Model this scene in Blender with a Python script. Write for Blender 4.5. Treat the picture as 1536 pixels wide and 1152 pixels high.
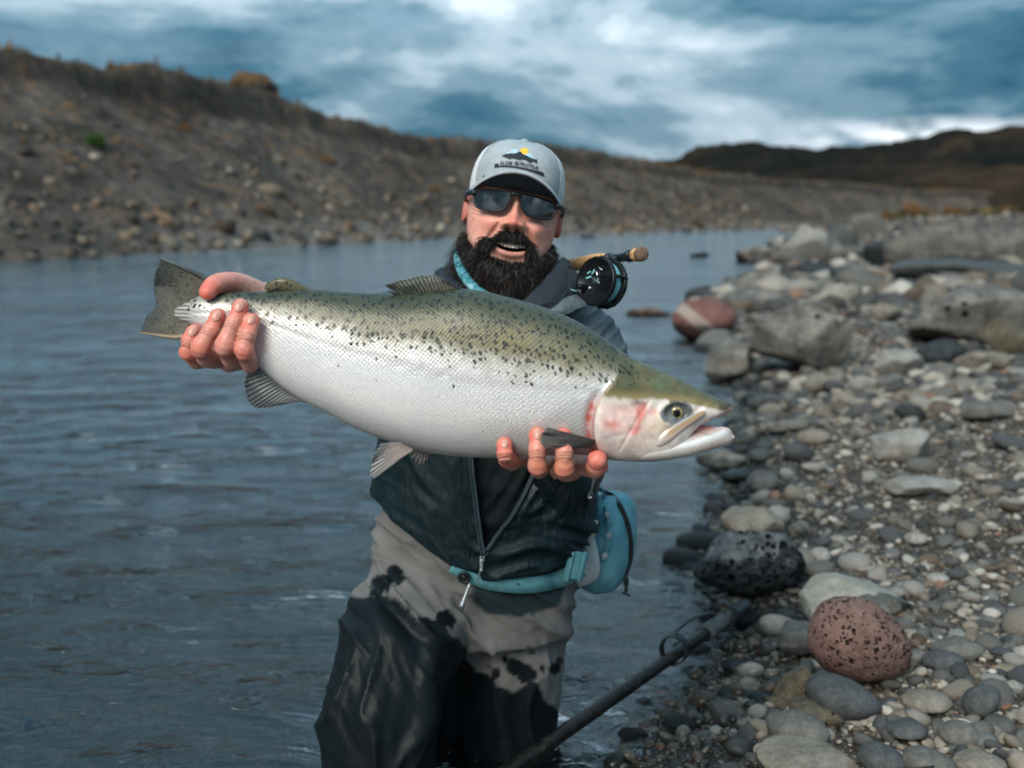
import bpy, bmesh, math, random
import numpy as np
from mathutils import Vector, Matrix
from mathutils.bvhtree import BVHTree

for o in list(bpy.data.objects):
    bpy.data.objects.remove(o)
SC = bpy.context.scene
COL = SC.collection
random.seed(7)
RNG = np.random.default_rng(7)

# ------------------------------------------------------------------ camera
FPX, PITCH, CAMH = 1647.0, math.radians(8.8), 1.0
cam = bpy.data.cameras.new("camera")
cam.sensor_width = 36.0
cam.lens = 36.0 * FPX / 1536.0
cam.clip_start, cam.clip_end = 0.05, 6000
cam.dof.use_dof = True
cam.dof.focus_distance = 1.53
cam.dof.aperture_fstop = 3.7
camo = bpy.data.objects.new("camera", cam)
camo.location = (0, 0, CAMH)
camo.rotation_euler = (math.pi / 2 - PITCH, 0, 0)
COL.objects.link(camo)
SC.camera = camo

# ------------------------------------------------------------------ sky
SUN_EL, SUN_AZ = math.radians(37), math.radians(205)   # azimuth clockwise from +Y
w = bpy.data.worlds.new("World")
SC.world = w
w.use_nodes = True
nt = w.node_tree
nt.nodes.clear()


def nd(nt, kind, inp=None, **props):
    n = nt.nodes.new(kind)
    for k, v in props.items():
        setattr(n, k, v)
    for k, v in (inp or {}).items():
        s = n.inputs[k]
        if isinstance(v, bpy.types.NodeSocket):
            nt.links.new(v, s)
        elif isinstance(v, bpy.types.Node):
            nt.links.new(v.outputs[0], s)
        else:
            s.default_value = v
    return n


def ramp(nt, fac, stops, interp="LINEAR"):
    n = nt.nodes.new("ShaderNodeValToRGB")
    n.color_ramp.interpolation = interp
    e = n.color_ramp.elements
    while len(e) < len(stops):
        e.new(0.5)
    for i, (p, c) in enumerate(stops):
        e[i].position = p
        c = (c, c, c) if isinstance(c, (int, float)) else c
        e[i].color = (*c, 1)
    nt.links.new(fac if isinstance(fac, bpy.types.NodeSocket) else fac.outputs[0], n.inputs[0])
    return n


def mth(nt, op, a, b=0.0, c=0.0, clamp=False):
    n = nt.nodes.new("ShaderNodeMath")
    n.operation = op
    n.use_clamp = clamp
    for i, v in enumerate((a, b, c)):
        if isinstance(v, bpy.types.NodeSocket):
            nt.links.new(v, n.inputs[i])
        elif isinstance(v, bpy.types.Node):
            nt.links.new(v.outputs[0], n.inputs[i])
        else:
            n.inputs[i].default_value = v
    return n


def mixc(nt, fac, a, b, mode="MIX"):
    n = nt.nodes.new("ShaderNodeMix")
    n.data_type = "RGBA"
    n.blend_type = mode
    for s, v in ((n.inputs[0], fac), (n.inputs[6], a), (n.inputs[7], b)):
        if isinstance(v, bpy.types.NodeSocket):
            nt.links.new(v, s)
        elif isinstance(v, bpy.types.Node):
            nt.links.new(v.outputs[2 if v.bl_idname == "ShaderNodeMix" else 0], s)
        elif isinstance(v, (tuple, list)):
            s.default_value = (*v, 1) if len(v) == 3 else v
        else:
            s.default_value = v
    return n.outputs[2]


SKYSEED = 13.81
tc = nd(nt, "ShaderNodeTexCoord")
cv = nd(nt, "ShaderNodeMapping", {0: tc.outputs["Generated"], "Location": (SKYSEED, SKYSEED * 1.7, SKYSEED * 0.6), "Rotation": (0.0, 0.10, 0.30), "Scale": (1.0, 1.0, 2.7)})
big = nd(nt, "ShaderNodeTexNoise", {"Vector": cv, "Scale": 2.6, "Detail": 10.0, "Roughness": 0.60, "Distortion": 0.35})
cv2 = nd(nt, "ShaderNodeMapping", {0: tc.outputs["Generated"], "Location": (SKYSEED + 9, 3.0, 1.0), "Scale": (1.0, 1.0, 4.5)})
med = nd(nt, "ShaderNodeTexNoise", {"Vector": cv2, "Scale": 5.0, "Detail": 6.0, "Roughness": 0.52, "Distortion": 0.3})
dens = mth(nt, "ADD", mth(nt, "MULTIPLY", big.outputs[0], 0.70), mth(nt, "MULTIPLY", med.outputs[0], 0.30))
cloud = ramp(nt, dens, [(0.38, (0.008, 0.042, 0.072)), (0.45, (0.030, 0.082, 0.122)), (0.51, (0.090, 0.155, 0.20)),
                        (0.57, (0.20, 0.265, 0.31)), (0.63, (0.34, 0.40, 0.44)), (0.72, (0.44, 0.48, 0.51))], "EASE")
sky = nd(nt, "ShaderNodeTexSky", sky_type="NISHITA", sun_disc=False, sun_elevation=SUN_EL, sun_rotation=SUN_AZ,
         air_density=1.0, dust_density=1.5)
skyd = mixc(nt, 1.0, sky.outputs[0], (0.06, 0.06, 0.06), "MULTIPLY")
gap = ramp(nt, med.outputs[0], [(0.30, 0.25), (0.42, 0.0)])
skyc = mixc(nt, gap.outputs[0], cloud.outputs[0], skyd)
# the bright break in the clouds low over the hills
sg = nd(nt, "ShaderNodeSeparateXYZ", {0: tc.outputs["Generated"]})
gz = mth(nt, "SUBTRACT", 1.0, mth(nt, "DIVIDE", mth(nt, "ABSOLUTE", mth(nt, "SUBTRACT", sg.outputs[2], 0.066)), 0.016), clamp=True)
gx_ = mth(nt, "SUBTRACT", 1.0, mth(nt, "DIVIDE", mth(nt, "ABSOLUTE", mth(nt, "SUBTRACT", sg.outputs[0], 0.345)), 0.12), clamp=True)
gn = nd(nt, "ShaderNodeTexNoise", {"Vector": nd(nt, "ShaderNodeMapping", {0: tc.outputs["Generated"], "Scale": (1.0, 1.0, 2.5)}), "Scale": 22.0, "Detail": 3.0})
gm = mth(nt, "MULTIPLY", mth(nt, "MULTIPLY", gz, mth(nt, "POWER", gx_, 0.5)), mth(nt, "MULTIPLY", mth(nt, "SUBTRACT", gn.outputs[0], 0.36, clamp=True), 5.0, clamp=True))
gm = mth(nt, "MULTIPLY", gm, mth(nt, "GREATER_THAN", sg.outputs[1], 0.0))
skyc = mixc(nt, gm.outputs[0], skyc, (0.62, 0.66, 0.69))
# an overcast sky grows brighter toward the zenith: (1 + 2 sin h) / 3
sepd = nd(nt, "ShaderNodeSeparateXYZ", {0: tc.outputs["Generated"]})
cie = mth(nt, "ADD", mth(nt, "MULTIPLY", mth(nt, "MAXIMUM", sepd.outputs[2], 0.0), 1.7), 0.68)
bg = nd(nt, "ShaderNodeBackground", {"Color": skyc, "Strength": cie.outputs[0]})
nd(nt, "ShaderNodeOutputWorld", {0: bg})

# ------------------------------------------------------------------ sun behind thin cloud
sun = bpy.data.lights.new("sun", "SUN")
sun.energy = 1.5
sun.angle = math.radians(28)
sun.color = (1.0, 0.93, 0.82)
suno = bpy.data.objects.new("sun", sun)
sd = Vector((math.sin(SUN_AZ) * math.cos(SUN_EL), math.cos(SUN_AZ) * math.cos(SUN_EL), math.sin(SUN_EL)))
suno.rotation_euler = sd.to_track_quat("Z", "Y").to_euler()
suno.location = (0, 0, 20)
COL.objects.link(suno)

SC.view_settings.view_transform = "Standard"
SC.view_settings.look = "None"
SC.view_settings.gamma = 1.0
SC.view_settings.exposure = 1.47
SC.view_settings.use_curve_mapping = False
SC.render.engine = "CYCLES"
SC.cycles.use_denoising = True
SC.cycles.max_bounces = 8
SC.cycles.transparent_max_bounces = 12
SC.cycles.sample_clamp_indirect = 6.0


# ------------------------------------------------------------------ helpers
CP, SP = math.cos(PITCH), math.sin(PITCH)


def P(px, py, Y):
    """the point at distance Y in front of the camera plane seen at photo position px, py"""
    a, b = (px - 768.0) / FPX, (576.0 - py) / FPX
    d = np.array([a, CP + b * SP, -SP + b * CP])
    t = Y / d[1]
    return np.array([0, 0, CAMH]) + d * t


def G(px, py, z=0.0):
    a, b = (px - 768.0) / FPX, (576.0 - py) / FPX
    d = np.array([a, CP + b * SP, -SP + b * CP])
    t = (z - CAMH) / d[2]
    return np.array([0, 0, CAMH]) + d * t


def PX(v):
    """photo position of world points (N,3)"""
    v = np.atleast_2d(v)
    y, z = v[:, 1], v[:, 2] - CAMH
    f = y * CP - z * SP
    u = y * SP + z * CP
    return np.stack([768 + FPX * v[:, 0] / f, 576 - FPX * u / f], 1)


def _h(ix, iy, iz):
    n = (ix.astype(np.uint32) * np.uint32(374761393) + iy.astype(np.uint32) * np.uint32(668265263)
         + iz.astype(np.uint32) * np.uint32(2147483647 - 58))
    n = (n ^ (n >> np.uint32(13))) * np.uint32(1274126177)
    n = n ^ (n >> np.uint32(16))
    return n.astype(np.float64) / 4294967295.0


def vn(p):
    """smooth value noise, -1..1, p (N,3)"""
    p = np.asarray(p, float) + 500.0
    i = np.floor(p).astype(np.int64)
    f = p - i
    f = f * f * f * (f * (f * 6 - 15) + 10)
    r = 0
    for dx in (0, 1):
        for dy in (0, 1):
            for dz in (0, 1):
                wgt = ((f[:, 0] if dx else 1 - f[:, 0]) * (f[:, 1] if dy else 1 - f[:, 1]) * (f[:, 2] if dz else 1 - f[:, 2]))
                r = r + wgt * _h(i[:, 0] + dx, i[:, 1] + dy, i[:, 2] + dz)
    return r * 2 - 1


def fbm(p, oct=4, gain=0.5):
    p = np.asarray(p, float)
    r, a, s = 0, 1.0, 0
    for k in range(oct):
        r = r + a * vn(p * (2.03 ** k) + 17.3 * k)
        s += a
        a *= gain
    return r / s


def sm(x, a, b):
    t = np.clip((np.asarray(x, float) - a) / (b - a), 0, 1)
    return t * t * (3 - 2 * t)


def gs(x, s):
    return np.exp(-(np.asarray(x, float) / s) ** 2)


def spl(xs, pts, vals=None):
    """smooth (monotone-ish cubic Hermite) interpolation of vals over pts"""
    pts, vals = np.asarray(pts, float), np.asarray(vals, float)
    m = np.gradient(vals, pts, axis=0)
    xs = np.clip(np.asarray(xs, float), pts[0], pts[-1])
    k = np.clip(np.searchsorted(pts, xs) - 1, 0, len(pts) - 2)
    h = pts[k + 1] - pts[k]
    t = (xs - pts[k]) / h
    if vals.ndim > 1:
        t, h = t[:, None], h[:, None]
    return ((2 * t ** 3 - 3 * t ** 2 + 1) * vals[k] + (t ** 3 - 2 * t ** 2 + t) * h * m[k]
            + (-2 * t ** 3 + 3 * t ** 2) * vals[k + 1] + (t ** 3 - t ** 2) * h * m[k + 1])


def curve(pts, n):
    """resample a polyline of control points smoothly to n points"""
    pts = np.asarray(pts, float)
    d = np.concatenate([[0], np.cumsum(np.linalg.norm(np.diff(pts[:, :3], axis=0), axis=1))])
    return spl(np.linspace(0, d[-1], n), d, pts)


def obj(name, verts, faces, mat=None, parent=None, smooth=True, uv=None, col=None, kind=None):
    me = bpy.data.meshes.new(name)
    if isinstance(faces, np.ndarray):
        verts = np.ascontiguousarray(verts, dtype=np.float32)
        k = faces.shape[1]
        me.vertices.add(len(verts))
        me.vertices.foreach_set("co", verts.ravel())
        me.loops.add(faces.size)
        me.loops.foreach_set("vertex_index", np.ascontiguousarray(faces, dtype=np.int32).ravel())
        me.polygons.add(len(faces))
        me.polygons.foreach_set("loop_start", np.arange(0, faces.size, k, dtype=np.int32))
        me.update(calc_edges=True)
    else:
        me.from_pydata([tuple(v) for v in verts], [], [tuple(f) for f in faces])
        me.update()
    if smooth:
        me.polygons.foreach_set("use_smooth", np.ones(len(me.polygons), dtype=bool))
    if uv is not None:
        lay = me.uv_layers.new(name="UVMap")
        li = np.empty(len(me.loops), dtype=np.int32)
        me.loops.foreach_get("vertex_index", li)
        lay.data.foreach_set("uv", np.asarray(uv, dtype=np.float32)[li].ravel())
    if col is not None:
        for an, arr in (col.items() if isinstance(col, dict) else {"Col": col}.items()):
            at = me.color_attributes.new(an, "FLOAT_COLOR", "POINT")
            a = np.ones((len(me.vertices), 4), dtype=np.float32)
            arr = np.asarray(arr)
            a[:, :arr.shape[1]] = arr
            at.data.foreach_set("color", a.ravel())
    o = bpy.data.objects.new(name, me)
    COL.objects.link(o)
    if mat is not None:
        me.materials.append(mat)
    if parent is not None:
        o.parent = parent
    if kind:
        o["kind"] = kind
    return o


def empty(name, label=None, cat=None, group=None, loc=None):
    o = bpy.data.objects.new(name, None)
    o.empty_display_size = 0.05
    COL.objects.link(o)
    tag(o, label, cat, group)
    return o


def tag(o, label=None, cat=None, group=None):
    if label:
        o["label"] = label
    if cat:
        o["category"] = cat
    if group:
        o["group"] = group
    return o


def gridfaces(n, m, closed=False):
    """quads of an n x m vertex grid; closed wraps the second direction"""
    i, j = np.meshgrid(np.arange(n - 1), np.arange(m if closed else m - 1), indexing="ij")
    j2 = (j + 1) % m
    return np.stack([i * m + j, i * m + j2, (i + 1) * m + j2, (i + 1) * m + j], -1).reshape(-1, 4)


def tube(path, rad, n=10, cap=True, flat=1.0, up=(0, 0, 1)):
    """swept tube, path (k,3), rad scalar or (k,); returns verts, faces(list)"""
    path = np.asarray(path, float)
    k = len(path)
    rad = np.broadcast_to(np.asarray(rad, float), (k,))
    t = np.gradient(path, axis=0)
    t /= np.linalg.norm(t, axis=1)[:, None] + 1e-12
    u = np.asarray(up, float)
    V = []
    for i in range(k):
        a = u - t[i] * np.dot(u, t[i])
        if np.linalg.norm(a) < 1e-3:
            a = np.cross(t[i], (1, 0, 0))
        a /= np.linalg.norm(a)
        b = np.cross(t[i], a)
        u = a
        th = np.linspace(0, 2 * np.pi, n, endpoint=False)
        V.append(path[i] + rad[i] * (np.cos(th)[:, None] * a * flat + np.sin(th)[:, None] * b))
    V = np.concatenate(V)
    F = [tuple(f) for f in gridfaces(k, n, True)]
    if cap:
        F.append(tuple(range(n - 1, -1, -1)))
        F.append(tuple((k - 1) * n + j for j in range(n)))
    return V, F


def join(parts):
    V, F, o = [], [], 0
    for v, f in parts:
        V.append(np.asarray(v, float))
        F += [tuple(int(i) + o for i in q) for q in f]
        o += len(v)
    return np.concatenate(V), F


def capsule(path, rad, n=16, rings=4):
    """tube with round ends"""
    path = np.asarray(path, float)
    rad = np.broadcast_to(np.asarray(rad, float), (len(path),)).copy()
    d0 = path[0] - path[1]
    d0 /= np.linalg.norm(d0)
    d1 = path[-1] - path[-2]
    d1 /= np.linalg.norm(d1)
    a = np.linspace(np.pi / 2, 0.12, rings + 1)[:-1]
    pre = [path[0] + d0 * rad[0] * math.sin(x) for x in a]
    prr = [rad[0] * max(math.cos(x), 0.06) for x in a]
    post = [path[-1] + d1 * rad[-1] * math.sin(x) for x in a[::-1]]
    por = [rad[-1] * max(math.cos(x), 0.06) for x in a[::-1]]
    return tube(np.concatenate([pre, path, post]), np.concatenate([prr, rad, por]), n)


def box(c, s, rot=None, bev=0.0):
    """bevelled box centred at c with full sizes s; rot 3x3"""
    bm = bmesh.new()
    bmesh.ops.create_cube(bm, size=1.0)
    for v in bm.verts:
        v.co = Vector((v.co.x * s[0], v.co.y * s[1], v.co.z * s[2]))
    if bev > 0:
        bmesh.ops.bevel(bm, geom=list(bm.edges), offset=bev, segments=3, profile=0.5, affect="EDGES")
    V = np.array([v.co[:] for v in bm.verts])
    bm.verts.index_update()
    F = [tuple(v.index for v in f.verts) for f in bm.faces]
    bm.free()
    if rot is not None:
        V = V @ np.asarray(rot).T
    return V + np.asarray(c), F


def ico(sub):
    bm = bmesh.new()
    bmesh.ops.create_icosphere(bm, subdivisions=sub, radius=1.0)
    V = np.array([v.co[:] for v in bm.verts])
    bm.verts.index_update()
    F = np.array([[v.index for v in f.verts] for f in bm.faces])
    bm.free()
    return V, F


def mat(name):
    m = bpy.data.materials.new(name)
    m.use_nodes = True
    nt = m.node_tree
    nt.nodes.clear()
    out = nt.nodes.new("ShaderNodeOutputMaterial")
    b = nt.nodes.new("ShaderNodeBsdfPrincipled")
    nt.links.new(b.outputs[0], out.inputs[0])
    b.inputs["Specular IOR Level"].default_value = 0.15
    return m, nt, b


def setin(nt, b, **kw):
    for k, v in kw.items():
        s = b.inputs[k.replace("_", " ")]
        if isinstance(v, bpy.types.NodeSocket):
            nt.links.new(v, s)
        elif isinstance(v, bpy.types.Node):
            nt.links.new(v.outputs[0], s)
        elif isinstance(v, (tuple, list)) and len(v) == 3 and s.type == "RGBA":
            s.default_value = (*v, 1)
        else:
            s.default_value = v


def simple(name, c, rough=0.6, metal=0.0, var=0.15, scale=40.0, bump=0.0, bscale=200.0, spec=0.3):
    """plain material with a little tonal variation and fine relief"""
    m, nt, b = mat(name)
    t = nd(nt, "ShaderNodeTexCoord")
    n = nd(nt, "ShaderNodeTexNoise", {"Vector": t.outputs["Object"], "Scale": scale, "Detail": 4.0})
    r = ramp(nt, n.outputs[0], [(0.3, tuple(x * (1 - var) for x in c)), (0.7, tuple(min(1, x * (1 + var)) for x in c))])
    setin(nt, b, Base_Color=r, Roughness=rough, Metallic=metal)
    b.inputs["Specular IOR Level"].default_value = spec
    if bump:
        n2 = nd(nt, "ShaderNodeTexNoise", {"Vector": t.outputs["Object"], "Scale": bscale, "Detail": 3.0})
        bp = nd(nt, "ShaderNodeBump", {"Height": n2.outputs[0], "Strength": bump, "Distance": 0.001})
        setin(nt, b, Normal=bp)
    return m
# ================================================================== setting
SHORE_PX = [(880, 1400), (925, 1200), (960, 1152), (1000, 1090), (1055, 1010), (1078, 965), (1060, 905), (1052, 850), (1068, 795), (1092, 745), (1075, 700),
            (1118, 650), (1122, 600), (1108, 565), (1078, 520), (1035, 490), (1060, 455), (1120, 425), (1150, 400), (1122, 384), (1165, 366), (1180, 352), (1165, 344)]
_s = np.array([G(a, b) for a, b in SHORE_PX])
SHY = np.concatenate([[-200, -5, 0.6], _s[:, 1], [95, 120, 400]])
SHX = np.concatenate([[-60, -1.2, 0.10], _s[:, 0], [27, 45, 400]])
_o = np.argsort(SHY)
SHY, SHX = SHY[_o], SHX[_o]


def shore_x(y):
    return np.interp(y, SHY, SHX)


def ground_z(x, y):
    x, y = np.asarray(x, float), np.asarray(y, float)
    sc = np.clip(y / 3.0, 1, 12)
    d = (x - shore_x(y)) + 0.05 * sc * vn(np.stack([x * 1.7 / sc, y * 1.7 / sc, 0 * x], -1).reshape(-1, 3)).reshape(x.shape)
    land = 0.07 * (1 - np.exp(-np.maximum(d, 0) / 0.30)) + 0.05 * np.clip(d, 0, 8) + 0.012 * np.clip(d - 8, 0, 40)
    far = sm(y, 14, 40) * sm(d, 0.5, 9) * 0.35
    wet = np.maximum(-0.55, np.minimum(d, 0) * 0.30)
    n = 0.02 * fbm(np.stack([x * 2.2, y * 2.2, 0 * x + 3], -1).reshape(-1, 3), 4).reshape(x.shape)
    return np.where(d > 0, land + far + n * np.clip(d / 0.3, 0, 1), wet + n * 0.6)


# ---- ground: riverbed and gravel bank in one sheet that runs to the horizon
def spaced(a, b, fa, fb, step, grow):
    v = list(np.arange(fa, fb, step))
    s = step
    x = fa
    while x > a:
        s *= grow
        x -= s
        v.insert(0, x)
    s, x = step, v[-1]
    while x < b:
        s *= grow
        x += s
        v.append(x)
    return np.array(v)


gx = spaced(-900, 900, -0.6, 3.2, 0.03, 1.09)
gy = spaced(-700, 1400, 1.3, 6.0, 0.03, 1.07)
XX, YY = np.meshgrid(gx, gy, indexing="ij")
ZZ = ground_z(XX, YY)

m_ground, nt, b = mat("gravel_ground")
geo = nd(nt, "ShaderNodeNewGeometry")
n1 = nd(nt, "ShaderNodeTexNoise", {"Vector": geo.outputs["Position"], "Scale": 2.0, "Detail": 8.0, "Roughness": 0.65})
n2 = nd(nt, "ShaderNodeTexVoronoi", {"Vector": geo.outputs["Position"], "Scale": 85.0})
n3 = nd(nt, "ShaderNodeTexVoronoi", {"Vector": geo.outputs["Position"], "Scale": 28.0})
c1 = ramp(nt, n1.outputs[0], [(0.3, (0.018, 0.014, 0.010)), (0.5, (0.042, 0.034, 0.026)), (0.72, (0.085, 0.075, 0.062))])
grit = ramp(nt, n2.outputs["Color"], [(0.0, 0.45), (1.0, 1.7)])
c2 = mixc(nt, 1.0, c1.outputs[0], grit.outputs[0], "MULTIPLY")
sepz = nd(nt, "ShaderNodeSeparateXYZ", {0: geo.outputs["Position"]})
wetm = nd(nt, "ShaderNodeMapRange", {0: sepz.outputs[2], 1: 0.015, 2: 0.085, 3: 0.0, 4: 1.0})
c3 = mixc(nt, wetm.outputs[0], (0.010, 0.013, 0.012), c2)
rgh = nd(nt, "ShaderNodeMapRange", {0: wetm.outputs[0], 1: 0.0, 2: 1.0, 3: 0.35, 4: 0.9})
hb = mth(nt, "ADD", mth(nt, "MULTIPLY", n2.outputs[0], 0.6), n3.outputs[0])
bp = nd(nt, "ShaderNodeBump", {"Height": hb, "Strength": 0.7, "Distance": 0.012, })
bp.invert = True
spc = nd(nt, "ShaderNodeMapRange", {0: sepz.outputs[2], 1: -0.02, 2: 0.01, 3: 0.0, 4: 0.12})
setin(nt, b, Base_Color=c3, Roughness=rgh, Normal=bp, Specular_IOR_Level=spc)
obj("ground", np.stack([XX, YY, ZZ], -1).reshape(-1, 3), gridfaces(len(gx), len(gy))[:, ::-1], m_ground, kind="structure")

# ---- river
m_water, nt, b = mat("river_water")
nt.nodes.remove(b)
out = nt.nodes["Material Output"]
geo = nd(nt, "ShaderNodeNewGeometry")
mp = nd(nt, "ShaderNodeMapping", {0: geo.outputs["Position"], "Scale": (0.72, 1.6, 1.0), "Rotation": (0, 0, 0.30)})
wa = nd(nt, "ShaderNodeTexNoise", {"Vector": mp, "Scale": 2.6, "Detail": 4.0, "Roughness": 0.55, "Distortion": 0.8})
wb = nd(nt, "ShaderNodeTexNoise", {"Vector": mp, "Scale": 13.0, "Detail": 4.0, "Roughness": 0.6, "Distortion": 1.2})
wc = nd(nt, "ShaderNodeTexNoise", {"Vector": geo.outputs["Position"], "Scale": 0.45, "Detail": 3.0})
amp = ramp(nt, wc.outputs[0], [(0.35, 0.45), (0.65, 1.0)])
sw = nd(nt, "ShaderNodeSeparateXYZ", {0: geo.outputs["Position"]})
fad = nd(nt, "ShaderNodeMapRange", {0: sw.outputs[1], 1: 1.7, 2: 5.0, 3: 1.0, 4: 0.14})
hg = mth(nt, "MULTIPLY", mth(nt, "ADD", wa.outputs[0], mth(nt, "MULTIPLY", wb.outputs[0], 0.17)), amp.outputs[0])
hh = mth(nt, "MULTIPLY", hg, fad.outputs[0])
bp = nd(nt, "ShaderNodeBump", {"Height": hg, "Strength": 1.0, "Distance": 0.11})
bpf = nd(nt, "ShaderNodeBump", {"Height": hh, "Strength": 1.0, "Distance": 0.12})
fr = nd(nt, "ShaderNodeFresnel", {"IOR": 1.62, "Normal": bpf})
gl = nd(nt, "ShaderNodeBsdfGlossy", {"Color": (0.95, 0.97, 0.98, 1), "Roughness": 0.06, "Normal": bp})
tr = nd(nt, "ShaderNodeBsdfRefraction", {"Color": (0.62, 0.74, 0.76, 1), "Roughness": 0.0, "IOR": 1.10, "Normal": bp})
trs = nd(nt, "ShaderNodeBsdfTransparent", {"Color": (0.55, 0.66, 0.68, 1)})
silt = nd(nt, "ShaderNodeBsdfDiffuse", {"Color": (0.10, 0.155, 0.165, 1)})
und0 = nd(nt, "ShaderNodeMixShader", {0: 0.7, 1: trs.outputs[0], 2: tr.outputs[0]})
under = nd(nt, "ShaderNodeMixShader", {0: 0.03, 1: und0.outputs[0], 2: silt.outputs[0]})
mx2 = nd(nt, "ShaderNodeMixShader", {0: fr.outputs[0], 1: under.outputs[0], 2: gl.outputs[0]})
nt.links.new(mx2.outputs[0], out.inputs[0])
wx = spaced(-120, 130, -2.6, 1.6, 0.035, 1.08)
wy = spaced(-120, 130, 1.2, 5.0, 0.035, 1.07)
WX, WY = np.meshgrid(wx, wy, indexing="ij")
pp = np.stack([WX * 1.1 + 0.25 * WY, WY * 2.3 - 0.3 * WX, 0 * WX], -1).reshape(-1, 3)
calm = 0.35 + 0.65 * sm(shore_x(WY) - WX, 0.1, 1.6).ravel()
WZ = (0.034 * fbm(pp * 1.3, 3) / (1 + np.maximum(WY.ravel(), 0) / 9) + 0.010 * fbm(pp * 4.5 + 9, 2)) * calm
for _rx, _ry in ((G(572, 1130)[0], 1.75), (G(765, 1110)[0], 2.0)):
    _r = np.hypot(WX.ravel() - _rx, WY.ravel() - _ry)
    WZ = WZ + 0.0045 * np.sin(_r * 52 + 2 * vn(pp * 2)) * gs(_r - 0.16, 0.24)
obj("water", np.stack([WX.ravel(), WY.ravel(), WZ], -1), gridfaces(len(wx), len(wy))[:, ::-1], m_water, kind="structure")

# ---- the eroded gravel slope across the river
BK = np.array([(-70, -160), (-30, -40), (-20, -5), (-15.5, 11), (-11.3, 22.5), (-8.9, 28), (-6.6, 34), (-2.0, 46), (3, 55), (9, 62), (18.5, 75), (30, 88), (60, 112), (140, 160)], float)
BH = np.array([8.5, 8.3, 8.1, 7.9, 7.5, 6.6, 6.0, 5.6, 5.0, 4.4, 3.7, 3.4, 3.2, 3.2])
NT_, NS_ = 420, 90
d = np.concatenate([[0], np.cumsum(np.linalg.norm(np.diff(BK, axis=0), axis=1))])
tt = np.concatenate([np.linspace(0, d[3], 40)[:-1], np.linspace(d[3], d[10], 340), np.linspace(d[10], d[-1], 42)[1:]])
NT_ = len(tt)
base = spl(tt, d, BK)
hgt = spl(tt, d, BH)
tang = np.gradient(base, axis=0)
tang /= np.linalg.norm(tang, axis=1)[:, None]
nrm = np.stack([-tang[:, 1], tang[:, 0]], 1)
ss = np.concatenate([np.linspace(-0.12, 1.0, 64), np.linspace(1.02, 1.3, 12), np.linspace(1.4, 12, 14)])
HV = []
for i in range(NT_):
    h = hgt[i] + 0.40 * vn(np.array([[tt[i] * 0.09, 3, 1]]))[0] + 0.16 * vn(np.array([[tt[i] * 0.4, 8, 1]]))[0] + 0.08 * vn(np.array([[tt[i] * 1.1, 5, 1]]))[0]
    off = np.where(ss < 1, ss * hgt[i] * 1.35, hgt[i] * 1.35 + (ss - 1) * 9)
    prof = np.where(ss < 0.88, ss * 0.80 / 0.88, 0.80 + 0.20 * sm(ss, 0.88, 0.96))
    prof = np.where(ss > 1.0, 1.0 + 0.03 * np.minimum(ss - 1, 3), prof)
    HV.append(np.stack([base[i, 0] + nrm[i, 0] * off, base[i, 1] + nrm[i, 1] * off, prof * h], 1))
HV = np.array(HV)
p2 = HV.reshape(-1, 3).copy()
f1 = fbm(np.stack([p2[:, 0] * 0.25, p2[:, 1] * 0.25, p2[:, 2] * 0.5], 1), 5, 0.55)
gul = fbm(np.stack([np.repeat(tt, len(ss)) * 0.35, np.tile(ss, NT_) * 0.8, 0 * f1], 1), 4, 0.6)
msk = np.tile(sm(ss, -0.05, 0.15), NT_)
p2[:, 2] += msk * (0.40 * f1 + 0.15 * gul)
p2[:, :2] += (np.repeat(nrm, len(ss), 0)) * (0.55 * gul * msk)[:, None]
hill_s = np.tile(ss, NT_)

m_hill, nt, b = mat("gravel_slope")
geo = nd(nt, "ShaderNodeNewGeometry")
at = nd(nt, "ShaderNodeVertexColor", layer_name="Col")
sepc = nd(nt, "ShaderNodeSeparateColor", {0: at.outputs[0]})
n1 = nd(nt, "ShaderNodeTexNoise", {"Vector": geo.outputs["Position"], "Scale": 0.35, "Detail": 9.0, "Roughness": 0.66})
n2 = nd(nt, "ShaderNodeTexVoronoi", {"Vector": geo.outputs["Position"], "Scale": 3.2, "Randomness": 1.0})
n4 = nd(nt, "ShaderNodeTexNoise", {"Vector": geo.outputs["Position"], "Scale": 1.4, "Detail": 6.0, "Roughness": 0.7})
c1 = ramp(nt, n1.outputs[0], [(0.32, (0.034, 0.031, 0.028)), (0.5, (0.074, 0.066, 0.058)), (0.66, (0.120, 0.102, 0.085))])
spk = ramp(nt, n2.outputs["Color"], [(0.1, 0.6), (0.8, 1.25), (1.0, 2.0)])
c2 = mixc(nt, 0.75, c1.outputs[0], mixc(nt, 1.0, c1.outputs[0], spk.outputs[0], "MULTIPLY"))
rust = ramp(nt, n4.outputs[0], [(0.54, 0.0), (0.66, 0.75)])
c3 = mixc(nt, rust.outputs[0], c2, (0.17, 0.098, 0.050))
veg = ramp(nt, n4.outputs[0], [(0.35, (0.050, 0.036, 0.018)), (0.6, (0.15, 0.085, 0.035))])
strat = mixc(nt, mth(nt, "MULTIPLY", sepc.outputs[1], 0.65).outputs[0], c3, (0.032, 0.028, 0.026))
c4 = mixc(nt, sepc.outputs[0], strat, veg.outputs[0])
c5 = mixc(nt, sepc.outputs[2], c4, (0.26, 0.24, 0.22))
bp = nd(nt, "ShaderNodeBump", {"Height": n4.outputs[0], "Strength": 0.8, "Distance": 0.3})
setin(nt, b, Base_Color=c5, Roughness=0.95, Normal=bp, Specular_IOR_Level=0.0)
q = np.repeat(tt, len(ss))
vegm = sm(hill_s, 0.93, 1.0) + 0.8 * gs(hill_s - 0.74, 0.05) * sm(q, d[3], d[3] + 3) * (1 - sm(q, d[5] - 2, d[5] + 3))
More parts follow.
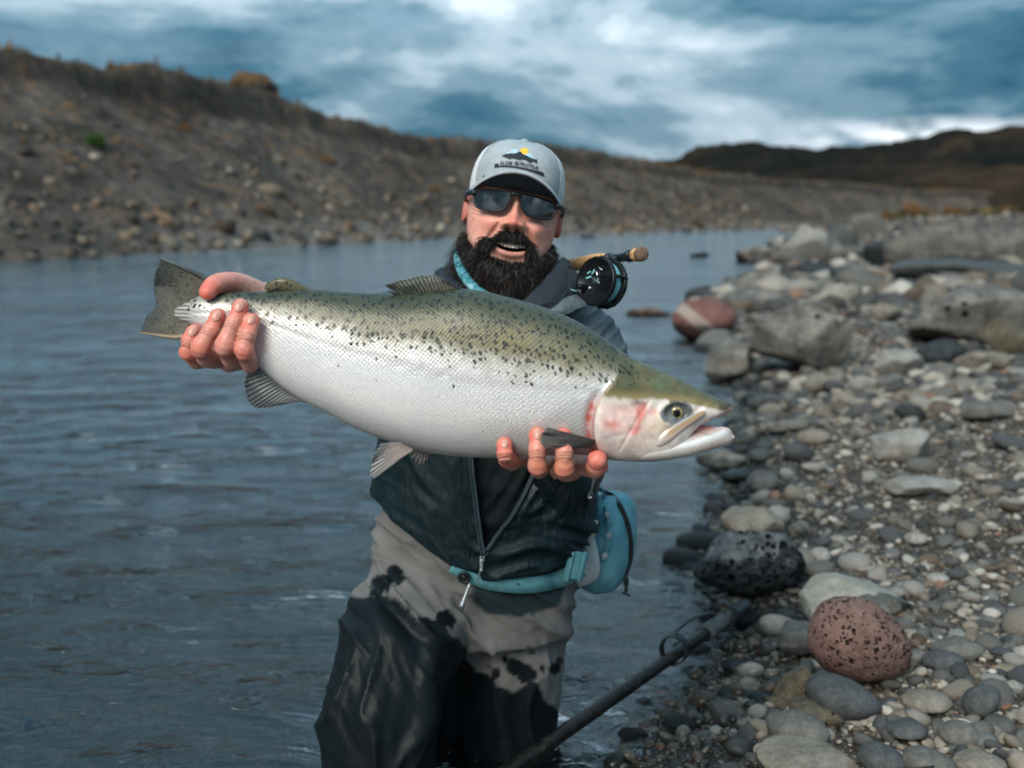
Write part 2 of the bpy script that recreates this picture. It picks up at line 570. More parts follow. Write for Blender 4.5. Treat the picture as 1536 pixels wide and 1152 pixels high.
strm = gs(hill_s - 0.885 - 0.02 * vn(np.stack([q * 0.3, 0 * q, 0 * q], 1)), 0.035) * 0.95 + 0.8 * gs(hill_s - 0.64, 0.03) * (1 - sm(q, d[5] - 4, d[5] + 2))
col = np.stack([np.clip(vegm, 0, 1), np.clip(strm, 0, 1), 0.5 * sm(0.22 - hill_s, 0, 0.25) * sm(q, d[4], d[6])], 1)
obj("hillside", p2, gridfaces(NT_, len(ss))[:, ::-1], m_hill, col=col, kind="structure")


def hill_pt(ti, s):
    """point on the slope at column index ti and height fraction s"""
    k = int(np.searchsorted(ss, s))
    return p2[int(ti) * len(ss) + min(k, len(ss) - 1)]


def hill_at(px, s):
    cols = p2.reshape(NT_, len(ss), 3)[:, int(np.searchsorted(ss, s))]
    u = PX(cols)[:, 0]
    ok = cols[:, 1] > 5
    return cols[np.argmin(np.where(ok, np.abs(u - px), 1e9))]


# stones lying all over the slope, far too many and too far to count
RV, RF = ico(1)


def scatter(name, pts, size, cols, m, base=(RV, RF), flat=(0.45, 0.8), kind="stuff", rough=0.25, tilt=0.35):
    V0, F0 = base
    n = len(pts)
    k = len(V0)
    ax = RNG.uniform(0.7, 1.3, (n, 3))
    ax[:, 2] = RNG.uniform(*flat, n)
    jig = 1 + RNG.uniform(-rough, rough, (n, k))
    L = V0[None] * jig[:, :, None] * ax[:, None, :] * np.asarray(size)[:, None, None]
    a = RNG.uniform(0, 2 * np.pi, n)
    tx, ty = RNG.normal(0, tilt, n), RNG.normal(0, tilt, n)
    L[:, :, 2] += L[:, :, 0] * tx[:, None] + L[:, :, 1] * ty[:, None]
    X = L[:, :, 0] * np.cos(a)[:, None] - L[:, :, 1] * np.sin(a)[:, None]
    Y = L[:, :, 0] * np.sin(a)[:, None] + L[:, :, 1] * np.cos(a)[:, None]
    V = np.stack([X, Y, L[:, :, 2]], -1) + np.asarray(pts)[:, None, :]
    F = (F0[None] + (np.arange(n) * k)[:, None, None]).reshape(-1, 3)
    C = np.repeat(np.asarray(cols), k, 0)
    return obj(name, V.reshape(-1, 3), F, m, col=C, kind=kind)


PAL = np.array([(0.135, 0.128, 0.114), (0.084, 0.084, 0.080), (0.225, 0.20, 0.165), (0.047, 0.050, 0.052), (0.16, 0.138, 0.108), (0.29, 0.268, 0.232), (0.105, 0.082, 0.062), (0.068, 0.067, 0.064)])


def stone_mat(name, pits=0.0, fine=1.0, wet=True):
    m, nt, b = mat(name)
    at = nd(nt, "ShaderNodeVertexColor", layer_name="Col")
    geo = nd(nt, "ShaderNodeNewGeometry")
    n1 = nd(nt, "ShaderNodeTexNoise", {"Vector": geo.outputs["Position"], "Scale": 30.0 * fine, "Detail": 6.0, "Roughness": 0.65})
    v = ramp(nt, n1.outputs[0], [(0.3, 0.62), (0.7, 1.35)])
    c = mixc(nt, 1.0, at.outputs[0], v.outputs[0], "MULTIPLY")
    sepz = nd(nt, "ShaderNodeSeparateXYZ", {0: geo.outputs["Position"]})
    nz = nd(nt, "ShaderNodeTexNoise", {"Vector": geo.outputs["Position"], "Scale": 9.0, "Detail": 3.0})
    zz = mth(nt, "ADD", sepz.outputs[2], mth(nt, "MULTIPLY", mth(nt, "SUBTRACT", nz.outputs[0], 0.5), 0.05))
    wm = nd(nt, "ShaderNodeMapRange", {0: zz.outputs[0], 1: 0.040, 2: 0.075, 3: 0.0, 4: 1.0})
    cw = mixc(nt, 1.0, c, (0.22, 0.25, 0.26), "MULTIPLY")
    c = mixc(nt, wm.outputs[0], cw, c)
    rg = nd(nt, "ShaderNodeMapRange", {0: wm.outputs[0], 1: 0.0, 2: 1.0, 3: 0.22, 4: 0.82})
    bp = nd(nt, "ShaderNodeBump", {"Height": n1.outputs[0], "Strength": 0.35, "Distance": 0.004})
    setin(nt, b, Base_Color=c, Roughness=rg, Normal=bp)
    return m


m_stone = stone_mat("river_stone")
m_far_stone = stone_mat("slope_stone", fine=0.2)
n = 2600
ti = RNG.integers(int(NT_ * 0.06), NT_ - 45, n)
sv = RNG.beta(0.8, 2.2, n) * 0.92
pts = np.array([hill_pt(a, s) for a, s in zip(ti, sv)])
sz = RNG.gamma(1.1, 0.052, n) * (1.35 - sv * 0.95) + 0.03
cc = PAL[RNG.integers(0, len(PAL), n)] * RNG.uniform(0.4, 1.0, (n, 1)) * np.array([1.05, 0.97, 0.88])
tan = RNG.random(n) < 0.12
cc[tan] = np.array([0.17, 0.118, 0.082]) * RNG.uniform(0.6, 1.2, (tan.sum(), 1))
scatter("slope_stones", pts, sz, cc, m_far_stone)["label"] = "loose stones strewn over the eroded slope across the river"

# dry grass and low scrub on the crest and the ledge
def tufts(name, pts, hts, cols, m, blades=9, spread=0.5, wid=0.06):
    n = len(pts)
    V, C = [], []
    for i in range(n):
        a = RNG.uniform(0, 2 * np.pi, blades)
        r = RNG.uniform(0.1, 1, blades) * spread * hts[i]
        tip = np.stack([np.cos(a) * r, np.sin(a) * r, hts[i] * RNG.uniform(0.55, 1.1, blades)], 1)
        b0 = np.stack([np.cos(a) * r * 0.35, np.sin(a) * r * 0.35, 0 * r - 0.05], 1)
        sd_ = np.stack([-np.sin(a), np.cos(a), 0 * a], 1) * wid * hts[i]
        mid = (b0 + tip) / 2 + np.array([0, 0, 0.1 * hts[i]])
        V.append(np.stack([b0 - sd_, b0 + sd_, mid + sd_ * 0.9, mid - sd_ * 0.9, tip], 1) + pts[i])
        C.append(np.repeat(cols[i][None], blades * 5, 0) * RNG.uniform(0.7, 1.25))
    V = np.concatenate(V)
    k = len(V)
    f = np.array([[0, 1, 2], [0, 2, 3], [3, 2, 4]])
    F = (f[None] + (np.arange(k) * 5)[:, None, None]).reshape(-1, 3)
    return obj(name, V.reshape(-1, 3), F, m, smooth=False, col=np.concatenate(C), kind="stuff")


m_grass, nt, b = mat("dry_grass")
at = nd(nt, "ShaderNodeVertexColor", layer_name="Col")
setin(nt, b, Base_Color=at.outputs[0], Roughness=0.9)
n = 6500
ti = RNG.integers(int(NT_ * 0.06), NT_ - 8, n)
sv = np.where(RNG.random(n) < 0.55, RNG.uniform(0.94, 1.28, n), RNG.beta(1.2, 1.2, n) * 0.9)
keep = (sv > 0.9) | (vn(np.stack([ti * 0.09, sv * 6, 0 * sv], 1)) > 0.30)
ti, sv = ti[keep], sv[keep]
pts = np.array([hill_pt(a, s) for a, s in zip(ti, sv)])
gc = np.array([(0.16, 0.085, 0.032), (0.09, 0.055, 0.022), (0.19, 0.12, 0.055), (0.05, 0.042, 0.018)])[RNG.integers(0, 4, len(ti))]
hts = RNG.gamma(2.2, 0.045, len(ti)) + 0.04
tufts("dry_grass", pts, hts, gc, m_grass)["label"] = "rusty dry grass along the crest of the eroded slope"

# ---- far moorland hills
def ridge(name, pts, depth, m, seed, seg=220):
    """pts: (px, py of the crest, distance)"""
    cr = np.array([P(a, b_, y) for a, b_, y in pts])
    dd = np.concatenate([[0], np.cumsum(np.linalg.norm(np.diff(cr, axis=0), axis=1))])
    cc_ = spl(np.linspace(0, dd[-1], seg), dd, cr)
    rows = []
    for k, f in enumerate(np.linspace(-1, 1.0, 44)):
        r = cc_.copy()
        r[:, 1] += f * depth
        r[:, 0] += 0.12 * f * depth
        hh_ = (1 - sm(abs(f), 0, 1.0) ** 0.8)
        r[:, 2] = -1.0 + (cc_[:, 2] + 1.0) * hh_
        nz = fbm(np.stack([r[:, 0] / depth * 7, r[:, 1] / depth * 7, 0 * r[:, 0] + seed], 1), 6, 0.55)
        r[:, 2] += nz * cc_[:, 2].mean() * 0.20 * (0.15 + hh_)
        rows.append(r)
    return obj(name, np.concatenate(rows), gridfaces(44, seg), m, kind="structure")


m_moor, nt, b = mat("moorland")
geo = nd(nt, "ShaderNodeNewGeometry")
n1 = nd(nt, "ShaderNodeTexNoise", {"Vector": geo.outputs["Position"], "Scale": 0.03, "Detail": 10.0, "Roughness": 0.7})
n2 = nd(nt, "ShaderNodeTexNoise", {"Vector": geo.outputs["Position"], "Scale": 0.22, "Detail": 5.0, "Roughness": 0.7})
c1 = ramp(nt, n1.outputs[0], [(0.35, (0.008, 0.010, 0.010)), (0.54, (0.016, 0.015, 0.013)), (0.68, (0.050, 0.033, 0.020))])
c2 = mixc(nt, 0.6, c1.outputs[0], ramp(nt, n2.outputs[0], [(0.3, 0.3), (0.7, 1.7)]).outputs[0], "MULTIPLY")
setin(nt, b, Base_Color=c2, Roughness=1.0, Specular_IOR_Level=0.0)
ridge("hills", [(820, 262, 520), (1000, 246, 480), (1060, 226, 430), (1150, 219, 420), (1250, 221, 400), (1330, 214, 380), (1400, 200, 360), (1460, 204, 350), (1536, 186, 340), (1640, 176, 330), (1850, 190, 330), (2300, 215, 330)], 190, m_moor, 3)
ridge("moor_rise", [(960, 300, 150), (1080, 277, 150), (1180, 263, 145), (1300, 256, 135), (1420, 250, 125), (1540, 245, 118), (1700, 240, 115), (2000, 240, 110)], 42, m_moor, 9)
# scrub on the moor between bank and hills
n = 2200
uu = RNG.uniform(900, 1700, n)
yy = RNG.uniform(62, 112, n)
pts = np.array([P(a, 321, y) for a, y in zip(uu, yy)])
pts = pts[pts[:, 0] > shore_x(pts[:, 1]) + 6]
pts[:, 2] = ground_z(pts[:, 0], pts[:, 1]) - 0.05
gc = np.array([(0.15, 0.075, 0.028), (0.10, 0.065, 0.028), (0.20, 0.16, 0.07), (0.05, 0.045, 0.02)])[RNG.integers(0, 4, len(pts))]
tufts("moor_scrub", pts, RNG.gamma(2.5, 0.10, len(pts)) + 0.10, gc, m_grass, blades=14, spread=1.0, wid=0.12)["label"] = "brown scrub on the moor beyond the gravel bank"

# green bush on the slope, and the earth knob on the crest
def bush(name, c, r, h, cols, label, leaves=900, cat="bush"):
    root = empty(name, label, cat)
    root.location = tuple(c)
    V, C = [], []
    th = RNG.uniform(0, 2 * np.pi, leaves)
    u = RNG.uniform(0.0, 1, leaves)
    rr = RNG.uniform(0.55, 1.0, leaves) * (0.75 + 0.35 * vn(np.stack([np.cos(th) * 2, np.sin(th) * 2, u * 3], 1)))
    cen = np.stack([np.cos(th) * np.sqrt(1 - u * u) * rr * r, np.sin(th) * np.sqrt(1 - u * u) * rr * r, u * rr * h], 1)
    e1 = RNG.normal(0, 1, (leaves, 3))
    e1 /= np.linalg.norm(e1, axis=1)[:, None]
    e2 = np.cross(e1, RNG.normal(0, 1, (leaves, 3)))
    e2 /= np.linalg.norm(e2, axis=1)[:, None]
    s_ = 0.09 * r
    V = np.stack([cen - e1 * s_, cen + e2 * s_ * 0.6, cen + e1 * s_, cen - e2 * s_ * 0.6], 1).reshape(-1, 3)
    F = np.arange(leaves * 4).reshape(-1, 4)
    C = np.repeat(np.asarray(cols)[RNG.integers(0, len(cols), leaves)], 4, 0)
    obj("foliage", V, F, m_grass, root, smooth=False, col=C)
    st = []
    for k in range(7):
        a = k * 0.9
        tip = np.array([math.cos(a) * r * 0.5, math.sin(a) * r * 0.5, h * 0.7])
        st.append(tube(np.linspace((0, 0, -0.1), tip, 4), np.array([0.03, 0.025, 0.015, 0.006]) * r * 2, 5))
    v, f = join(st)
    obj("stems", v, f, m_grass, root, col=np.tile((0.05, 0.035, 0.02), (len(v), 1)))
    return root


c = hill_at(140, 0.50)
bush("green_bush", c - np.array([0, 0, 0.05]), 0.42, 0.5, [(0.035, 0.085, 0.018), (0.05, 0.11, 0.022), (0.02, 0.05, 0.012)], "small green bush growing alone on the grey slope across the river")
for px_, s_, r_, lab in ((278, 0.72, 0.35, "rust brown scrub bush high on the slope, right of the green bush"), (490, 0.56, 0.45, "rust brown scrub bush halfway up the slope above the fish's tail fin"),
                         (650, 0.42, 0.40, "rust brown scrub bush on the slope beside the man's grey cap")):
    bush("brown_bush", hill_at(px_, s_) - np.array([0, 0, 0.05]), r_, r_ * 0.8, [(0.15, 0.08, 0.03), (0.10, 0.055, 0.02), (0.18, 0.11, 0.05)], lab, 600)

kv, kf = ico(4)
kc = hill_at(378, 1.10)
kn = fbm(kv * 2.2 + 5, 4)
kp = kv * (1 + 0.22 * kn)[:, None] * np.array([1.05, 1.0, 0.72])
kp[:, 2] = np.maximum(kp[:, 2], -0.5)
kcol = np.where((kv[:, 2:3] > 0.15), np.array([[0.085, 0.05, 0.022]]), np.array([[0.045, 0.040, 0.036]])) * (1 + 0.5 * kn[:, None])
ko = obj("earth_knob", kp, kf, m_far_stone, col=np.clip(kcol, 0, 1))
ko.location = tuple(kc + np.array([0, 0.0, 0.35]))
tag(ko, "rounded knob of dark earth capped with rusty turf on the crest of the slope", "mound")
# ================================================================== rocks and pebbles
def rock_mat(name, c1, c2, pit=0.0, pscale=60.0, patch=None, strip=None, scale=14.0, wet=0.05, bump=0.5, soft=False):
    """stone: two mottled tones, open pores, dark damp blotches, a damp foot near the water"""
    m, nt, b = mat(name)
    t = nd(nt, "ShaderNodeTexCoord")
    ob = t.outputs["Object"]
    geo = nd(nt, "ShaderNodeNewGeometry")
    n1 = nd(nt, "ShaderNodeTexNoise", {"Vector": ob, "Scale": scale, "Detail": 9.0, "Roughness": 0.68})
    n2 = nd(nt, "ShaderNodeTexNoise", {"Vector": ob, "Scale": scale * 9, "Detail": 4.0, "Roughness": 0.7})
    c = ramp(nt, n1.outputs[0], [(0.34, c1), (0.66, c2)]).outputs[0]
    c = mixc(nt, 0.7, c, ramp(nt, n2.outputs[0], [(0.3, 0.6), (0.7, 1.4)]).outputs[0], "MULTIPLY")
    hgt = mth(nt, "ADD", mth(nt, "MULTIPLY", n1.outputs[0], 0.8), mth(nt, "MULTIPLY", n2.outputs[0], 0.25)).outputs[0]
    if strip:
        sx = nd(nt, "ShaderNodeMapping", {0: ob, "Rotation": strip[1]})
        sp = nd(nt, "ShaderNodeSeparateXYZ", {0: sx})
        ww = mth(nt, "ADD", sp.outputs[0], mth(nt, "MULTIPLY", n1.outputs[0], 0.03))
        msk = ramp(nt, mth(nt, "ABSOLUTE", mth(nt, "SUBTRACT", ww, strip[2])), [(strip[3] * 0.7, 1.0), (strip[3], 0.0)])
        c = mixc(nt, msk.outputs[0], c, strip[0])
    if pit > 0:
        dist = nd(nt, "ShaderNodeTexNoise", {"Vector": ob, "Scale": pscale * 0.7, "Detail": 2.0})
        vv = nd(nt, "ShaderNodeVectorMath", {0: ob, 1: mixc(nt, 0.02, (0, 0, 0), dist.outputs["Color"])}, operation="ADD")
        v1 = nd(nt, "ShaderNodeTexVoronoi", {"Vector": vv, "Scale": pscale})
        v2 = nd(nt, "ShaderNodeTexVoronoi", {"Vector": vv, "Scale": pscale * 0.37})
        rs = nd(nt, "ShaderNodeSeparateColor", {0: v1.outputs["Color"]})
        rs2 = nd(nt, "ShaderNodeSeparateColor", {0: v2.outputs["Color"]})
        pn = nd(nt, "ShaderNodeTexNoise", {"Vector": ob, "Scale": pscale * 0.11, "Detail": 2.0})
        pv = nd(nt, "ShaderNodeMapRange", {0: pn.outputs[0], 1: 0.32, 2: 0.66, 3: 0.75, 4: 1.3})
        th = mth(nt, "MULTIPLY", mth(nt, "MULTIPLY", rs.outputs[0], 0.42 * pit), pv.outputs[0])
        k1 = mth(nt, "MULTIPLY", mth(nt, "SUBTRACT", th, v1.outputs[0]), 9.0, clamp=True)
        th2 = mth(nt, "MULTIPLY", mth(nt, "SUBTRACT", rs2.outputs[0], 0.45, clamp=True), 0.45 * pit)
        k2 = mth(nt, "MULTIPLY", mth(nt, "SUBTRACT", th2, v2.outputs[0]), 9.0, clamp=True)
        k = mth(nt, "MAXIMUM", k1, k2)
        c = mixc(nt, k.outputs[0], c, tuple(x * 0.10 for x in c1))
        hgt = mth(nt, "SUBTRACT", hgt, mth(nt, "MULTIPLY", k, 0.9)).outputs[0]
    rough = 0.85
    if patch:
        n3 = nd(nt, "ShaderNodeTexNoise", {"Vector": ob, "Scale": patch[0], "Detail": 3.0, "Roughness": 0.45, "Distortion": 0.2})
        pm = ramp(nt, n3.outputs[0], [(patch[1], 0.0), (patch[1] + 0.015, 1.0)])
        c = mixc(nt, pm.outputs[0], c, mixc(nt, 1.0, c, (0.28, 0.31, 0.33), "MULTIPLY"))
    sepz = nd(nt, "ShaderNodeSeparateXYZ", {0: geo.outputs["Position"]})
    zz = mth(nt, "ADD", sepz.outputs[2], mth(nt, "MULTIPLY", mth(nt, "SUBTRACT", n1.outputs[0], 0.5), 0.10))
    wm = nd(nt, "ShaderNodeMapRange", {0: zz.outputs[0], 1: wet, 2: wet + 0.03, 3: 0.0, 4: 1.0})
    c = mixc(nt, wm.outputs[0], mixc(nt, 1.0, c, (0.20, 0.23, 0.24), "MULTIPLY"), c)
    rg = nd(nt, "ShaderNodeMapRange", {0: wm.outputs[0], 1: 0.0, 2: 1.0, 3: 0.25, 4: 0.85})
    c = mixc(nt, 1.0, c, (0.80, 0.80, 0.79), "MULTIPLY")
    bp = nd(nt, "ShaderNodeBump", {"Height": hgt, "Strength": bump, "Distance": 0.010})
    setin(nt, b, Base_Color=c, Roughness=rg, Normal=bp)
    return m


GREY, BLUE, TAN, PALE, DARK, RUST = "grey", "blue grey", "tan", "pale", "black", "rust"
M_ROCK = {
    GREY: rock_mat("grey_rock", (0.078, 0.077, 0.072), (0.175, 0.168, 0.150), 0.35, 90, wet=0.045),
    BLUE: rock_mat("blue_grey_rock", (0.042, 0.047, 0.050), (0.105, 0.110, 0.110), 0.25, 70, wet=0.045),
    TAN: rock_mat("tan_rock", (0.13, 0.115, 0.092), (0.25, 0.225, 0.19), 0.3, 70, wet=0.045),
    PALE: rock_mat("pale_rock", (0.18, 0.17, 0.15), (0.33, 0.315, 0.29), 0.3, 60, wet=0.045),
    DARK: rock_mat("dark_rock", (0.018, 0.022, 0.025), (0.05, 0.058, 0.062), 0.3, 50, wet=0.06, bump=0.8),
    RUST: rock_mat("rust_rock", (0.12, 0.07, 0.055), (0.20, 0.13, 0.105), 0.3, 70, wet=0.045),
    "lava": rock_mat("black_lava_rock", (0.030, 0.038, 0.044), (0.20, 0.215, 0.225), 1.2, 62, patch=(11.0, 0.60), wet=0.12, bump=1.4, scale=26),
    "pink": rock_mat("pink_lava_rock", (0.150, 0.088, 0.076), (0.25, 0.155, 0.132), 1.25, 125, wet=0.03, bump=1.1, scale=26),
    "patchy": rock_mat("damp_patched_rock", (0.20, 0.195, 0.165), (0.33, 0.315, 0.27), 0.25, 30, patch=(11.0, 0.575), wet=0.075),
    "red": rock_mat("red_boulder_rock", (0.12, 0.055, 0.05), (0.21, 0.105, 0.095), 0.0, strip=((0.30, 0.24, 0.21), (0, 0.9, 0), -0.02, 0.055), scale=4.0, wet=0.12),
    "mottled": rock_mat("mottled_boulder", (0.045, 0.045, 0.043), (0.25, 0.235, 0.21), 0.6, 9, scale=4.0, wet=0.05, bump=1.0),
    "brown": rock_mat("brown_rough_rock", (0.05, 0.045, 0.035), (0.16, 0.135, 0.095), 0.7, 80, scale=22, wet=0.03, bump=1.0),
    "layer": rock_mat("layered_slab_rock", (0.05, 0.053, 0.053), (0.19, 0.178, 0.155), 0.2, 14, scale=4.0, wet=0.02, bump=1.0),
}
FOOT = []


def rock(name, box_, matk, label, shape="round", seed=0, tilt=0.0, depth=0.85, sub=4, sink=0.12, zb=None, cat="rock", group=None, up=0.0):
    """box_ = left, right, top, bottom in the photograph; the stone stands on the ground where its foot is seen"""
    l, r, t, b_ = box_
    cx_, wpx, hpx = (l + r) / 2, r - l, b_ - t
    z = 0.0
    for _ in range(4):
        g = G(cx_, b_, z)
        z = float(ground_z(np.array([g[0]]), np.array([g[1]]))[0]) if zb is None else zb
        z = max(z, -0.12)
    dist = math.hypot(g[1], CAMH - z)
    W = wpx * dist / FPX / 2
    elev = math.atan2(CAMH - z, g[1])
    D = W * depth
    # seen height mixes standing height and depth
    H = max(0.22 * W, (hpx * dist / FPX - 2 * D * math.sin(elev) * 0.55) / math.cos(elev) / 2)
    V, F = ico(sub)
    rs = np.random.default_rng(seed + 11)
    off = rs.uniform(-50, 50, 3)
    if shape == "round":
        V = V * (1 + 0.16 * fbm(V * 1.1 + off, 3))[:, None]
    elif shape == "egg":
        V = V * (1 + 0.05 * fbm(V * 1.3 + off, 3))[:, None]
        V[:, 2] *= 1 - 0.22 * V[:, 0]
        V[:, 1] *= 1 - 0.15 * V[:, 0]
    elif shape == "lumpy":
        for _ in range(5):
            nrm_ = rs.normal(0, 1, 3)
            nrm_ /= np.linalg.norm(nrm_)
            dd = V @ nrm_
            V = np.where((dd > 0.78)[:, None], V - (dd - 0.78)[:, None] * nrm_ * 0.8, V)
        V = V * (1 + 0.16 * fbm(V * 1.2 + off, 3) + 0.05 * fbm(V * 5 + off, 4, 0.6))[:, None]
    else:                                                     # angular, planed faces
        for _ in range(13):
            nrm_ = rs.normal(0, 1, 3)
            nrm_ /= np.linalg.norm(nrm_)
            k = rs.uniform(0.52, 0.82)
            dd = V @ nrm_
            V = np.where((dd > k)[:, None], V - (dd - k)[:, None] * nrm_ * 0.92, V)
        V = V * (1 + 0.07 * fbm(V * 1.8 + off, 5, 0.6))[:, None]
        if shape == "slab":
            V[:, 2] = np.sign(V[:, 2]) * np.abs(V[:, 2]) ** 0.8
    V = V * (1 + 0.018 * fbm(V * 7 + off, 3))[:, None]
    V /= np.abs(V).max(0)
    V = V * np.array([W, D, H])
    if tilt:
        a = math.radians(tilt)
        x, zc = V[:, 0].copy(), V[:, 2].copy()
        V[:, 0], V[:, 2] = x * math.cos(a) + zc * math.sin(a), -x * math.sin(a) + zc * math.cos(a)
    o = obj(name, V, F, M_ROCK[matk])
    hz = -V[:, 2].min()
    o.location = (g[0], g[1] + D * 0.72, z + hz * (1 - sink) + up)
    tag(o, label, cat, group)
    FOOT.append((g[0], g[1] + D * 0.72, max(W, D)))
    return o


rock("lava_boulder", (1045, 1216, 783, 905), "lava", "black pitted lava boulder at the water's edge with damp blotches", "lumpy", 3, sub=6, depth=0.55, sink=0.06)
rock("tan_rock", (1085, 1185, 752, 812), TAN, "tan block peeping over the top of the black pitted boulder", "angular", 5, sub=5, sink=0.05)
rock("flat_stone", (1193, 1377, 846, 945), "patchy", "broad flat cream stone with dark damp patches behind the pink pitted boulder", "slab", 9, sub=5, depth=0.8)
rock("pink_boulder", (1222, 1382, 908, 1048), "pink", "egg-shaped pink boulder full of small dark pits", "egg", 2, tilt=24, sub=6, depth=0.75, sink=0.06, up=0.02)
rock("grey_stone", (1168, 1240, 925, 992), BLUE, "grey stone leaning against the upper left side of the pink boulder", "angular", 12, sub=4)
rock("block_stone", (1288, 1342, 893, 945), GREY, "small square grey stone wedged between the pink boulder and the flat cream stone", "angular", 14, sub=4)
rock("brown_stone", (1160, 1233, 982, 1066), "brown", "rough brown stone leaning below the left side of the pink boulder", "angular", 16, tilt=30, sub=5)
rock("long_stone", (1218, 1332, 1012, 1088), BLUE, "long smooth blue-grey stone lying just under the pink boulder", "egg", 21, tilt=16, sub=4)
rock("oval_stone", (1158, 1250, 1066, 1128), GREY, "grey oval stone lying on the bottom slab", "round", 22, tilt=8, sub=4)
rock("oval_stone", (1188, 1272, 1048, 1098), "brown", "olive brown oval stone above the bottom slab, below the rough brown stone", "round", 25, tilt=12, sub=4)
rock("bottom_slab", (1150, 1312, 1112, 1180), TAN, "wide flat olive slab at the bottom edge of the picture", "slab", 27, sub=5)
rock("pale_stone", (1360, 1434, 1033, 1076), TAN, "pale brown rounded stone right below the pink boulder", "round", 31, sub=4)
rock("speckled_stone", (1415, 1476, 1080, 1124), GREY, "round speckled grey-brown stone near the bottom right corner", "round", 33, sub=4)
rock("oblong_stone", (1450, 1508, 1030, 1082), BLUE, "oblong grey stone tilted up to the right, above the speckled round one", "egg", 35, tilt=-32, sub=4)
rock("oval_stone", (1408, 1484, 955, 995), GREY, "large flat grey oval stone right of the pink boulder", "round", 37, sub=4)
rock("blue_stone", (1392, 1452, 973, 1011), BLUE, "dark blue-grey rounded stone in front of the flat grey oval one", "round", 39, sub=4)
rock("corner_stone", (1296, 1370, 1116, 1170), BLUE, "smooth grey stone cut by the bottom edge next to the olive slab", "egg", 41, tilt=14, sub=4)
rock("corner_stone", (1364, 1444, 1122, 1175), GREY, "rounded grey stone cut by the bottom edge, second right of the olive slab", "egg", 43, tilt=10, sub=4)
rock("corner_stone", (1440, 1516, 1126, 1172), TAN, "brownish oval stone cut by the bottom edge, third right of the olive slab", "round", 45, sub=4)
rock("angular_stone", (1326, 1394, 1076, 1120), BLUE, "angular slate grey stone above the bottom edge, between pale brown and grey ovals", "angular", 47, sub=4)
rock("block_rock", (1308, 1406, 634, 694), PALE, "pale blocky rock standing out of the pebbles level with the fish's mouth", "angular", 50, sub=5, depth=0.7)
rock("pale_slab", (1336, 1452, 708, 748), PALE, "low cream slab half buried in the pebbles below the pale blocky rock", "slab", 52, sub=4)
rock("white_stone", (1360, 1396, 796, 820), PALE, "single white oval stone on the dark gravel right of the black boulder", "round", 53, sub=4)
rock("white_stone", (1392, 1427, 857, 878), PALE, "flat white stone on the gravel right of the flat cream stone", "round", 54, sub=3)
rock("white_stone", (1443, 1477, 842, 861), GREY, "pale grey oval stone on the gravel toward the right edge", "round", 55, sub=3)
rock("pointed_boulder", (1128, 1284, 440, 566), "mottled", "big pointed grey boulder with a dark shaded flank on the bank", "angular", 61, sub=5, depth=0.9, sink=0.05)
rock("pale_boulder", (1062, 1142, 498, 580), "mottled", "pale rough boulder in the shallows left of the big pointed boulder", "angular", 63, sub=5)
rock("red_boulder", (1009, 1110, 441, 518), "red", "dark red boulder with a pale stripe standing in the shallows", "round", 66, sub=5, zb=-0.03, depth=0.8, sink=0.06)
rock("flat_red_stone", (940, 1012, 456, 482), RUST, "flat reddish stone in the water left of the dark red boulder", "slab", 68, zb=-0.04)
rock("wide_boulder", (1372, 1620, 404, 518), "mottled", "wide grey boulder with a sloping top at the right edge of the bank", "angular", 70, sub=5, depth=0.6, sink=0.05)
rock("dark_boulder", (1296, 1346, 348, 408), DARK, "dark blocky boulder at the left end of the long layered slab", "angular", 71, sub=4)
rock("layered_slab", (1332, 1620, 318, 412), "layer", "long layered grey slab lying far up the bank", "slab", 73, sub=5, depth=0.25)
rock("dark_rock", (1376, 1456, 498, 546), DARK, "dark flat rock under the front of the wide grey boulder", "slab", 75)
rock("brown_rock", (1476, 1570, 466, 540), "brown", "brown rock under the wide grey boulder at the right edge", "angular", 77)
rock("pink_rock", (1308, 1394, 518, 570), PALE, "pinkish pale rock beside the big pointed boulder", "angular", 79)
rock("far_boulder", (1178, 1246, 326, 400), PALE, "pale upright boulder at the far bend of the water", "angular", 81)
rock("far_boulder", (1236, 1290, 338, 378), BLUE, "blue-grey boulder behind the pale upright boulder at the bend", "round", 82)
rock("bend_rock", (1098, 1178, 364, 398), "mottled", "low mottled rock at the tip of the far gravel spit", "slab", 83)
rock("low_rock", (1086, 1196, 424, 470), "mottled", "low grey rock behind the dark red boulder", "slab", 84)
rock("low_rock", (1186, 1274, 416, 444), TAN, "low tan rock behind the big pointed boulder", "slab", 85)
rock("dark_rock", (1190, 1262, 388, 424), DARK, "dark low rock on the bank left of the dark blocky boulder", "slab", 86)
rock("far_slab", (1360, 1580, 296, 338), BLUE, "blue-grey rock ledge on the skyline of the gravel bank", "slab", 87)
rock("shore_slab", (1048, 1138, 670, 706), TAN, "flat tan rock at the water's edge right below the fish's jaw", "slab", 88)
rock("shore_rock", (1082, 1134, 700, 728), DARK, "black wet rock at the water's edge below the flat tan rock", "slab", 89)
rock("shore_rock", (1052, 1084, 736, 762), DARK, "small black rock standing in the water left of the black pitted boulder", "angular", 90, zb=-0.03)
rock("shore_rock", (1122, 1176, 700, 745), BLUE, "blue-grey cobble at the water's edge beside the small rust-coloured pebble", "round", 91)
rock("rust_pebble", (1154, 1174, 733, 754), RUST, "small rust-coloured pebble beside the blue-grey cobble at the water", "round", 92, sub=3)
rock("water_rock", (1036, 1066, 376, 390), DARK, "small dark rock far out in the water near the fishing rod's butt", "slab", 93, zb=-0.05)
rock("water_rock", (868, 892, 350, 358), DARK, "tiny dark rock far out in the water beside the man's ear", "slab", 94, zb=-0.05)
rock("sunken_slab", (915, 1062, 1052, 1115), "layer", "pale slab lying just under the water below the black staff", "slab", 95, zb=-0.075, sub=5, sink=0.0)
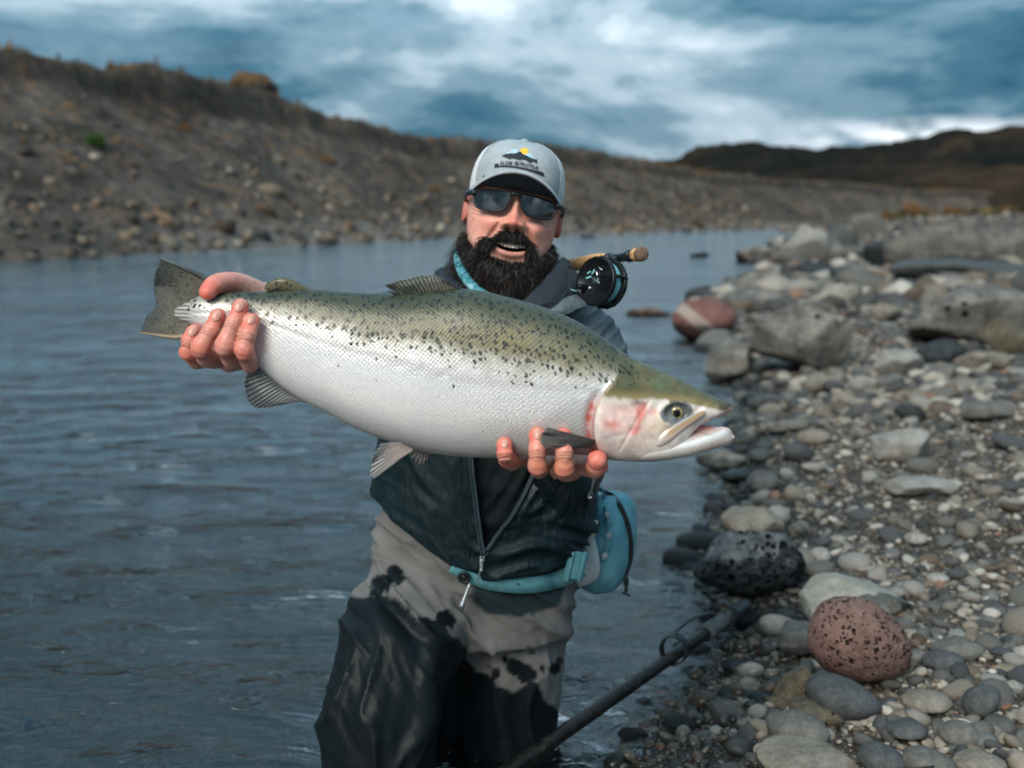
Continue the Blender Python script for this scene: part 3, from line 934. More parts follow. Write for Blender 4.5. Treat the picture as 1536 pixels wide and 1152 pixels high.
rock("wet_stone", (1072, 1134, 1026, 1082), DARK, "shiny wet black stone left of the rough brown stone", "round", 96, zb=-0.02)
rock("wet_stone", (1118, 1170, 1034, 1080), DARK, "wet dark stone touching the rough brown stone", "round", 97, zb=0.0)
rock("wet_stone", (958, 1022, 1118, 1170), DARK, "wet black stone in the water at the bottom edge", "round", 98, zb=-0.04)
rock("wet_stone", (1040, 1090, 1098, 1130), DARK, "wet dark stone between the bottom slab and the water", "angular", 99, zb=-0.01)
rock("wet_stone", (1090, 1150, 1090, 1140), DARK, "wet jagged stone left of the bottom slab", "angular", 100, zb=0.0)
rock("wet_stone", (1085, 1150, 985, 1028), DARK, "wet stone with a pale edge above the shiny black stones", "angular", 101, zb=0.0)
rock("small_stone", (1136, 1162, 955, 985), BLUE, "small grey stone lying in the wet gravel near the staff's upper end", "angular", 102, sub=3)
rock("shore_cobble", (1215, 1250, 818, 850), PALE, "pale cobble touching the right side of the black pitted boulder", "round", 103, sub=3)

for l_, r_, t_, b_, mk_, sh_, sd_, lab_ in (
        (1256, 1312, 396, 440, "mottled", "angular", 201, "blocky grey boulder between the pointed boulder and the dark blocky one"),
        (1342, 1400, 398, 430, "layer", "slab", 202, "flat grey slab right under the long layered slab"),
        (1406, 1470, 392, 426, GREY, "angular", 203, "grey block wedged under the middle of the long layered slab"),
        (1466, 1540, 386, 424, DARK, "angular", 204, "dark block under the right end of the long layered slab"),
        (1278, 1338, 318, 352, GREY, "angular", 205, "grey block on the far bank behind the dark blocky boulder"),
        (1226, 1274, 356, 392, "mottled", "slab", 206, "mottled slab right of the pale upright boulder"),
        (1440, 1530, 520, 556, TAN, "slab", 207, "low tan slab in front of the brown rock at the right edge"),
        (1392, 1446, 540, 572, GREY, "angular", 208, "small grey block in front of the dark flat rock"),
        (1276, 1330, 560, 590, PALE, "slab", 209, "pale slab below the pinkish rock"),
        (1200, 1262, 556, 590, TAN, "angular", 210, "tan block at the foot of the big pointed boulder"),
        (1300, 1356, 452, 484, TAN, "slab", 211, "tan slab on the gravel left of the wide grey boulder"),
        (1120, 1172, 588, 622, BLUE, "slab", 212, "blue-grey slab on the shore above the fish's snout"),
        (1440, 1536, 596, 634, GREY, "slab", 213, "low grey slab at the right edge behind the pale blocky rock"),
        (1196, 1250, 640, 672, TAN, "round", 214, "rounded tan boulder left of the pale blocky rock"),
        (1150, 1216, 624, 652, GREY, "slab", 215, "grey slab at the shore level with the fish's eye"),
        (1480, 1560, 300, 330, "mottled", "angular", 216, "rugged boulder on the skyline at the right edge")):
    rock("bank_boulder", (l_, r_, t_, b_), mk_, lab_, sh_, sd_, sub=4, depth=0.6, sink=0.06)

# ---- cobbles: the larger loose stones of the bank, each its own object
CM = []
for k in range(9):
    V, F = ico(3)
    off = RNG.uniform(-40, 40, 3)
    V = V * (1 + (0.10 + 0.07 * (k % 3)) * fbm(V * 1.3 + off, 3))[:, None]
    if k % 3 == 2:
        for _ in range(6):
            q_ = RNG.normal(0, 1, 3)
            q_ /= np.linalg.norm(q_)
            dd = V @ q_
            V = np.where((dd > 0.75)[:, None], V - (dd - 0.75)[:, None] * q_, V)
    me = bpy.data.meshes.new("cobble")
    me.from_pydata([tuple(v) for v in V], [], [tuple(int(i) for i in f) for f in F])
    me.polygons.foreach_set("use_smooth", np.ones(len(me.polygons), dtype=bool))
    me.materials.append(M_ROCK[GREY])
    CM.append(me)


NAMED = [(o, FOOT[i]) for i, o in enumerate([o for o in bpy.data.objects if o.get("category") == "rock"])]
SHORT = {"lava_boulder": "black pitted boulder", "flat_stone": "flat cream stone", "pink_boulder": "pink pitted boulder", "block_rock": "pale blocky rock", "pale_slab": "low cream slab",
         "pointed_boulder": "big pointed boulder", "red_boulder": "dark red boulder", "wide_boulder": "wide grey boulder", "long_stone": "long blue-grey stone", "bottom_slab": "olive slab",
         "shore_slab": "flat tan shore rock", "layered_slab": "long layered slab", "speckled_stone": "speckled round stone", "brown_stone": "rough brown stone", "pink_rock": "pinkish rock", "far_boulder": "pale upright boulder"}


def region(x, y):
    """where a loose stone lies, told from the nearest landmark rock"""
    u0, v0 = PX(np.array([[x, y, 0.05]]))[0]
    best = None
    for o, f in NAMED:
        k_ = o.name.split(".")[0]
        if k_ not in SHORT or (k_ == "far_boulder" and "." in o.name):
            continue
        u1, v1 = PX(np.array([[f[0], f[1], 0.05]]))[0]
        dd = math.hypot(u0 - u1, (v0 - v1) * 1.3)
        if best is None or dd < best[0]:
            best = (dd, SHORT[k_], u0 - u1, v0 - v1)
    dd, nm, du, dv = best
    if abs(du) > 1.2 * abs(dv):
        sd = "right of" if du > 0 else "left of"
    else:
        sd = "in front of" if dv > 0 else "behind"
    how = "close" if dd < 70 else ("somewhat" if dd < 140 else "well")
    return f"{how} {sd} the {nm}"


CN = {GREY: "grey", BLUE: "blue-grey", TAN: "tan", PALE: "pale cream", RUST: "rust-brown", DARK: "black"}
cnt, tries = 0, 0
while cnt < 235 and tries < 6000:
    tries += 1
    y = 1.95 + 10.5 * RNG.random() ** 1.9
    x = float(shore_x(np.array([y]))[0]) + (RNG.random() ** 1.4) * min(2.6, 0.34 * y + 0.5) - 0.06
    u, v_ = PX(np.array([[x, y, 0.08]]))[0]
    if not (940 < u < 1545 and v_ < 1165):
        continue
    r_ = (0.016 + RNG.gamma(1.8, 0.0080)) * (1 + 0.16 * max(0, y - 2.5))
    if any((x - a) ** 2 + (y - b_) ** 2 < (0.9 * c_ + 0.7 * r_) ** 2 for a, b_, c_ in FOOT):
        continue
    FOOT.append((x, y, r_ * 0.9))
    dsh = x - float(shore_x(np.array([y]))[0])
    k = RNG.choice([GREY, BLUE, TAN, PALE, RUST], p=[0.36, 0.28, 0.18, 0.16, 0.02])
    if dsh < 0.10 and y < 4:
        k = DARK if RNG.random() < 0.6 else BLUE
    o = bpy.data.objects.new("cobble", CM[RNG.integers(0, 9)])
    COL.objects.link(o)
    fl = RNG.uniform(0.45, 0.75)
    o.scale = (r_ * RNG.uniform(0.9, 1.5), r_ * RNG.uniform(0.8, 1.1), r_ * fl)
    o.rotation_euler = (RNG.normal(0, 0.2), RNG.normal(0, 0.2), RNG.uniform(0, 6.28))
    o.location = (x, y, float(ground_z(np.array([x]), np.array([y]))[0]) + r_ * fl * 0.55)
    o.material_slots[0].link = "OBJECT"
    o.material_slots[0].material = M_ROCK[k]
    reg = region(x, y)
    sizew = "tiny" if r_ * 1647 / y < 9 else ("small" if r_ * 1647 / y < 15 else "larger")
    shp = "flat" if fl < 0.54 else ("plump" if fl > 0.66 else "oval")
    tag(o, f"{sizew} {shp} {CN[k]} stone {reg}", "stone", "loose stones on the gravel bank")
    cnt += 1

# stones that would read alike are told apart by how far off they lie
same = {}
for o in bpy.data.objects:
    if o.get("group") == "loose stones on the gravel bank":
        same.setdefault(o["label"], []).append(o)
NUMW = ["", "", "second", "third", "fourth", "fifth", "sixth", "seventh", "eighth"]
for lab, lst in same.items():
    lst.sort(key=lambda o: o.location.y)
    n_ = len(lst)
    for i_, o in enumerate(lst):
        if n_ == 2:
            o["label"] = lab + (", nearer of two" if i_ == 0 else ", farther of two")
        elif n_ > 2:
            o["label"] = lab + (", nearest such" if i_ == 0 else f", {NUMW[min(i_ + 1, 8)]} nearest such")

# ---- pebbles that nobody could count
def pebble_pts(n, y0, y1, spread, pw):
    y = y0 + (y1 - y0) * RNG.random(n) ** pw
    x = shore_x(y) - 0.10 + RNG.random(n) ** 1.15 * np.minimum(spread, 0.42 * y + 0.7)
    u = PX(np.stack([x, y, 0 * x + 0.05], 1))
    ok = (u[:, 0] < 1580) & (u[:, 1] < 1190)
    return x[ok], y[ok]


def pebbles(name, n, y0, y1, spread, pw, smin, smax, sub, label, sh=1.6):
    x, y = pebble_pts(n, y0, y1, spread, pw)
    n = len(x)
    s = np.minimum(smin + RNG.gamma(sh, (smax - smin) / 5.0, n), smax)
    z = ground_z(x, y)
    clump = fbm(np.stack([x * 1.6, y * 1.6, 0 * x], 1), 3)
    keep = (RNG.random(n) < np.clip(0.85 + 0.8 * clump, 0.25, 1)) | (s < smin * 1.6)
    x, y, z, s = x[keep], y[keep], z[keep], s[keep]
    n = len(x)
    cc = PAL[RNG.integers(0, len(PAL), n)] * RNG.uniform(0.62, 1.2, (n, 1))
    rr = RNG.random(n)
    cc[rr < 0.012] = (0.17, 0.095, 0.065)
    base_ = ico(sub)
    scatter(name, np.stack([x, y, z + s * RNG.uniform(-0.05, 0.5, n)], 1), s, cc, m_stone, base_, flat=(0.4, 0.75), rough=0.09 if sub > 1 else 0.2, tilt=0.22)["label"] = label


pebbles("pebbles", 11500, 1.7, 5.2, 2.6, 1.0, 0.006, 0.026, 2, "small pebbles covering the near gravel bank")
pebbles("fine_gravel", 30000, 1.7, 4.8, 2.6, 0.95, 0.0026, 0.010, 1, "fine gravel between the stones of the near bank")
pebbles("bank_pebbles", 8000, 4.8, 12, 5.5, 1.2, 0.016, 0.065, 2, "mixed pebbles on the middle of the gravel bank")
pebbles("far_shingle", 9000, 10, 60, 24, 1.5, 0.04, 0.22, 1, "blurred shingle on the far part of the gravel bank")

# the bank goes on to the right of the picture
_y = 0.6 + 13 * RNG.random(9000)
_x = shore_x(_y) + 0.3 + 7.5 * RNG.random(9000)
_u = PX(np.stack([_x, _y, 0 * _x + 0.05], 1))
_k = (_u[:, 0] > 1560) | (_u[:, 1] > 1180)
_x, _y = _x[_k], _y[_k]
_s = 0.010 + RNG.gamma(1.5, 0.011, len(_x))
_cc = PAL[RNG.integers(0, len(PAL), len(_x))] * RNG.uniform(0.62, 1.2, (len(_x), 1))
scatter("outer_pebbles", np.stack([_x, _y, ground_z(_x, _y) + _s * 0.2], 1), _s, _cc, m_stone, ico(1), flat=(0.4, 0.75), rough=0.15, tilt=0.22)["label"] = "pebbles of the gravel bank beyond the right edge"
# ================================================================== the trout
TOP = np.array([(262, 463), (276, 455), (300, 444), (330, 440), (365, 438), (400, 437), (440, 434), (470, 434), (520, 438), (570, 440), (605, 440), (645, 436), (685, 433), (720, 436),
                (760, 445), (800, 456), (840, 470), (880, 490), (915, 514), (945, 535), (975, 549), (1005, 562), (1035, 577), (1060, 590), (1080, 599), (1092, 605), (1097, 611)], float)
BOT = np.array([(262, 475), (276, 482), (300, 492), (330, 508), (365, 534), (400, 560), (430, 584), (460, 603), (490, 618), (530, 640), (570, 656), (620, 672), (670, 681), (720, 685),
                (770, 684), (820, 682), (860, 680), (890, 683), (915, 688), (945, 691), (970, 691), (990, 689), (1006, 682), (1020, 668), (1035, 650), (1050, 636), (1066, 629), (1082, 622), (1093, 617), (1097, 614)], float)
FX0, FX1 = 262.0, 1097.0
FY = lambda x: 1.33 - 0.035 * sm(x, 650, 1100) + 0.01 * sm(520 - x, 0, 250)
HW = lambda x: spl(x, [262, 280, 300, 340, 400, 460, 540, 640, 720, 800, 870, 920, 960, 1000, 1040, 1075, 1097],
                   [0.0015, 0.007, 0.0130, 0.0175, 0.026, 0.034, 0.043, 0.050, 0.0525, 0.0515, 0.048, 0.045, 0.042, 0.036, 0.026, 0.016, 0.004])
NX, NA = 620, 160
u = np.linspace(0, 1, NX)
xs = FX0 + (FX1 - FX0) * (u + 0.03 * np.sin(2 * np.pi * u))
xs[-1] = FX1
tp, bt = spl(xs, TOP[:, 0], TOP[:, 1]), spl(xs, BOT[:, 0], BOT[:, 1])
th = np.linspace(0, 2 * np.pi, NA, endpoint=False)
ex = 2.25
cth, sth = np.cos(th), np.sin(th)
cz = np.sign(cth) * np.abs(cth) ** (2 / ex)
cy_ = np.sign(sth) * np.abs(sth) ** (2 / ex)
V = np.zeros((NX, NA, 3))
FPXc = np.zeros((NX, NA, 2))
for i in range(NX):
    yv = FY(xs[i])
    a, b_ = P(xs[i], tp[i], yv), P(xs[i], bt[i], yv)
    c = (a + b_) / 2
    h = (a - b_) / 2
    V[i] = c + cz[:, None] * h - np.array([0, 1, 0]) * (cy_ * HW(np.array([xs[i]]))[0] * (1 - 0.10 * cz))[:, None]
    FPXc[i, :, 0] = xs[i]
    FPXc[i, :, 1] = (tp[i] + bt[i]) / 2 - cz * (bt[i] - tp[i]) / 2
side = np.where(sth >= 0, 1.0, -1.0)[None, :] * np.ones((NX, 1))
X_, Y_ = FPXc[..., 0], FPXc[..., 1]
vfr = (cz[None, :] + 1) / 2 * np.ones((NX, 1))


def cdist(cx_, cy2, curve_pts):
    """signed horizontal offset from a traced curve (positive to the right), by height"""
    c = np.array(curve_pts, float)
    o_ = np.argsort(c[:, 1])
    return cx_ - spl(cy2.ravel(), c[o_, 1], c[o_, 0]).reshape(cx_.shape)


OPER = [(925, 540), (918, 561), (902, 577), (891, 597), (886, 617), (886, 640), (892, 663), (901, 682), (908, 700)]
dop = cdist(X_, Y_, OPER)
inop = sm(Y_, 556, 570) * (1 - sm(Y_, 684, 691))
disp = 0.0042 * sm(dop, -1.5, 1.5) * (1 - sm(dop, 20, 120)) * inop - 0.0042 * gs(dop + 6, 7) * inop * sm(Y_, 572, 590)
PRE = [(972, 588), (962, 600), (950, 615), (940, 632), (930, 650), (922, 668)]
dpr = cdist(X_, Y_, PRE)
inpr = sm(Y_, 588, 596) * (1 - sm(Y_, 660, 672))
disp += -0.0013 * gs(dpr, 2.2) * inpr + 0.0012 * gs(dpr - 6, 7) * inpr
SUB = [(925, 632), (935, 640), (948, 640)]
disp += -0.0010 * gs(Y_ - (641 + 0.0 * X_) + 0.25 * (X_ - 925), 2.0) * sm(X_, 900, 910) * (1 - sm(X_, 930, 945))
eyed = np.hypot((X_ - 1010) / 25, (Y_ - 612) / 17)
disp += 0.003 * gs(eyed - 1.0, 0.30) - 0.004 * sm(0.95 - eyed, 0, 0.4)
disp += -0.0018 * gs(Y_ - (640 - 0.62 * (X_ - 990)), 5) * sm(X_, 975, 990) * (1 - sm(X_, 1050, 1062))
disp += 0.0006 * fbm(np.stack([X_ / 30, Y_ / 30, side * 3], -1).reshape(-1, 3), 3).reshape(X_.shape) * sm(X_, 900, 930)
latl = spl(xs, [276, 360, 480, 600, 720, 850, 900], [468, 470, 505, 535, 560, 575, 580])
disp += -0.0006 * gs(Y_ - latl[:, None], 2.5) * (1 - sm(X_, 880, 900))
V[..., 1] -= side * disp * (np.abs(cy_)[None, :] ** 0.6)

# colours of the skin, laid out from the photograph
def lerp(a, b, t):
    return a * (1 - t[..., None]) + np.asarray(b) * t[..., None]


nzf = fbm(np.stack([X_ / 26, Y_ / 26, side * 5], -1).reshape(-1, 3), 4).reshape(X_.shape)
nzs = fbm(np.stack([X_ / 7, Y_ / 7, side * 5 + 2], -1).reshape(-1, 3), 3).reshape(X_.shape)
tran = spl(xs, [276, 330, 400, 450, 550, 650, 760, 850, 930, 960], [455, 458, 474, 482, 505, 522, 545, 560, 566, 570])[:, None]
dt = Y_ - tran + 11 * nzf + 10 * nzs
C = np.ones((NX, NA, 3)) * np.array([0.80, 0.785, 0.78])
C = lerp(C, (0.66, 0.67, 0.70), 0.5 * gs(Y_ - tran - 40, 22) * (0.6 + 0.6 * nzf))
C = lerp(C, (0.46, 0.47, 0.47), 0.55 * sm(vfr, 0.34, 0.08) * sm(X_, 420, 560))  # greyer down the lower flank, fading out toward the tail
C = lerp(C, (0.82, 0.74, 0.62), 0.6 * sm(vfr, 0.10, 0.0))
C = lerp(C, (0.36, 0.34, 0.28), sm(-dt, -22, 4) * 0.65)
C = lerp(C, (0.118, 0.108, 0.052), sm(-dt, -6, 30) * (0.9 + 0.1 * nzs))
C = lerp(C, (0.036, 0.048, 0.034), sm(vfr, 0.70, 0.98) * 0.95)
C = lerp(C, (0.165, 0.135, 0.062), 0.5 * sm(nzf, 0.05, 0.5) * sm(-dt, 8, 30) * (1 - sm(vfr, 0.8, 0.95)))
C = lerp(C, (0.27, 0.25, 0.24), 0.55 * gs(Y_ - latl[:, None] - 2, 7) * sm(dt, -10, 12) * (1 - sm(X_, 820, 890)) * sm(X_, 380, 460) * 0.6)
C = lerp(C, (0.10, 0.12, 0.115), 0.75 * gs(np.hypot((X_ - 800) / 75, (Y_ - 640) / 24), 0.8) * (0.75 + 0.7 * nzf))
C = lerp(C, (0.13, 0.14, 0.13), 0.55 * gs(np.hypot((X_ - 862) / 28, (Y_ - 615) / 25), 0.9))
hd = sm(dop, -2, 2) * sm(X_, 880, 890)
Hd = np.ones((NX, NA, 3)) * np.array([0.68, 0.60, 0.55])
olv = 586 + 0.06 * (X_ - 900) + 0.0009 * (X_ - 900) ** 2 * 0.35 + 3 * nzs
olv = olv + 5 * nzf + 2 * nzs
olv = np.where(X_ > 1015, 597 + (X_ - 1015) * 0.26, olv)
Hd = lerp(Hd, (0.17, 0.135, 0.06), sm(olv - Y_, -3, 4))
Hd = lerp(Hd, (0.042, 0.055, 0.033), sm(olv - Y_, 4, 16 + 0 * Y_) * (0.7 + 0.3 * nzf))
Hd = lerp(Hd, (0.10, 0.15, 0.09), 0.5 * gs(np.hypot((X_ - 985) / 16, (Y_ - 572) / 9), 1))
Hd = lerp(Hd, (0.06, 0.065, 0.05), sm(X_, 1055, 1088) * sm(olv + 5 - Y_, 0, 10) * 0.7)
pink = (gs(np.hypot((X_ - 912) / 14, (Y_ - 626) / 8), 1) * 0.9 + gs(np.hypot((X_ - 935) / 26, (Y_ - 600) / 7), 1) * 0.35
        + gs(np.hypot((X_ - 955) / 9, (Y_ - 605) / 10), 1) * 0.8 + gs(X_ - (962 - 0.35 * (Y_ - 590)), 4.5) * sm(Y_, 592, 598) * (1 - sm(Y_, 630, 645)) * 1.0
        + gs(np.hypot((X_ - 975) / 8, (Y_ - 608) / 5), 1) * 0.7 + gs(np.hypot((X_ - 944) / 12, (Y_ - 634) / 8), 1) * 0.5) * (0.75 + 0.55 * nzf)
opc = sm(X_, 892, 902) * (1 - sm(X_, 955, 985)) * sm(Y_, 588, 600) * (1 - sm(Y_, 655, 680))
Hd = lerp(Hd, (0.62, 0.32, 0.29), 0.42 * opc * np.clip(0.9 + 0.9 * nzf, 0, 1.6) * 0.8)
Hd = lerp(Hd, (0.58, 0.16, 0.14), np.clip(pink * 1.25, 0, 0.92))
Hd = lerp(Hd, (0.32, 0.29, 0.28), np.clip(0.55 * gs(np.hypot((X_ - 925) / 22, (Y_ - 600) / 5), 1) + 0.5 * gs(np.hypot((X_ - 915) / 22, (Y_ - 645) / 14), 1)
                                         + 0.6 * gs(np.hypot((X_ - 970) / 10, (Y_ - 642) / 7), 1), 0, 0.8) * (0.8 + 0.5 * nzs))
Hd = lerp(Hd, (0.30, 0.33, 0.27), 0.55 * gs(Y_ - olv - 5, 7) * (0.6 + 0.8 * nzf) * (1 - sm(X_, 985, 1000)))
Hd = lerp(Hd, (0.36, 0.34, 0.33), np.clip(0.5 * gs(np.hypot((X_ - 905) / 9, (Y_ - 650) / 22), 1) + 0.35 * sm(nzf, 0.05, 0.5) * sm(Y_, 600, 620), 0, 0.7))
Hd = lerp(Hd, (0.56, 0.42, 0.24), np.clip(0.6 * gs(np.hypot((X_ - 978) / 20, (Y_ - 632) / 14), 1) * (0.6 + 0.8 * nzf), 0, 0.6))
Hd = Hd * (1 + 0.30 * nzs + 0.25 * nzf)[..., None]
Hd = lerp(Hd, (0.05, 0.06, 0.065), 0.92 * sm(1.12 - eyed + 0.18 * nzs, 0, 0.25))
Hd = lerp(Hd, (0.20, 0.22, 0.22), 0.5 * sm(nzs, 0.0, 0.4) * sm(1.1 - eyed, 0, 0.2))
Hd = lerp(Hd, (0.62, 0.55, 0.38), 0.6 * gs(eyed - 1.3, 0.15) * sm(Y_, 604, 612) * 0.7)
Hd = lerp(Hd, (0.06, 0.05, 0.045), 0.9 * gs(dpr, 1.2) * inpr * 0.7 + 0.85 * gs(np.hypot((X_ - 950) / 9, (Y_ - 594) / 3.5), 1))
Hd = lerp(Hd, (0.42, 0.26, 0.24), 0.8 * sm(Y_, 600, 620) * sm(X_, 1050, 1062) * sm(Y_ - (629 - 0.42 * (X_ - 1060)), -7, -2))
C = lerp(C, Hd, hd)
slit = gs(dop + 7, 6.5) * sm(Y_, 578, 596) * (1 - sm(Y_, 668, 684))
C = lerp(C, (0.42, 0.09, 0.07), np.clip(slit * 1.2 * (0.75 + 0.6 * nzs), 0, 0.95))
C = lerp(C, (0.22, 0.10, 0.08), 0.75 * gs(dop - 0.3, 1.5) * inop)
C = lerp(C, (0.55, 0.24, 0.20), 0.55 * gs(np.hypot((X_ - 850) / 38, (Y_ - 662) / 18), 1) * sm(0.25 - vfr, -0.1, 0.2))
peda = sm(330 - X_, 0, 40)
C = lerp(C, (0.55, 0.55, 0.52), 0.5 * peda)
C = lerp(C, (0.10, 0.10, 0.085), sm(302 - X_, 0, 22) * (0.55 + 0.45 * np.sin(Y_ * 1.1)))
# masks: red = how many spots, green = scales
spot = sm(-dt, -18, 14) * (1 - 0.75 * hd * sm(X_, 930, 975)) + 0.07 * sm(-dt, -75, -20)
spot = np.clip(spot, 0, 1) * (1 - sm(X_, 1030, 1050)) * (1 - hd * sm(Y_ - olv, -8, 0))
M = np.stack([spot, 1 - sm(dop, -8, -2) * sm(X_, 860, 880), hd], -1)
arc = np.concatenate([np.zeros((NX, 1)), np.cumsum(np.linalg.norm(np.diff(V, axis=1), axis=2), 1)], 1)
UV = np.stack([np.repeat((V[:, 0, 0])[:, None], NA, 1), arc], -1).reshape(-1, 2)


def fish_mat(name):
    m, nt, b = mat(name)
    at = nd(nt, "ShaderNodeVertexColor", layer_name="Col")
    mk = nd(nt, "ShaderNodeVertexColor", layer_name="Mask")
    ms = nd(nt, "ShaderNodeSeparateColor", {0: mk.outputs[0]})
    uvn = nd(nt, "ShaderNodeUVMap", uv_map="UVMap")
    ds = nd(nt, "ShaderNodeTexNoise", {"Vector": uvn, "Scale": 160.0, "Detail": 2.0})
    jit = nd(nt, "ShaderNodeVectorMath", {0: ds.outputs["Color"], 1: (0.5, 0.5, 0.5)}, operation="SUBTRACT")
    jv = nd(nt, "ShaderNodeVectorMath", {0: jit, "Scale": 0.006}, operation="SCALE")
    uw = nd(nt, "ShaderNodeVectorMath", {0: uvn, 1: jv}, operation="ADD")
    mps = nd(nt, "ShaderNodeMapping", {0: uw, "Scale": (1.0, 0.78, 1.0)})
    v1 = nd(nt, "ShaderNodeTexVoronoi", {"Vector": mps, "Scale": 132.0, "Randomness": 1.0}, voronoi_dimensions="2D")
    rc = nd(nt, "ShaderNodeSeparateColor", {0: v1.outputs["Color"]})
    gate = mth(nt, "LESS_THAN", rc.outputs[0], mth(nt, "MULTIPLY", ms.outputs[0], 0.86))
    rad = mth(nt, "ADD", mth(nt, "MULTIPLY", rc.outputs[1], 0.17), mth(nt, "ADD", 0.125, mth(nt, "MULTIPLY", ms.outputs[0], 0.10)))
    s1 = mth(nt, "MULTIPLY", mth(nt, "SUBTRACT", rad, v1.outputs[0]), 9.0, clamp=True)
    sp1 = mth(nt, "MULTIPLY", s1, gate)
    v2 = nd(nt, "ShaderNodeTexVoronoi", {"Vector": mps, "Scale": 190.0, "Randomness": 1.0}, voronoi_dimensions="2D")
    rc2 = nd(nt, "ShaderNodeSeparateColor", {0: v2.outputs["Color"]})
    gate2 = mth(nt, "LESS_THAN", rc2.outputs[0], mth(nt, "MULTIPLY", mth(nt, "POWER", ms.outputs[0], 2.0), 0.30))
    sp2 = mth(nt, "MULTIPLY", mth(nt, "MULTIPLY", mth(nt, "SUBTRACT", 0.27, v2.outputs[0]), 9.0, clamp=True), gate2)
    spots = mth(nt, "MAXIMUM", sp1, sp2)
    # scales: overlapping rows
    rot = nd(nt, "ShaderNodeMapping", {0: uvn, "Rotation": (0, 0, 0.86), "Scale": (1.0, 1.0, 1.0)})
    sc = nd(nt, "ShaderNodeTexVoronoi", {"Vector": rot, "Scale": 255.0, "Randomness": 0.22}, voronoi_dimensions="2D")
    scv = mth(nt, "MULTIPLY", sc.outputs[0], ms.outputs[1])
    tone = ramp(nt, scv, [(0.0, 1.06), (0.5, 0.92), (0.9, 0.76)])
    n1 = nd(nt, "ShaderNodeTexNoise", {"Vector": uvn, "Scale": 500.0, "Detail": 3.0})
    c = mixc(nt, 0.85, at.outputs[0], tone.outputs[0], "MULTIPLY")
    c = mixc(nt, 0.5, c, ramp(nt, n1.outputs[0], [(0.3, 0.8), (0.7, 1.2)]).outputs[0], "MULTIPLY")
    c = mixc(nt, mth(nt, "MULTIPLY", spots, mth(nt, "ADD", 0.78, mth(nt, "MULTIPLY", rc.outputs[2], 0.2))).outputs[0], c, (0.012, 0.018, 0.018))
    bp = nd(nt, "ShaderNodeBump", {"Height": scv, "Strength": 0.26, "Distance": 0.0016})
    bp.invert = True
    n5 = nd(nt, "ShaderNodeTexNoise", {"Vector": uvn, "Scale": 90.0, "Detail": 4.0})
    bp2 = nd(nt, "ShaderNodeBump", {"Height": n5.outputs[0], "Strength": 0.18, "Distance": 0.002, "Normal": bp})
    setin(nt, b, Base_Color=c, Roughness=0.33, Normal=bp2)
    lum = nd(nt, "ShaderNodeRGBToBW", {0: at.outputs[0]})
    met = nd(nt, "ShaderNodeMapRange", {0: lum.outputs[0], 1: 0.30, 2: 0.62, 3: 0.05, 4: 0.50})
    mtl = mth(nt, "MULTIPLY", met.outputs[0], mth(nt, "SUBTRACT", 1.0, mth(nt, "MULTIPLY", ms.outputs[2], 0.8)))
    setin(nt, b, Metallic=mtl)
    b.inputs["Specular IOR Level"].default_value = 0.18
    b.inputs["Coat Weight"].default_value = 0.08
    b.inputs["Coat Roughness"].default_value = 0.10
    return m


m_fish = fish_mat("trout_skin")
trout = empty("trout", "big silver trout with olive spotted back held out sideways in both hands", "fish")
F = [tuple(f) for f in gridfaces(NX, NA, True)] + [tuple(range(NA)), tuple((NX - 1) * NA + j for j in range(NA - 1, -1, -1))]
fb = obj("body", V.reshape(-1, 3), F, m_fish, trout, uv=UV, col={"Col": np.clip(C, 0, 1).reshape(-1, 3), "Mask": np.clip(M, 0, 1).reshape(-1, 3)})

# ---- lower jaw
def strip_loft(top, bot, n, hw, yv, na=40, yoff=0.0):
    t_, b2 = np.asarray(top, float), np.asarray(bot, float)
    x = np.linspace(t_[0, 0], t_[-1, 0], n)
    tt_, bb_ = spl(x, t_[:, 0], t_[:, 1]), spl(x, b2[:, 0], b2[:, 1])
    a = np.linspace(0, 2 * np.pi, na, endpoint=False)
    out, pxy = [], []
    hws = spl(x, np.linspace(x[0], x[-1], len(hw)), hw)
    for i in range(n):
        y = yv(x[i]) if callable(yv) else yv
        A, B = P(x[i], tt_[i], y), P(x[i], bb_[i], y)
        c_ = np.cos(a)
        s_ = np.sin(a)
        ring = (A + B) / 2 + c_[:, None] * (A - B) / 2 - np.array([0, 1, 0]) * (np.sign(s_) * np.abs(s_) ** 0.85 * hws[i] + yoff)[:, None]
        out.append(ring)
        pxy.append(np.stack([0 * a + x[i], (tt_[i] + bb_[i]) / 2 - c_ * (bb_[i] - tt_[i]) / 2], 1))
    V_ = np.concatenate(out)
    F_ = [tuple(f) for f in gridfaces(n, na, True)] + [tuple(range(na)), tuple((n - 1) * na + j for j in range(na - 1, -1, -1))]
    return V_, F_, np.concatenate(pxy)


JT = [(940, 655), (975, 652), (1005, 650), (1035, 648), (1055, 644), (1075, 641), (1088, 641), (1096, 645), (1101, 654)]
JB = [(940, 688), (975, 690), (1005, 687), (1030, 683), (1055, 677), (1075, 671), (1088, 667), (1096, 663), (1101, 657)]
v_, f_, q_ = strip_loft(JT, JB, 90, [0.030, 0.0345, 0.032, 0.027, 0.021, 0.014, 0.003], lambda x: float(FY(x)), 56)
jn = fbm(np.stack([q_[:, 0] / 14, q_[:, 1] / 14, 0 * q_[:, 0]], 1), 3)
jc = np.ones((len(v_), 3)) * np.array([0.76, 0.71, 0.67])
tj = spl(q_[:, 0], np.array(JT)[:, 0], np.array(JT)[:, 1])
jc = lerp(jc, (0.60, 0.42, 0.37), 0.6 * gs(q_[:, 1] - 668 + 0.1 * (q_[:, 0] - 1060), 7) * sm(q_[:, 0], 1030, 1070))
jc = lerp(jc, (0.62, 0.40, 0.37), 0.7 * sm(tj + 5 - q_[:, 1], -1, 3) * sm(q_[:, 0], 1025, 1040))
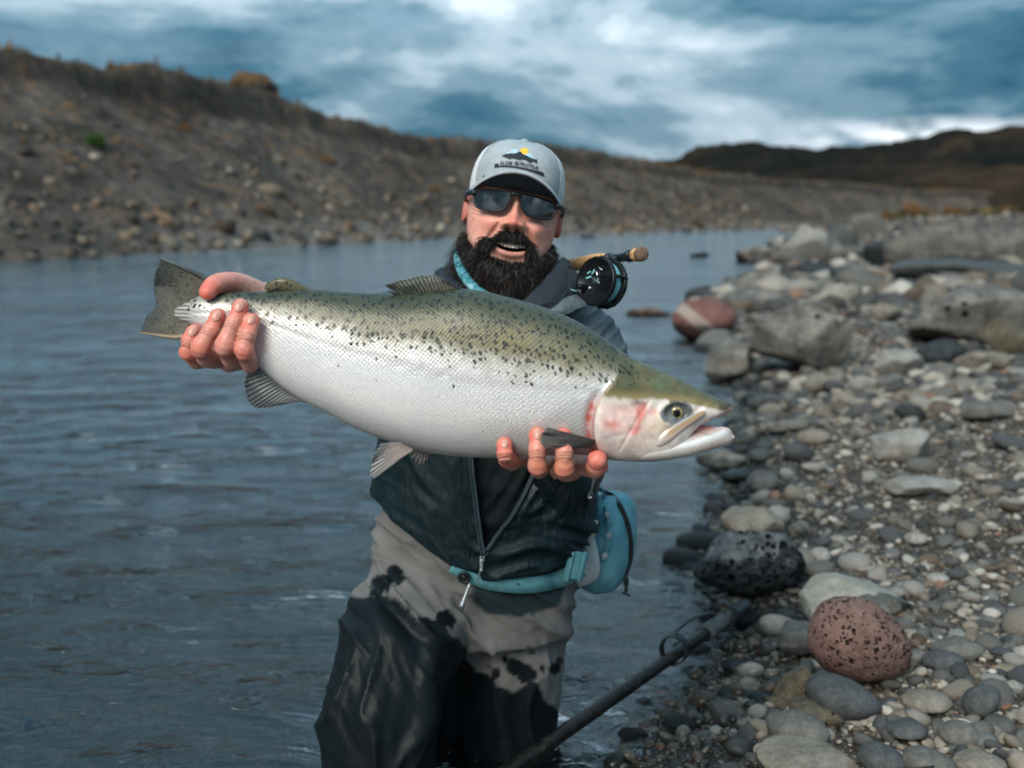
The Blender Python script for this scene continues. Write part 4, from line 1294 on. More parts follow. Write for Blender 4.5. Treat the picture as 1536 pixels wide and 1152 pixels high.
jc = lerp(jc, (0.16, 0.15, 0.15), 0.85 * gs(np.hypot((q_[:, 0] - 1095) / 6, (q_[:, 1] - 649) / 5), 1))
jc = lerp(jc, (0.20, 0.18, 0.17), 0.8 * gs(np.hypot((q_[:, 0] - 1057) / 11, (q_[:, 1] - 648) / 2.0), 1))
jc = jc * (1 + 0.10 * jn)[:, None]
jm = np.zeros((len(v_), 3))
juv = np.stack([v_[:, 0], v_[:, 2]], 1)
obj("lower_jaw", v_, f_, m_fish, trout, uv=juv, col={"Col": np.clip(jc, 0, 1), "Mask": jm})
# maxilla: the long lip bone behind the corner of the mouth
mpath = curve([(*P(1056, 619, 1.268),), (*P(1042, 627, 1.264),), (*P(1022, 640, 1.260),), (*P(1004, 654, 1.258),), (*P(990, 664, 1.260),)], 30)
v_, f_ = capsule(mpath, spl(np.linspace(0, 1, 30), [0, 0.2, 0.6, 0.9, 1], [0.0024, 0.0040, 0.0060, 0.0068, 0.0058]), 18)
mpx = PX(v_)
mdir = np.array([1056 - 990, 619 - 664]) / np.hypot(66, 45)
cr = (mpx[:, 0] - 1023) * -mdir[1] + (mpx[:, 1] - 641.5) * mdir[0]
mc = np.ones((len(v_), 3)) * np.array([0.37, 0.27, 0.17])
mc = lerp(mc, (0.66, 0.58, 0.52), sm(1004 - mpx[:, 0], -6, 10))
mc = lerp(mc, (0.27, 0.16, 0.07), 0.8 * gs(cr + 2.0, 2.6) * sm(mpx[:, 0], 996, 1008) * (0.7 + 0.5 * fbm(v_ * 300, 2)))
mc = lerp(mc, (0.22, 0.23, 0.25), 0.9 * sm(-cr, 3.0, 5.0) * sm(mpx[:, 0], 1000, 1015))
mc = lerp(mc, (0.66, 0.52, 0.47), 0.9 * sm(cr, 1.5, 4.5))
v_[:, 1] = 1.2665 + (v_[:, 1] - 1.264) * 0.45
obj("upper_lip", v_, f_, m_fish, trout, uv=np.stack([v_[:, 0], v_[:, 2]], 1), col={"Col": mc, "Mask": np.zeros((len(v_), 3))})
# hooked tip of the snout
v_, f_ = capsule([P(1088, 606, 1.297), P(1094, 608, 1.297), P(1096, 613, 1.297)], [0.0035, 0.0026, 0.0010], 10)
obj("snout_hook", v_, f_, m_fish, trout, uv=np.stack([v_[:, 0], v_[:, 2]], 1), col={"Col": np.tile((0.07, 0.065, 0.05), (len(v_), 1)), "Mask": np.zeros((len(v_), 3))})
# tongue and dark mouth lining
v_, f_ = capsule([P(1010, 646, 1.30), P(1040, 645, 1.298), P(1068, 642, 1.298)], [0.008, 0.007, 0.003], 12)
obj("tongue", v_, f_, simple("mouth_flesh", (0.42, 0.18, 0.16), 0.3, var=0.3), trout)

# ---- eye
fbv = V.reshape(-1, 3)
k = np.argmin(np.hypot(X_ - 1010, Y_ - 612) + np.where(sth[None, :] > 0, 0, 1e6))
ec = fbv[k]
for sgn in (1, -1):
    EV, EF = ico(4)
    c = np.array([ec[0], ec[1] + 0.0062, ec[2]])
    if sgn < 0:
        c[1] = 2 * FY(1010) - c[1]
    r_ = np.hypot(EV[:, 0], EV[:, 2])
    front = EV[:, 1] * sgn < 0
    ecx = np.tile(np.array([[0.05, 0.06, 0.065]]), (len(EV), 1))
    ang = np.arctan2(EV[:, 2], EV[:, 0])
    ecx = lerp(ecx, (0.34, 0.27, 0.11), sm(0.74 - r_, 0, 0.08) * front * (0.75 + 0.2 * np.sin(ang * 5)))
    ecx = lerp(ecx, (0.004, 0.004, 0.004), sm(0.46 - r_, 0, 0.05) * front)
    m_eye = bpy.data.materials.get("trout_eye")
    if m_eye is None:
        m_eye, nt, b = mat("trout_eye")
        setin(nt, b, Base_Color=nd(nt, "ShaderNodeVertexColor", layer_name="Col").outputs[0], Roughness=0.06)
        b.inputs["Coat Weight"].default_value = 0.8
    obj("eye", EV * 0.0108 * np.array([1, 0.75, 1]) + c, EF, m_eye, trout, col=ecx)


# ---- fins: rayed membranes with real thickness
def fin_mat(name, c1, c2, ray_c, spots=0.0, edge=None):
    """UV: u along the fin's width (rays), v from root to edge"""
    m, nt, b = mat(name)
    uvn = nd(nt, "ShaderNodeUVMap", uv_map="UVMap")
    su = nd(nt, "ShaderNodeSeparateXYZ", {0: uvn})
    n1 = nd(nt, "ShaderNodeTexNoise", {"Vector": nd(nt, "ShaderNodeMapping", {0: uvn, "Scale": (8, 2, 1)}), "Scale": 2.0, "Detail": 4.0})
    ph = mth(nt, "ADD", mth(nt, "MULTIPLY", su.outputs[0], 6.2832), mth(nt, "MULTIPLY", n1.outputs[0], 1.6))
    ry = mth(nt, "ADD", mth(nt, "MULTIPLY", mth(nt, "SINE", ph), 0.5), 0.5)
    fine = mth(nt, "ADD", mth(nt, "MULTIPLY", mth(nt, "SINE", mth(nt, "MULTIPLY", ph, 2.0)), 0.5), 0.5)
    c = mixc(nt, su.outputs[1], c1, c2)
    rm = ramp(nt, ry, [(0.55, 0.0), (0.95, 0.85)])
    c = mixc(nt, rm.outputs[0], c, ray_c)
    c = mixc(nt, 0.6, c, ramp(nt, n1.outputs[0], [(0.3, 0.6), (0.7, 1.4)]).outputs[0], "MULTIPLY")
    if spots:
        vv = nd(nt, "ShaderNodeTexVoronoi", {"Vector": nd(nt, "ShaderNodeMapping", {0: uvn, "Scale": (1, 9, 1)}), "Scale": 1.0, "Randomness": 0.7}, voronoi_dimensions="2D")
        rr_ = nd(nt, "ShaderNodeSeparateColor", {0: vv.outputs["Color"]})
        g_ = mth(nt, "LESS_THAN", rr_.outputs[0], spots)
        sp_ = mth(nt, "MULTIPLY", mth(nt, "MULTIPLY", mth(nt, "SUBTRACT", 0.36, vv.outputs[0]), 8.0, clamp=True), g_)
        c = mixc(nt, sp_.outputs[0], c, (0.014, 0.016, 0.016))
    bp = nd(nt, "ShaderNodeBump", {"Height": mth(nt, "ADD", ry, mth(nt, "MULTIPLY", fine, 0.4)), "Strength": 0.8, "Distance": 0.0015})
    setin(nt, b, Base_Color=c, Roughness=0.38, Normal=bp)
    b.inputs["Coat Weight"].default_value = 0.25
    return m


def fin(name, root, edge, rays, m, thick=0.0016, wave=0.0015, nu=80, nv=26, bow=0.0, ragged=1.6, yr=None, ye=None):
    """root and edge: matching lists of photo points; rays run from root to edge"""
    rt = curve([(*P(a, b_, c_),) for a, b_, c_ in root], nu)
    ed = curve([(*P(a, b_, c_),) for a, b_, c_ in edge], nu)
    t = np.linspace(0, 1, nv)
    uu = np.linspace(0, 1, nu)
    rag = 1 + ragged * 0.01 * vn(np.stack([uu * rays * 1.3, 0 * uu, 0 * uu + rays], 1)) + 0.010 * np.sin(uu * rays * 2 * np.pi)
    g = rt[:, None] + (ed - rt)[:, None] * (t[None, :, None] * (1 + (rag - 1)[:, None, None] * t[None, :, None] ** 4))
    yy_ = wave * np.sin(uu[:, None] * rays * 2 * np.pi) * sm(t, 0, 0.4)[None] * 0.5 + bow * np.sin(np.pi * uu)[:, None] * t[None] + 0.003 * vn(np.stack([np.repeat(uu * 5, nv), np.tile(t * 2, nu), np.zeros(nu * nv)], 1)).reshape(nu, nv) * t[None]
    g[:, :, 1] += yy_
    hth = thick * (1.1 - 0.85 * t)[None, :] * np.ones((nu, 1)) * 0.5
    A, B = g.copy(), g.copy()
    A[:, :, 1] -= hth
    B[:, :, 1] += hth
    Vv = np.concatenate([A.reshape(-1, 3), B.reshape(-1, 3)])
    f1 = gridfaces(nu, nv)
    n = nu * nv
    f2 = f1[:, ::-1] + n
    bd = [i * nv for i in range(nu)] + [(nu - 1) * nv + j for j in range(1, nv)] + [i * nv + nv - 1 for i in range(nu - 2, -1, -1)] + [j for j in range(nv - 2, 0, -1)]
    f3 = [(bd[k], bd[(k + 1) % len(bd)], bd[(k + 1) % len(bd)] + n, bd[k] + n) for k in range(len(bd))]
    uvv = np.stack([np.repeat(uu * rays, nv), np.tile(t, nu)], 1)
    return obj(name, Vv, np.concatenate([f1, f2, np.array(f3)]), m, trout, uv=np.concatenate([uvv, uvv]))


Yt = 1.34
m_tail = fin_mat("tail_fin_skin", (0.20, 0.185, 0.13), (0.045, 0.058, 0.060), (0.018, 0.024, 0.026), 0.55)
fin("tail_fin", [(322, 424, Yt), (306, 444, Yt), (298, 458, Yt), (296, 470, Yt), (292, 488, Yt), (284, 505, Yt)],
    [(241, 387, Yt - 0.01), (234, 410, Yt - 0.008), (230, 438, Yt), (233, 457, Yt), (220, 476, Yt + 0.004), (211, 498, Yt + 0.006)], 40, m_tail, 0.0022, 0.0012, 200, 34)
v_, f_ = capsule([P(322, 428, Yt), P(300, 412, Yt - 0.004), P(270, 399, Yt - 0.008), P(242, 388, Yt - 0.01)], [0.004, 0.003, 0.0022, 0.0012], 10)
mt2 = simple("fin_edge", (0.06, 0.07, 0.07), 0.4, var=0.3)
obj("tail_fin_edge", v_, f_, mt2, trout)
v_, f_ = capsule([P(288, 503, Yt), P(262, 506, Yt), P(236, 503, Yt + 0.004), P(212, 499, Yt + 0.006)], [0.0035, 0.0028, 0.002, 0.0012], 10)
obj("tail_fin_edge", v_, f_, simple("fin_edge_tan", (0.20, 0.155, 0.10), 0.4, var=0.3), trout)
m_dors = fin_mat("dorsal_fin_skin", (0.22, 0.21, 0.15), (0.16, 0.18, 0.17), (0.05, 0.055, 0.05), 0.35)
fin("dorsal_fin", [(697, 436, 1.33), (670, 438, 1.33), (640, 441, 1.33), (600, 444, 1.33)],
    [(690, 433, 1.325), (650, 413, 1.32), (612, 418, 1.315), (577, 428, 1.315)], 19, m_dors, 0.003, 0.0014, 110, 24, ragged=4)
v_, f_ = capsule([P(597, 442, 1.325), P(590, 439, 1.318), P(582, 437, 1.315)], [0.002, 0.0018, 0.0008], 8)
obj("dorsal_ray", v_, f_, mt2, trout)
m_anal = fin_mat("anal_fin_skin", (0.13, 0.14, 0.15), (0.06, 0.07, 0.075), (0.022, 0.026, 0.028), 0)
fin("anal_fin", [(390, 540, 1.325), (405, 562, 1.325), (425, 582, 1.325), (462, 604, 1.325)],
    [(381, 538, 1.325), (367, 578, 1.322), (374, 604, 1.32), (452, 603, 1.322)], 20, m_anal, 0.0024, 0.0012, 110, 26)
m_pelv = fin_mat("pelvic_fin_skin", (0.42, 0.33, 0.29), (0.14, 0.16, 0.17), (0.06, 0.065, 0.07), 0)
fin("pelvic_fin", [(600, 663, 1.285), (606, 667, 1.285), (612, 670, 1.285), (620, 674, 1.285)],
    [(572, 664, 1.275), (558, 690, 1.27), (556, 718, 1.268), (588, 698, 1.27)], 14, m_pelv, 0.003, 0.0012, 90, 24)
fin("pelvic_fin", [(622, 674, 1.345), (632, 677, 1.345), (640, 678, 1.345), (647, 680, 1.345)],
    [(612, 676, 1.345), (622, 692, 1.345), (630, 698, 1.345), (648, 684, 1.345)], 7, m_pelv, 0.003, 0.0012, 50, 16)
m_pect = fin_mat("pectoral_fin_skin", (0.055, 0.05, 0.05), (0.17, 0.155, 0.15), (0.03, 0.026, 0.026), 0)
fin("pectoral_fin", [(893, 660, 1.270), (892, 664, 1.268), (890, 668, 1.268), (884, 672, 1.270)],
    [(822, 641, 1.240), (812, 652, 1.236), (811, 664, 1.236), (818, 671, 1.240)], 15, m_pect, 0.0036, 0.0014, 90, 30)
# adipose fin: a soft spotted lobe
apt = curve([P(466, 439, 1.33), P(448, 433, 1.33), P(430, 427, 1.33), P(414, 427, 1.33), P(404, 431, 1.33)], 26)
v_, f_ = capsule(apt, spl(np.linspace(0, 1, 26), [0, 0.3, 0.7, 1], [0.004, 0.0065, 0.0082, 0.0058]), 20)
v_[:, 1] = 1.33 + (v_[:, 1] - 1.33) * 0.5
obj("adipose_fin", v_, f_, m_fish, trout, uv=np.stack([v_[:, 0], v_[:, 2]], 1), col={"Col": np.tile((0.085, 0.08, 0.045), (len(v_), 1)), "Mask": np.tile((1.0, 0.2, 0), (len(v_), 1))})
# ================================================================== the angler
person = empty("person", "bearded man in grey cap, sunglasses and dark jacket kneeling in the river holding a trout", "person")


def remesh(V, F, voxel, smooth=4, factor=0.5):
    me = bpy.data.meshes.new("tmp")
    me.from_pydata([tuple(v) for v in V], [], [tuple(int(i) for i in f) for f in F])
    o = bpy.data.objects.new("tmp", me)
    COL.objects.link(o)
    r = o.modifiers.new("r", "REMESH")
    r.mode = "VOXEL"
    r.voxel_size = voxel
    r.use_smooth_shade = True
    if smooth:
        s = o.modifiers.new("s", "SMOOTH")
        s.factor, s.iterations = factor, smooth
    dg = bpy.context.evaluated_depsgraph_get()
    e = o.evaluated_get(dg).to_mesh()
    v = np.empty(len(e.vertices) * 3)
    e.vertices.foreach_get("co", v)
    n = np.empty(len(e.vertices) * 3)
    e.vertex_normals.foreach_get("vector", n)
    f = np.empty(len(e.loops), dtype=np.int32)
    e.loops.foreach_get("vertex_index", f)
    v, n = v.reshape(-1, 3), n.reshape(-1, 3)
    ls = np.empty(len(e.polygons), dtype=np.int32)
    e.polygons.foreach_get("loop_total", ls)
    assert (ls == 4).all()
    o.evaluated_get(dg).to_mesh_clear()
    bpy.data.objects.remove(o)
    bpy.data.meshes.remove(me)
    return v, f.reshape(-1, 4), n


def pts3(l):
    return np.array([(*P(a[0], a[1], a[2]),) for a in l])


def finger(l, n=30):
    """a finger: slimmer between its joints"""
    l2 = [l[0]]
    for a, b_ in zip(l[:-1], l[1:]):
        l2.append(tuple((np.array(a) + np.array(b_)) / 2 * np.array([1, 1, 1, 0.89])))
        l2.append(b_)
    return limb(l2, n)


def limb(l, n=24):
    """l: (px, py, Y, radius)"""
    p = pts3(l)
    c = curve(np.concatenate([p, np.array([[a[3]] for a in l])], 1), n)
    return capsule(c[:, :3], c[:, 3], 18)


# ---- head, modelled upright and then tipped to the side like the photo
ROLL = math.radians(9.2)
HC = P(768, 331, 1.945)
RM = np.array([[math.cos(ROLL), 0, math.sin(ROLL)], [0, 1, 0], [-math.sin(ROLL), 0, math.cos(ROLL)]])
PT = math.radians(-3)
RM = RM @ np.array([[1, 0, 0], [0, math.cos(PT), -math.sin(PT)], [0, math.sin(PT), math.cos(PT)]])
HS = 1.045


def HW2(v):
    return HC + (np.atleast_2d(v) * HS) @ RM.T


zs = [-.145, -.125, -.108, -.095, -.08, -.06, -.04, -.01, .02, .045, .07, .10, .118, .128]
hwz = [.060, .058, .057, .058, .062, .068, .071, .0745, .0765, .078, .077, .066, .045, .012]
yfz = [-.038, -.050, -.072, -.086, -.090, -.091, -.091, -.089, -.085, -.091, -.088, -.068, -.045, -.012]
ybz = [.06, .065, .068, .07, .075, .083, .09, .098, .102, .103, .10, .085, .06, .02]
NZ, NAH = 240, 240
zg = np.linspace(-.145, .128, NZ)
ag = np.linspace(-np.pi, np.pi, NAH, endpoint=False)
ag = ag - 0.42 * np.sin(ag)
hwg, yfg, ybg = spl(zg, zs, hwz), spl(zg, zs, yfz), spl(zg, zs, ybz)
A, Z = np.meshgrid(ag, zg, indexing="xy")
e_ = 2 / 2.35
X = hwg[:, None] * np.sign(np.sin(A)) * np.abs(np.sin(A)) ** e_
Yh = (yfg + ybg)[:, None] / 2 - (ybg - yfg)[:, None] / 2 * np.sign(np.cos(A)) * np.abs(np.cos(A)) ** e_
fr_ = sm(np.cos(A), 0.1, 0.5)
ax_ = np.abs(X)
nx = X - 0.003
nh = spl(Z.ravel(), [-.145, -.03, -.021, -.015, -.007, .0, .012, .03, .045, .128], [0, 0, .003, .018, .027, .0255, .019, .011, .004, 0]).reshape(Z.shape)
nsg = 0.0080 + 0.0045 * gs(Z + .006, .014)
dF = np.maximum(nh, 0) * gs(nx, nsg)
for s in (1, -1):
    dF += .0145 * gs(np.hypot((nx - s * .0155) / .0085, (Z + .0105) / .0085), 1)
    dF -= .006 * gs(np.hypot((nx - s * .0080) / .0042, (Z + .0185) / .0038), 1)
    dF += .012 * gs(np.hypot((nx - s * .041) / .020, (Z + .011) / .016), 1)
    for k_ in range(3):
        dF -= .0016 * gs(Z - (.008 - .006 * k_) - .25 * (np.abs(nx) - .06), .0012) * sm(np.abs(nx), .052, .058) * (1 - sm(np.abs(nx), .070, .074))
    dF -= .012 * gs(np.hypot((nx - s * .032) / .018, (Z - .026) / .012), 1)
fold = .017 + .55 * (-.002 - Z)
dF -= .0065 * gs(np.abs(nx) - fold, .0042) * sm(-Z, .0, .008) * (1 - sm(-Z, .036, .05))
mx = X - 0.005
zc = -.047 + 4.2 * mx ** 2
hm = .0062 * np.sqrt(np.clip(1 - (mx / .0270) ** 2, 0, 1))
md = (Z - zc)
inside = sm(hm - np.abs(md), 0, .0012) * (np.abs(mx) < .0270)
dF += .0048 * gs((md + hm + .0050) / .0050, 1) * gs(mx, .027) * (Z < zc) + .003 * gs((md - hm - .004) / .005, 1) * gs(mx, .03)
dF -= .0035 * gs((md + hm + .0145) / .005, 1) * gs(mx, .026)
dF -= inside * .024
Yh = Yh - dF * fr_ * np.sign(np.maximum(np.cos(A), 0) + 1e-9)
headL = np.stack([X, Yh, Z], -1).reshape(-1, 3)
hn = fbm(headL * 60, 4)
hn2 = fbm(headL * 320 + 7, 2)
xx, zz_ = X.ravel(), Z.ravel()
axx = np.abs(xx)
HCx = np.tile(np.array([[0.72, 0.385, 0.295]]), (len(headL), 1))
red = (gs(np.hypot((nx.ravel()) / .016, (zz_ + .006) / .014), 1) * 0.9 + gs(np.hypot((np.abs(nx.ravel()) - .042) / .022, (zz_ + .012) / .02), 1) * 0.55
       + 0.4 * sm(axx, .06, .078)) * (0.8 + 0.5 * hn)
HCx = lerp(HCx, (0.68, 0.215, 0.165), np.clip(red * 1.25, 0, 0.9))
HCx = lerp(HCx, (0.62, 0.40, 0.33), 0.5 * gs(np.hypot((np.abs(nx.ravel()) - .036) / .012, (zz_ - .002) / .008), 1))
HCx *= (1 + 0.14 * hn2)[:, None]
HCx = lerp(HCx, (0.60, 0.20, 0.155), 0.45 * sm(hn, -0.05, 0.45))
lip = gs((md + hm + .0050) / .0046, 1).ravel() * gs(mx, .026).ravel()
HCx = lerp(HCx, (0.46, 0.17, 0.15), np.clip(1.1 * lip, 0, 0.9))
HCx = lerp(HCx, (0.012, 0.006, 0.005), inside.ravel())
for s in (1, -1):
    HCx = lerp(HCx, (0.03, 0.012, 0.01), 0.85 * gs(np.hypot((nx.ravel() - s * .0080) / .0038, (zz_ + .0185) / .003), 1))

# where the beard grows
bl = np.interp(axx, [0, .010, .030, .037, .045, .057, .066, .073, .077, .09], [-.064, -.066, -.064, -.060, -.058, -.052, -.042, -.026, .020, .045])
wob = .004 * hn
full = sm(bl + wob - zz_, -.002, .004) * sm(.052 - headL[:, 1] + 0.0, 0, .01)
must_top = np.interp(np.abs(mx.ravel()), [0, .010, .020, .030, .036, .045], [-.0215, -.019, -.0235, -.034, -.044, -.06])
must_w = (np.abs(mx.ravel()) < .038) & (headL[:, 1] < -.03)
must = sm(must_top - zz_, -.001, .002) * ((md - hm).ravel() > -.001) * must_w
side_m = (axx < .040) & (axx > .0285) & (zz_ < -.036) & (zz_ > -.07) & (headL[:, 1] < -.03)
must = np.maximum(must, side_m * 1.0)
lipskin = gs(np.hypot(mx.ravel() / .026, (zz_ + .0595) / .0075), 1)
bmask = np.clip(np.maximum(full * (1 - sm(lipskin, .55, .8)), must), 0, 1) * (1 - inside.ravel())
HCx = lerp(HCx, (0.020, 0.016, 0.014), np.clip(bmask, 0, 1) * 0.93)
stub = 0.5 * sm(bl + .016 - zz_, 0, .018) * (headL[:, 1] < .03) * (0.6 + 0.8 * sm(hn2, -.2, .4))
HCx = lerp(HCx, (0.10, 0.055, 0.04), np.clip(stub * (1 - bmask), 0, .6))
F_head = gridfaces(NZ, NAH, True)
head_world = HW2(headL)
top_i = np.arange((NZ - 1) * NAH, NZ * NAH)

# ears
earV, earF, earC = [], [], []
off = 0
for s in (1, -1):
    ev, ef = ico(4)
    e = ev * np.array([.0080, .015, .026])
    rr = np.hypot(ev[:, 1], ev[:, 2])
    e[:, 0] += np.where(ev[:, 0] * s > 0, 1, 0) * s * (.004 * gs(rr - .85, .18) - .006 * gs(rr - .35, .3))
    e[:, 1] += .3 * e[:, 0] * s
    e[:, 2] += .004 * (ev[:, 1])
    e += np.array([s * .0770, .016, .010])
    earV.append(HW2(e))
    earF.append(ef + off)
    off += len(ev)
    earC.append(np.tile((0.46, 0.16, 0.13), (len(ev), 1)))
earV, earF, earC = np.concatenate(earV), np.concatenate(earF), np.concatenate(earC)

# ---- hands, fingers first: tip, joints, root, then palm and wrist
R_F = [[(291, 498, 1.325, .0100), (284, 511, 1.320, .0106), (282, 527, 1.322, .0114), (294, 540, 1.342, .0112), (318, 538, 1.378, .012)],
       [(327, 475, 1.3060, .0106), (317, 494, 1.300, .0110), (301, 521, 1.299, .0126), (310, 537, 1.325, .0118), (336, 539, 1.376, .013)],
       [(361, 461, 1.2990, .0106), (352, 483, 1.292, .0110), (338, 518, 1.289, .0127), (347, 539, 1.322, .0118), (358, 541, 1.376, .013)],
       [(378, 482, 1.2960, .0102), (372, 501, 1.288, .0106), (367, 524, 1.288, .0119), (375, 546, 1.320, .0112), (381, 545, 1.376, .0125)]]
R_T = [(311, 438, 1.322, .0100), (321, 428, 1.333, .0122), (338, 424, 1.350, .0130), (362, 430, 1.378, .0165), (388, 446, 1.405, .020)]
L_F = [[(757, 668, 1.2740, .0102), (757, 681, 1.2680, .0106), (760, 688, 1.280, .0108), (768, 693, 1.32, .0110), (790, 684, 1.37, .012), (806, 668, 1.405, .014)],
       [(806, 653, 1.2640, .0106), (806, 676, 1.2560, .0110), (806, 698, 1.260, .0118), (809, 704, 1.295, .0116), (814, 698, 1.35, .012), (820, 678, 1.405, .015)],
       [(845, 655, 1.2640, .0108), (846, 678, 1.2560, .0114), (846, 701, 1.260, .0122), (847, 706, 1.295, .0118), (847, 699, 1.35, .012), (844, 680, 1.405, .015)],
       [(896, 690, 1.268, .0122), (896, 697, 1.276, .0134), (892, 703, 1.305, .0124), (880, 700, 1.35, .0125), (866, 682, 1.405, .015)]]
hp = [finger(f, 34) for f in R_F] + [limb(R_T, 26)]
hp += [limb([(322, 536, 1.372, .015), (350, 500, 1.392, .020), (385, 470, 1.41, .024), (425, 468, 1.45, .026)]),
       limb([(345, 540, 1.374, .016), (370, 505, 1.395, .021), (400, 475, 1.42, .025)]),
       limb([(378, 544, 1.374, .015), (395, 515, 1.40, .020), (410, 480, 1.43, .025)]),
       limb([(388, 446, 1.405, .021), (405, 455, 1.425, .026), (450, 485, 1.50, .028), (495, 520, 1.60, .034)])]
hp += [finger(f, 34) for f in L_F]
hp += [limb([(806, 668, 1.405, .015), (825, 672, 1.43, .020), (850, 690, 1.48, .025)]), limb([(820, 678, 1.405, .016), (835, 676, 1.43, .021), (852, 692, 1.49, .026)]),
       limb([(844, 680, 1.405, .016), (848, 682, 1.44, .021)]), limb([(866, 682, 1.405, .016), (860, 680, 1.44, .022), (852, 694, 1.50, .027), (850, 705, 1.62, .033)])]
hv, hf = join(hp)
hv, hf, hn_ = remesh(hv, hf, 0.0014, 2)
# skin colour: red finger ends and knuckles, paler between
pc = PX(hv)
hnz = fbm(hv * 90, 3)
hcol = np.tile(np.array([[0.58, 0.29, 0.225]]), (len(hv), 1))
redn = np.zeros(len(hv))
crease = np.zeros(len(hv))
for f in R_F + L_F + [R_T]:
    p = pts3(f)
    redn = np.maximum(redn, gs(np.linalg.norm(hv - p[0], axis=1), .020))
    redn = np.maximum(redn, 0.85 * gs(np.linalg.norm(hv - p[2], axis=1), .017))
    ax = p[1] - p[0]
    L = np.linalg.norm(ax)
    ax = ax / L
    near = gs(np.linalg.norm(hv - (p[1] + ax * L * .55), axis=1), .015)
    tpar = (hv - p[1]) @ ax
    for q_ in (.003, .0065, .010):
        crease = np.maximum(crease, near * gs(tpar - q_ - .001 * hnz, .0009))
hv = hv - hn_ * (crease * .0014 + 0.0006 * hnz)[:, None]
hcol = lerp(hcol, (0.60, 0.12, 0.09), np.clip(1.15 * redn * (0.85 + 0.9 * hnz), 0, .9))
hcol = lerp(hcol, (0.56, 0.30, 0.21), 0.6 * sm(hnz, .1, .5) * (1 - redn))
hcol = lerp(hcol, (0.22, 0.07, 0.05), crease * .7)
hcol = lerp(hcol, (0.52, 0.22, 0.11), 0.55 * gs(np.hypot((pc[:, 0] - 828) / 35, (pc[:, 1] - 698) / 16), 1))

# trunk under the clothes
cp = [limb([(770, 390, 1.95, .055), (765, 440, 1.96, .062), (755, 500, 1.97, .10), (745, 620, 1.97, .115), (735, 760, 1.97, .115), (725, 860, 1.97, .105)]),
      limb([(755, 480, 1.97, .06), (640, 515, 1.955, .045), (560, 560, 1.80, .038), (490, 525, 1.60, .032)]),
      limb([(755, 480, 1.97, .06), (872, 515, 1.955, .045), (890, 610, 1.85, .038), (850, 700, 1.62, .032)]),
      limb([(690, 860, 1.96, .07), (606, 980, 1.82, .06), (580, 1080, 1.755, .05)]),
      limb([(780, 870, 1.97, .07), (770, 980, 1.99, .06), (766, 1070, 2.0, .05)])]
cv_, cf_ = join(cp)
cv_, cf_, _ = remesh(cv_, cf_, 0.009, 2)
tri = np.concatenate([earF])
Vb = np.concatenate([head_world, earV, hv, cv_])
Cb = np.concatenate([np.clip(HCx, 0, 1), earC, np.clip(hcol, 0, 1), np.tile((0.5, 0.25, 0.19), (len(cv_), 1))])
o1, o2, o3 = len(head_world), len(head_world) + len(earV), len(head_world) + len(earV) + len(hv)
Fb = [tuple(f) for f in F_head] + [tuple(top_i)] + [tuple(f + o1) for f in earF] + [tuple(f + o2) for f in hf] + [tuple(f + o3) for f in cf_]

m_skin, nt, b = mat("weathered_skin")
at = nd(nt, "ShaderNodeVertexColor", layer_name="Col")
t = nd(nt, "ShaderNodeTexCoord")
n1 = nd(nt, "ShaderNodeTexNoise", {"Vector": t.outputs["Object"], "Scale": 420.0, "Detail": 4.0})
n2 = nd(nt, "ShaderNodeTexVoronoi", {"Vector": t.outputs["Object"], "Scale": 900.0})
c = mixc(nt, 0.6, at.outputs[0], ramp(nt, n1.outputs[0], [(0.3, 0.78), (0.7, 1.2)]).outputs[0], "MULTIPLY")
bp = nd(nt, "ShaderNodeBump", {"Height": mth(nt, "ADD", n1.outputs[0], mth(nt, "MULTIPLY", n2.outputs[0], 0.5)), "Strength": 0.38, "Distance": 0.0011})
b.inputs["Specular IOR Level"].default_value = 0.35
setin(nt, b, Base_Color=c, Roughness=0.36, Normal=bp, Subsurface_Weight=0.12, Subsurface_Scale=0.006)
b.inputs["Subsurface Radius"].default_value = (1.0, 0.35, 0.2)
body = obj("body", Vb, Fb, m_skin, person, col=Cb)
body["label"] = "ruddy face and bare wet hands"

# fingernails
m_nail = simple("fingernail", (0.52, 0.26, 0.20), 0.22, var=0.12, scale=200)
for f, wv in [(R_F[0], 1), (R_F[1], 1), (R_F[2], 1), (R_F[3], .9), (L_F[0], .8), (L_F[1], .9)]:
    p = pts3(f)
    ax = p[0] - p[1]
    ax /= np.linalg.norm(ax)
    up = np.array([0, -1.0, 0.15])
    up -= ax * np.dot(up, ax)
    up /= np.linalg.norm(up)
    sd_ = np.cross(ax, up)
    c = p[0] + up * (f[0][3] * 0.97) - ax * .0010
    nv, nf = ico(3)
    L = nv * np.array([.0062, .0080, .0016]) * wv
    L[:, 2] -= (nv[:, 0] ** 2) * .0020 + np.clip(nv[:, 1], 0, 1) ** 2 * .0022
    obj("fingernail", c + L[:, 0:1] * sd_ + L[:, 1:2] * ax + L[:, 2:3] * up, nf, m_nail, body)

# teeth
m_teeth = simple("tooth", (0.72, 0.65, 0.54), 0.25, var=0.08, scale=300)
for k in range(-4, 4):
    xk = .005 + (k + .5) * .0060
    wk = .0031 if abs(k + .5) < 1 else .0028
    v_, f_ = box((xk, -.0905 + 9 * (xk - .005) ** 2, -.0420 + 4.0 * (xk - .005) ** 2), (wk * 1.9, .005, .0100 if abs(k + .5) < 1.6 else .0078), bev=.0012)
    obj("tooth", HW2(v_), f_, m_teeth, body)

# ---- beard
m_hair, nt, b = mat("dark_beard_hair")
at = nd(nt, "ShaderNodeVertexColor", layer_name="Col")
setin(nt, b, Base_Color=at.outputs[0], Roughness=0.55)
b.inputs["Specular IOR Level"].default_value = 0.22


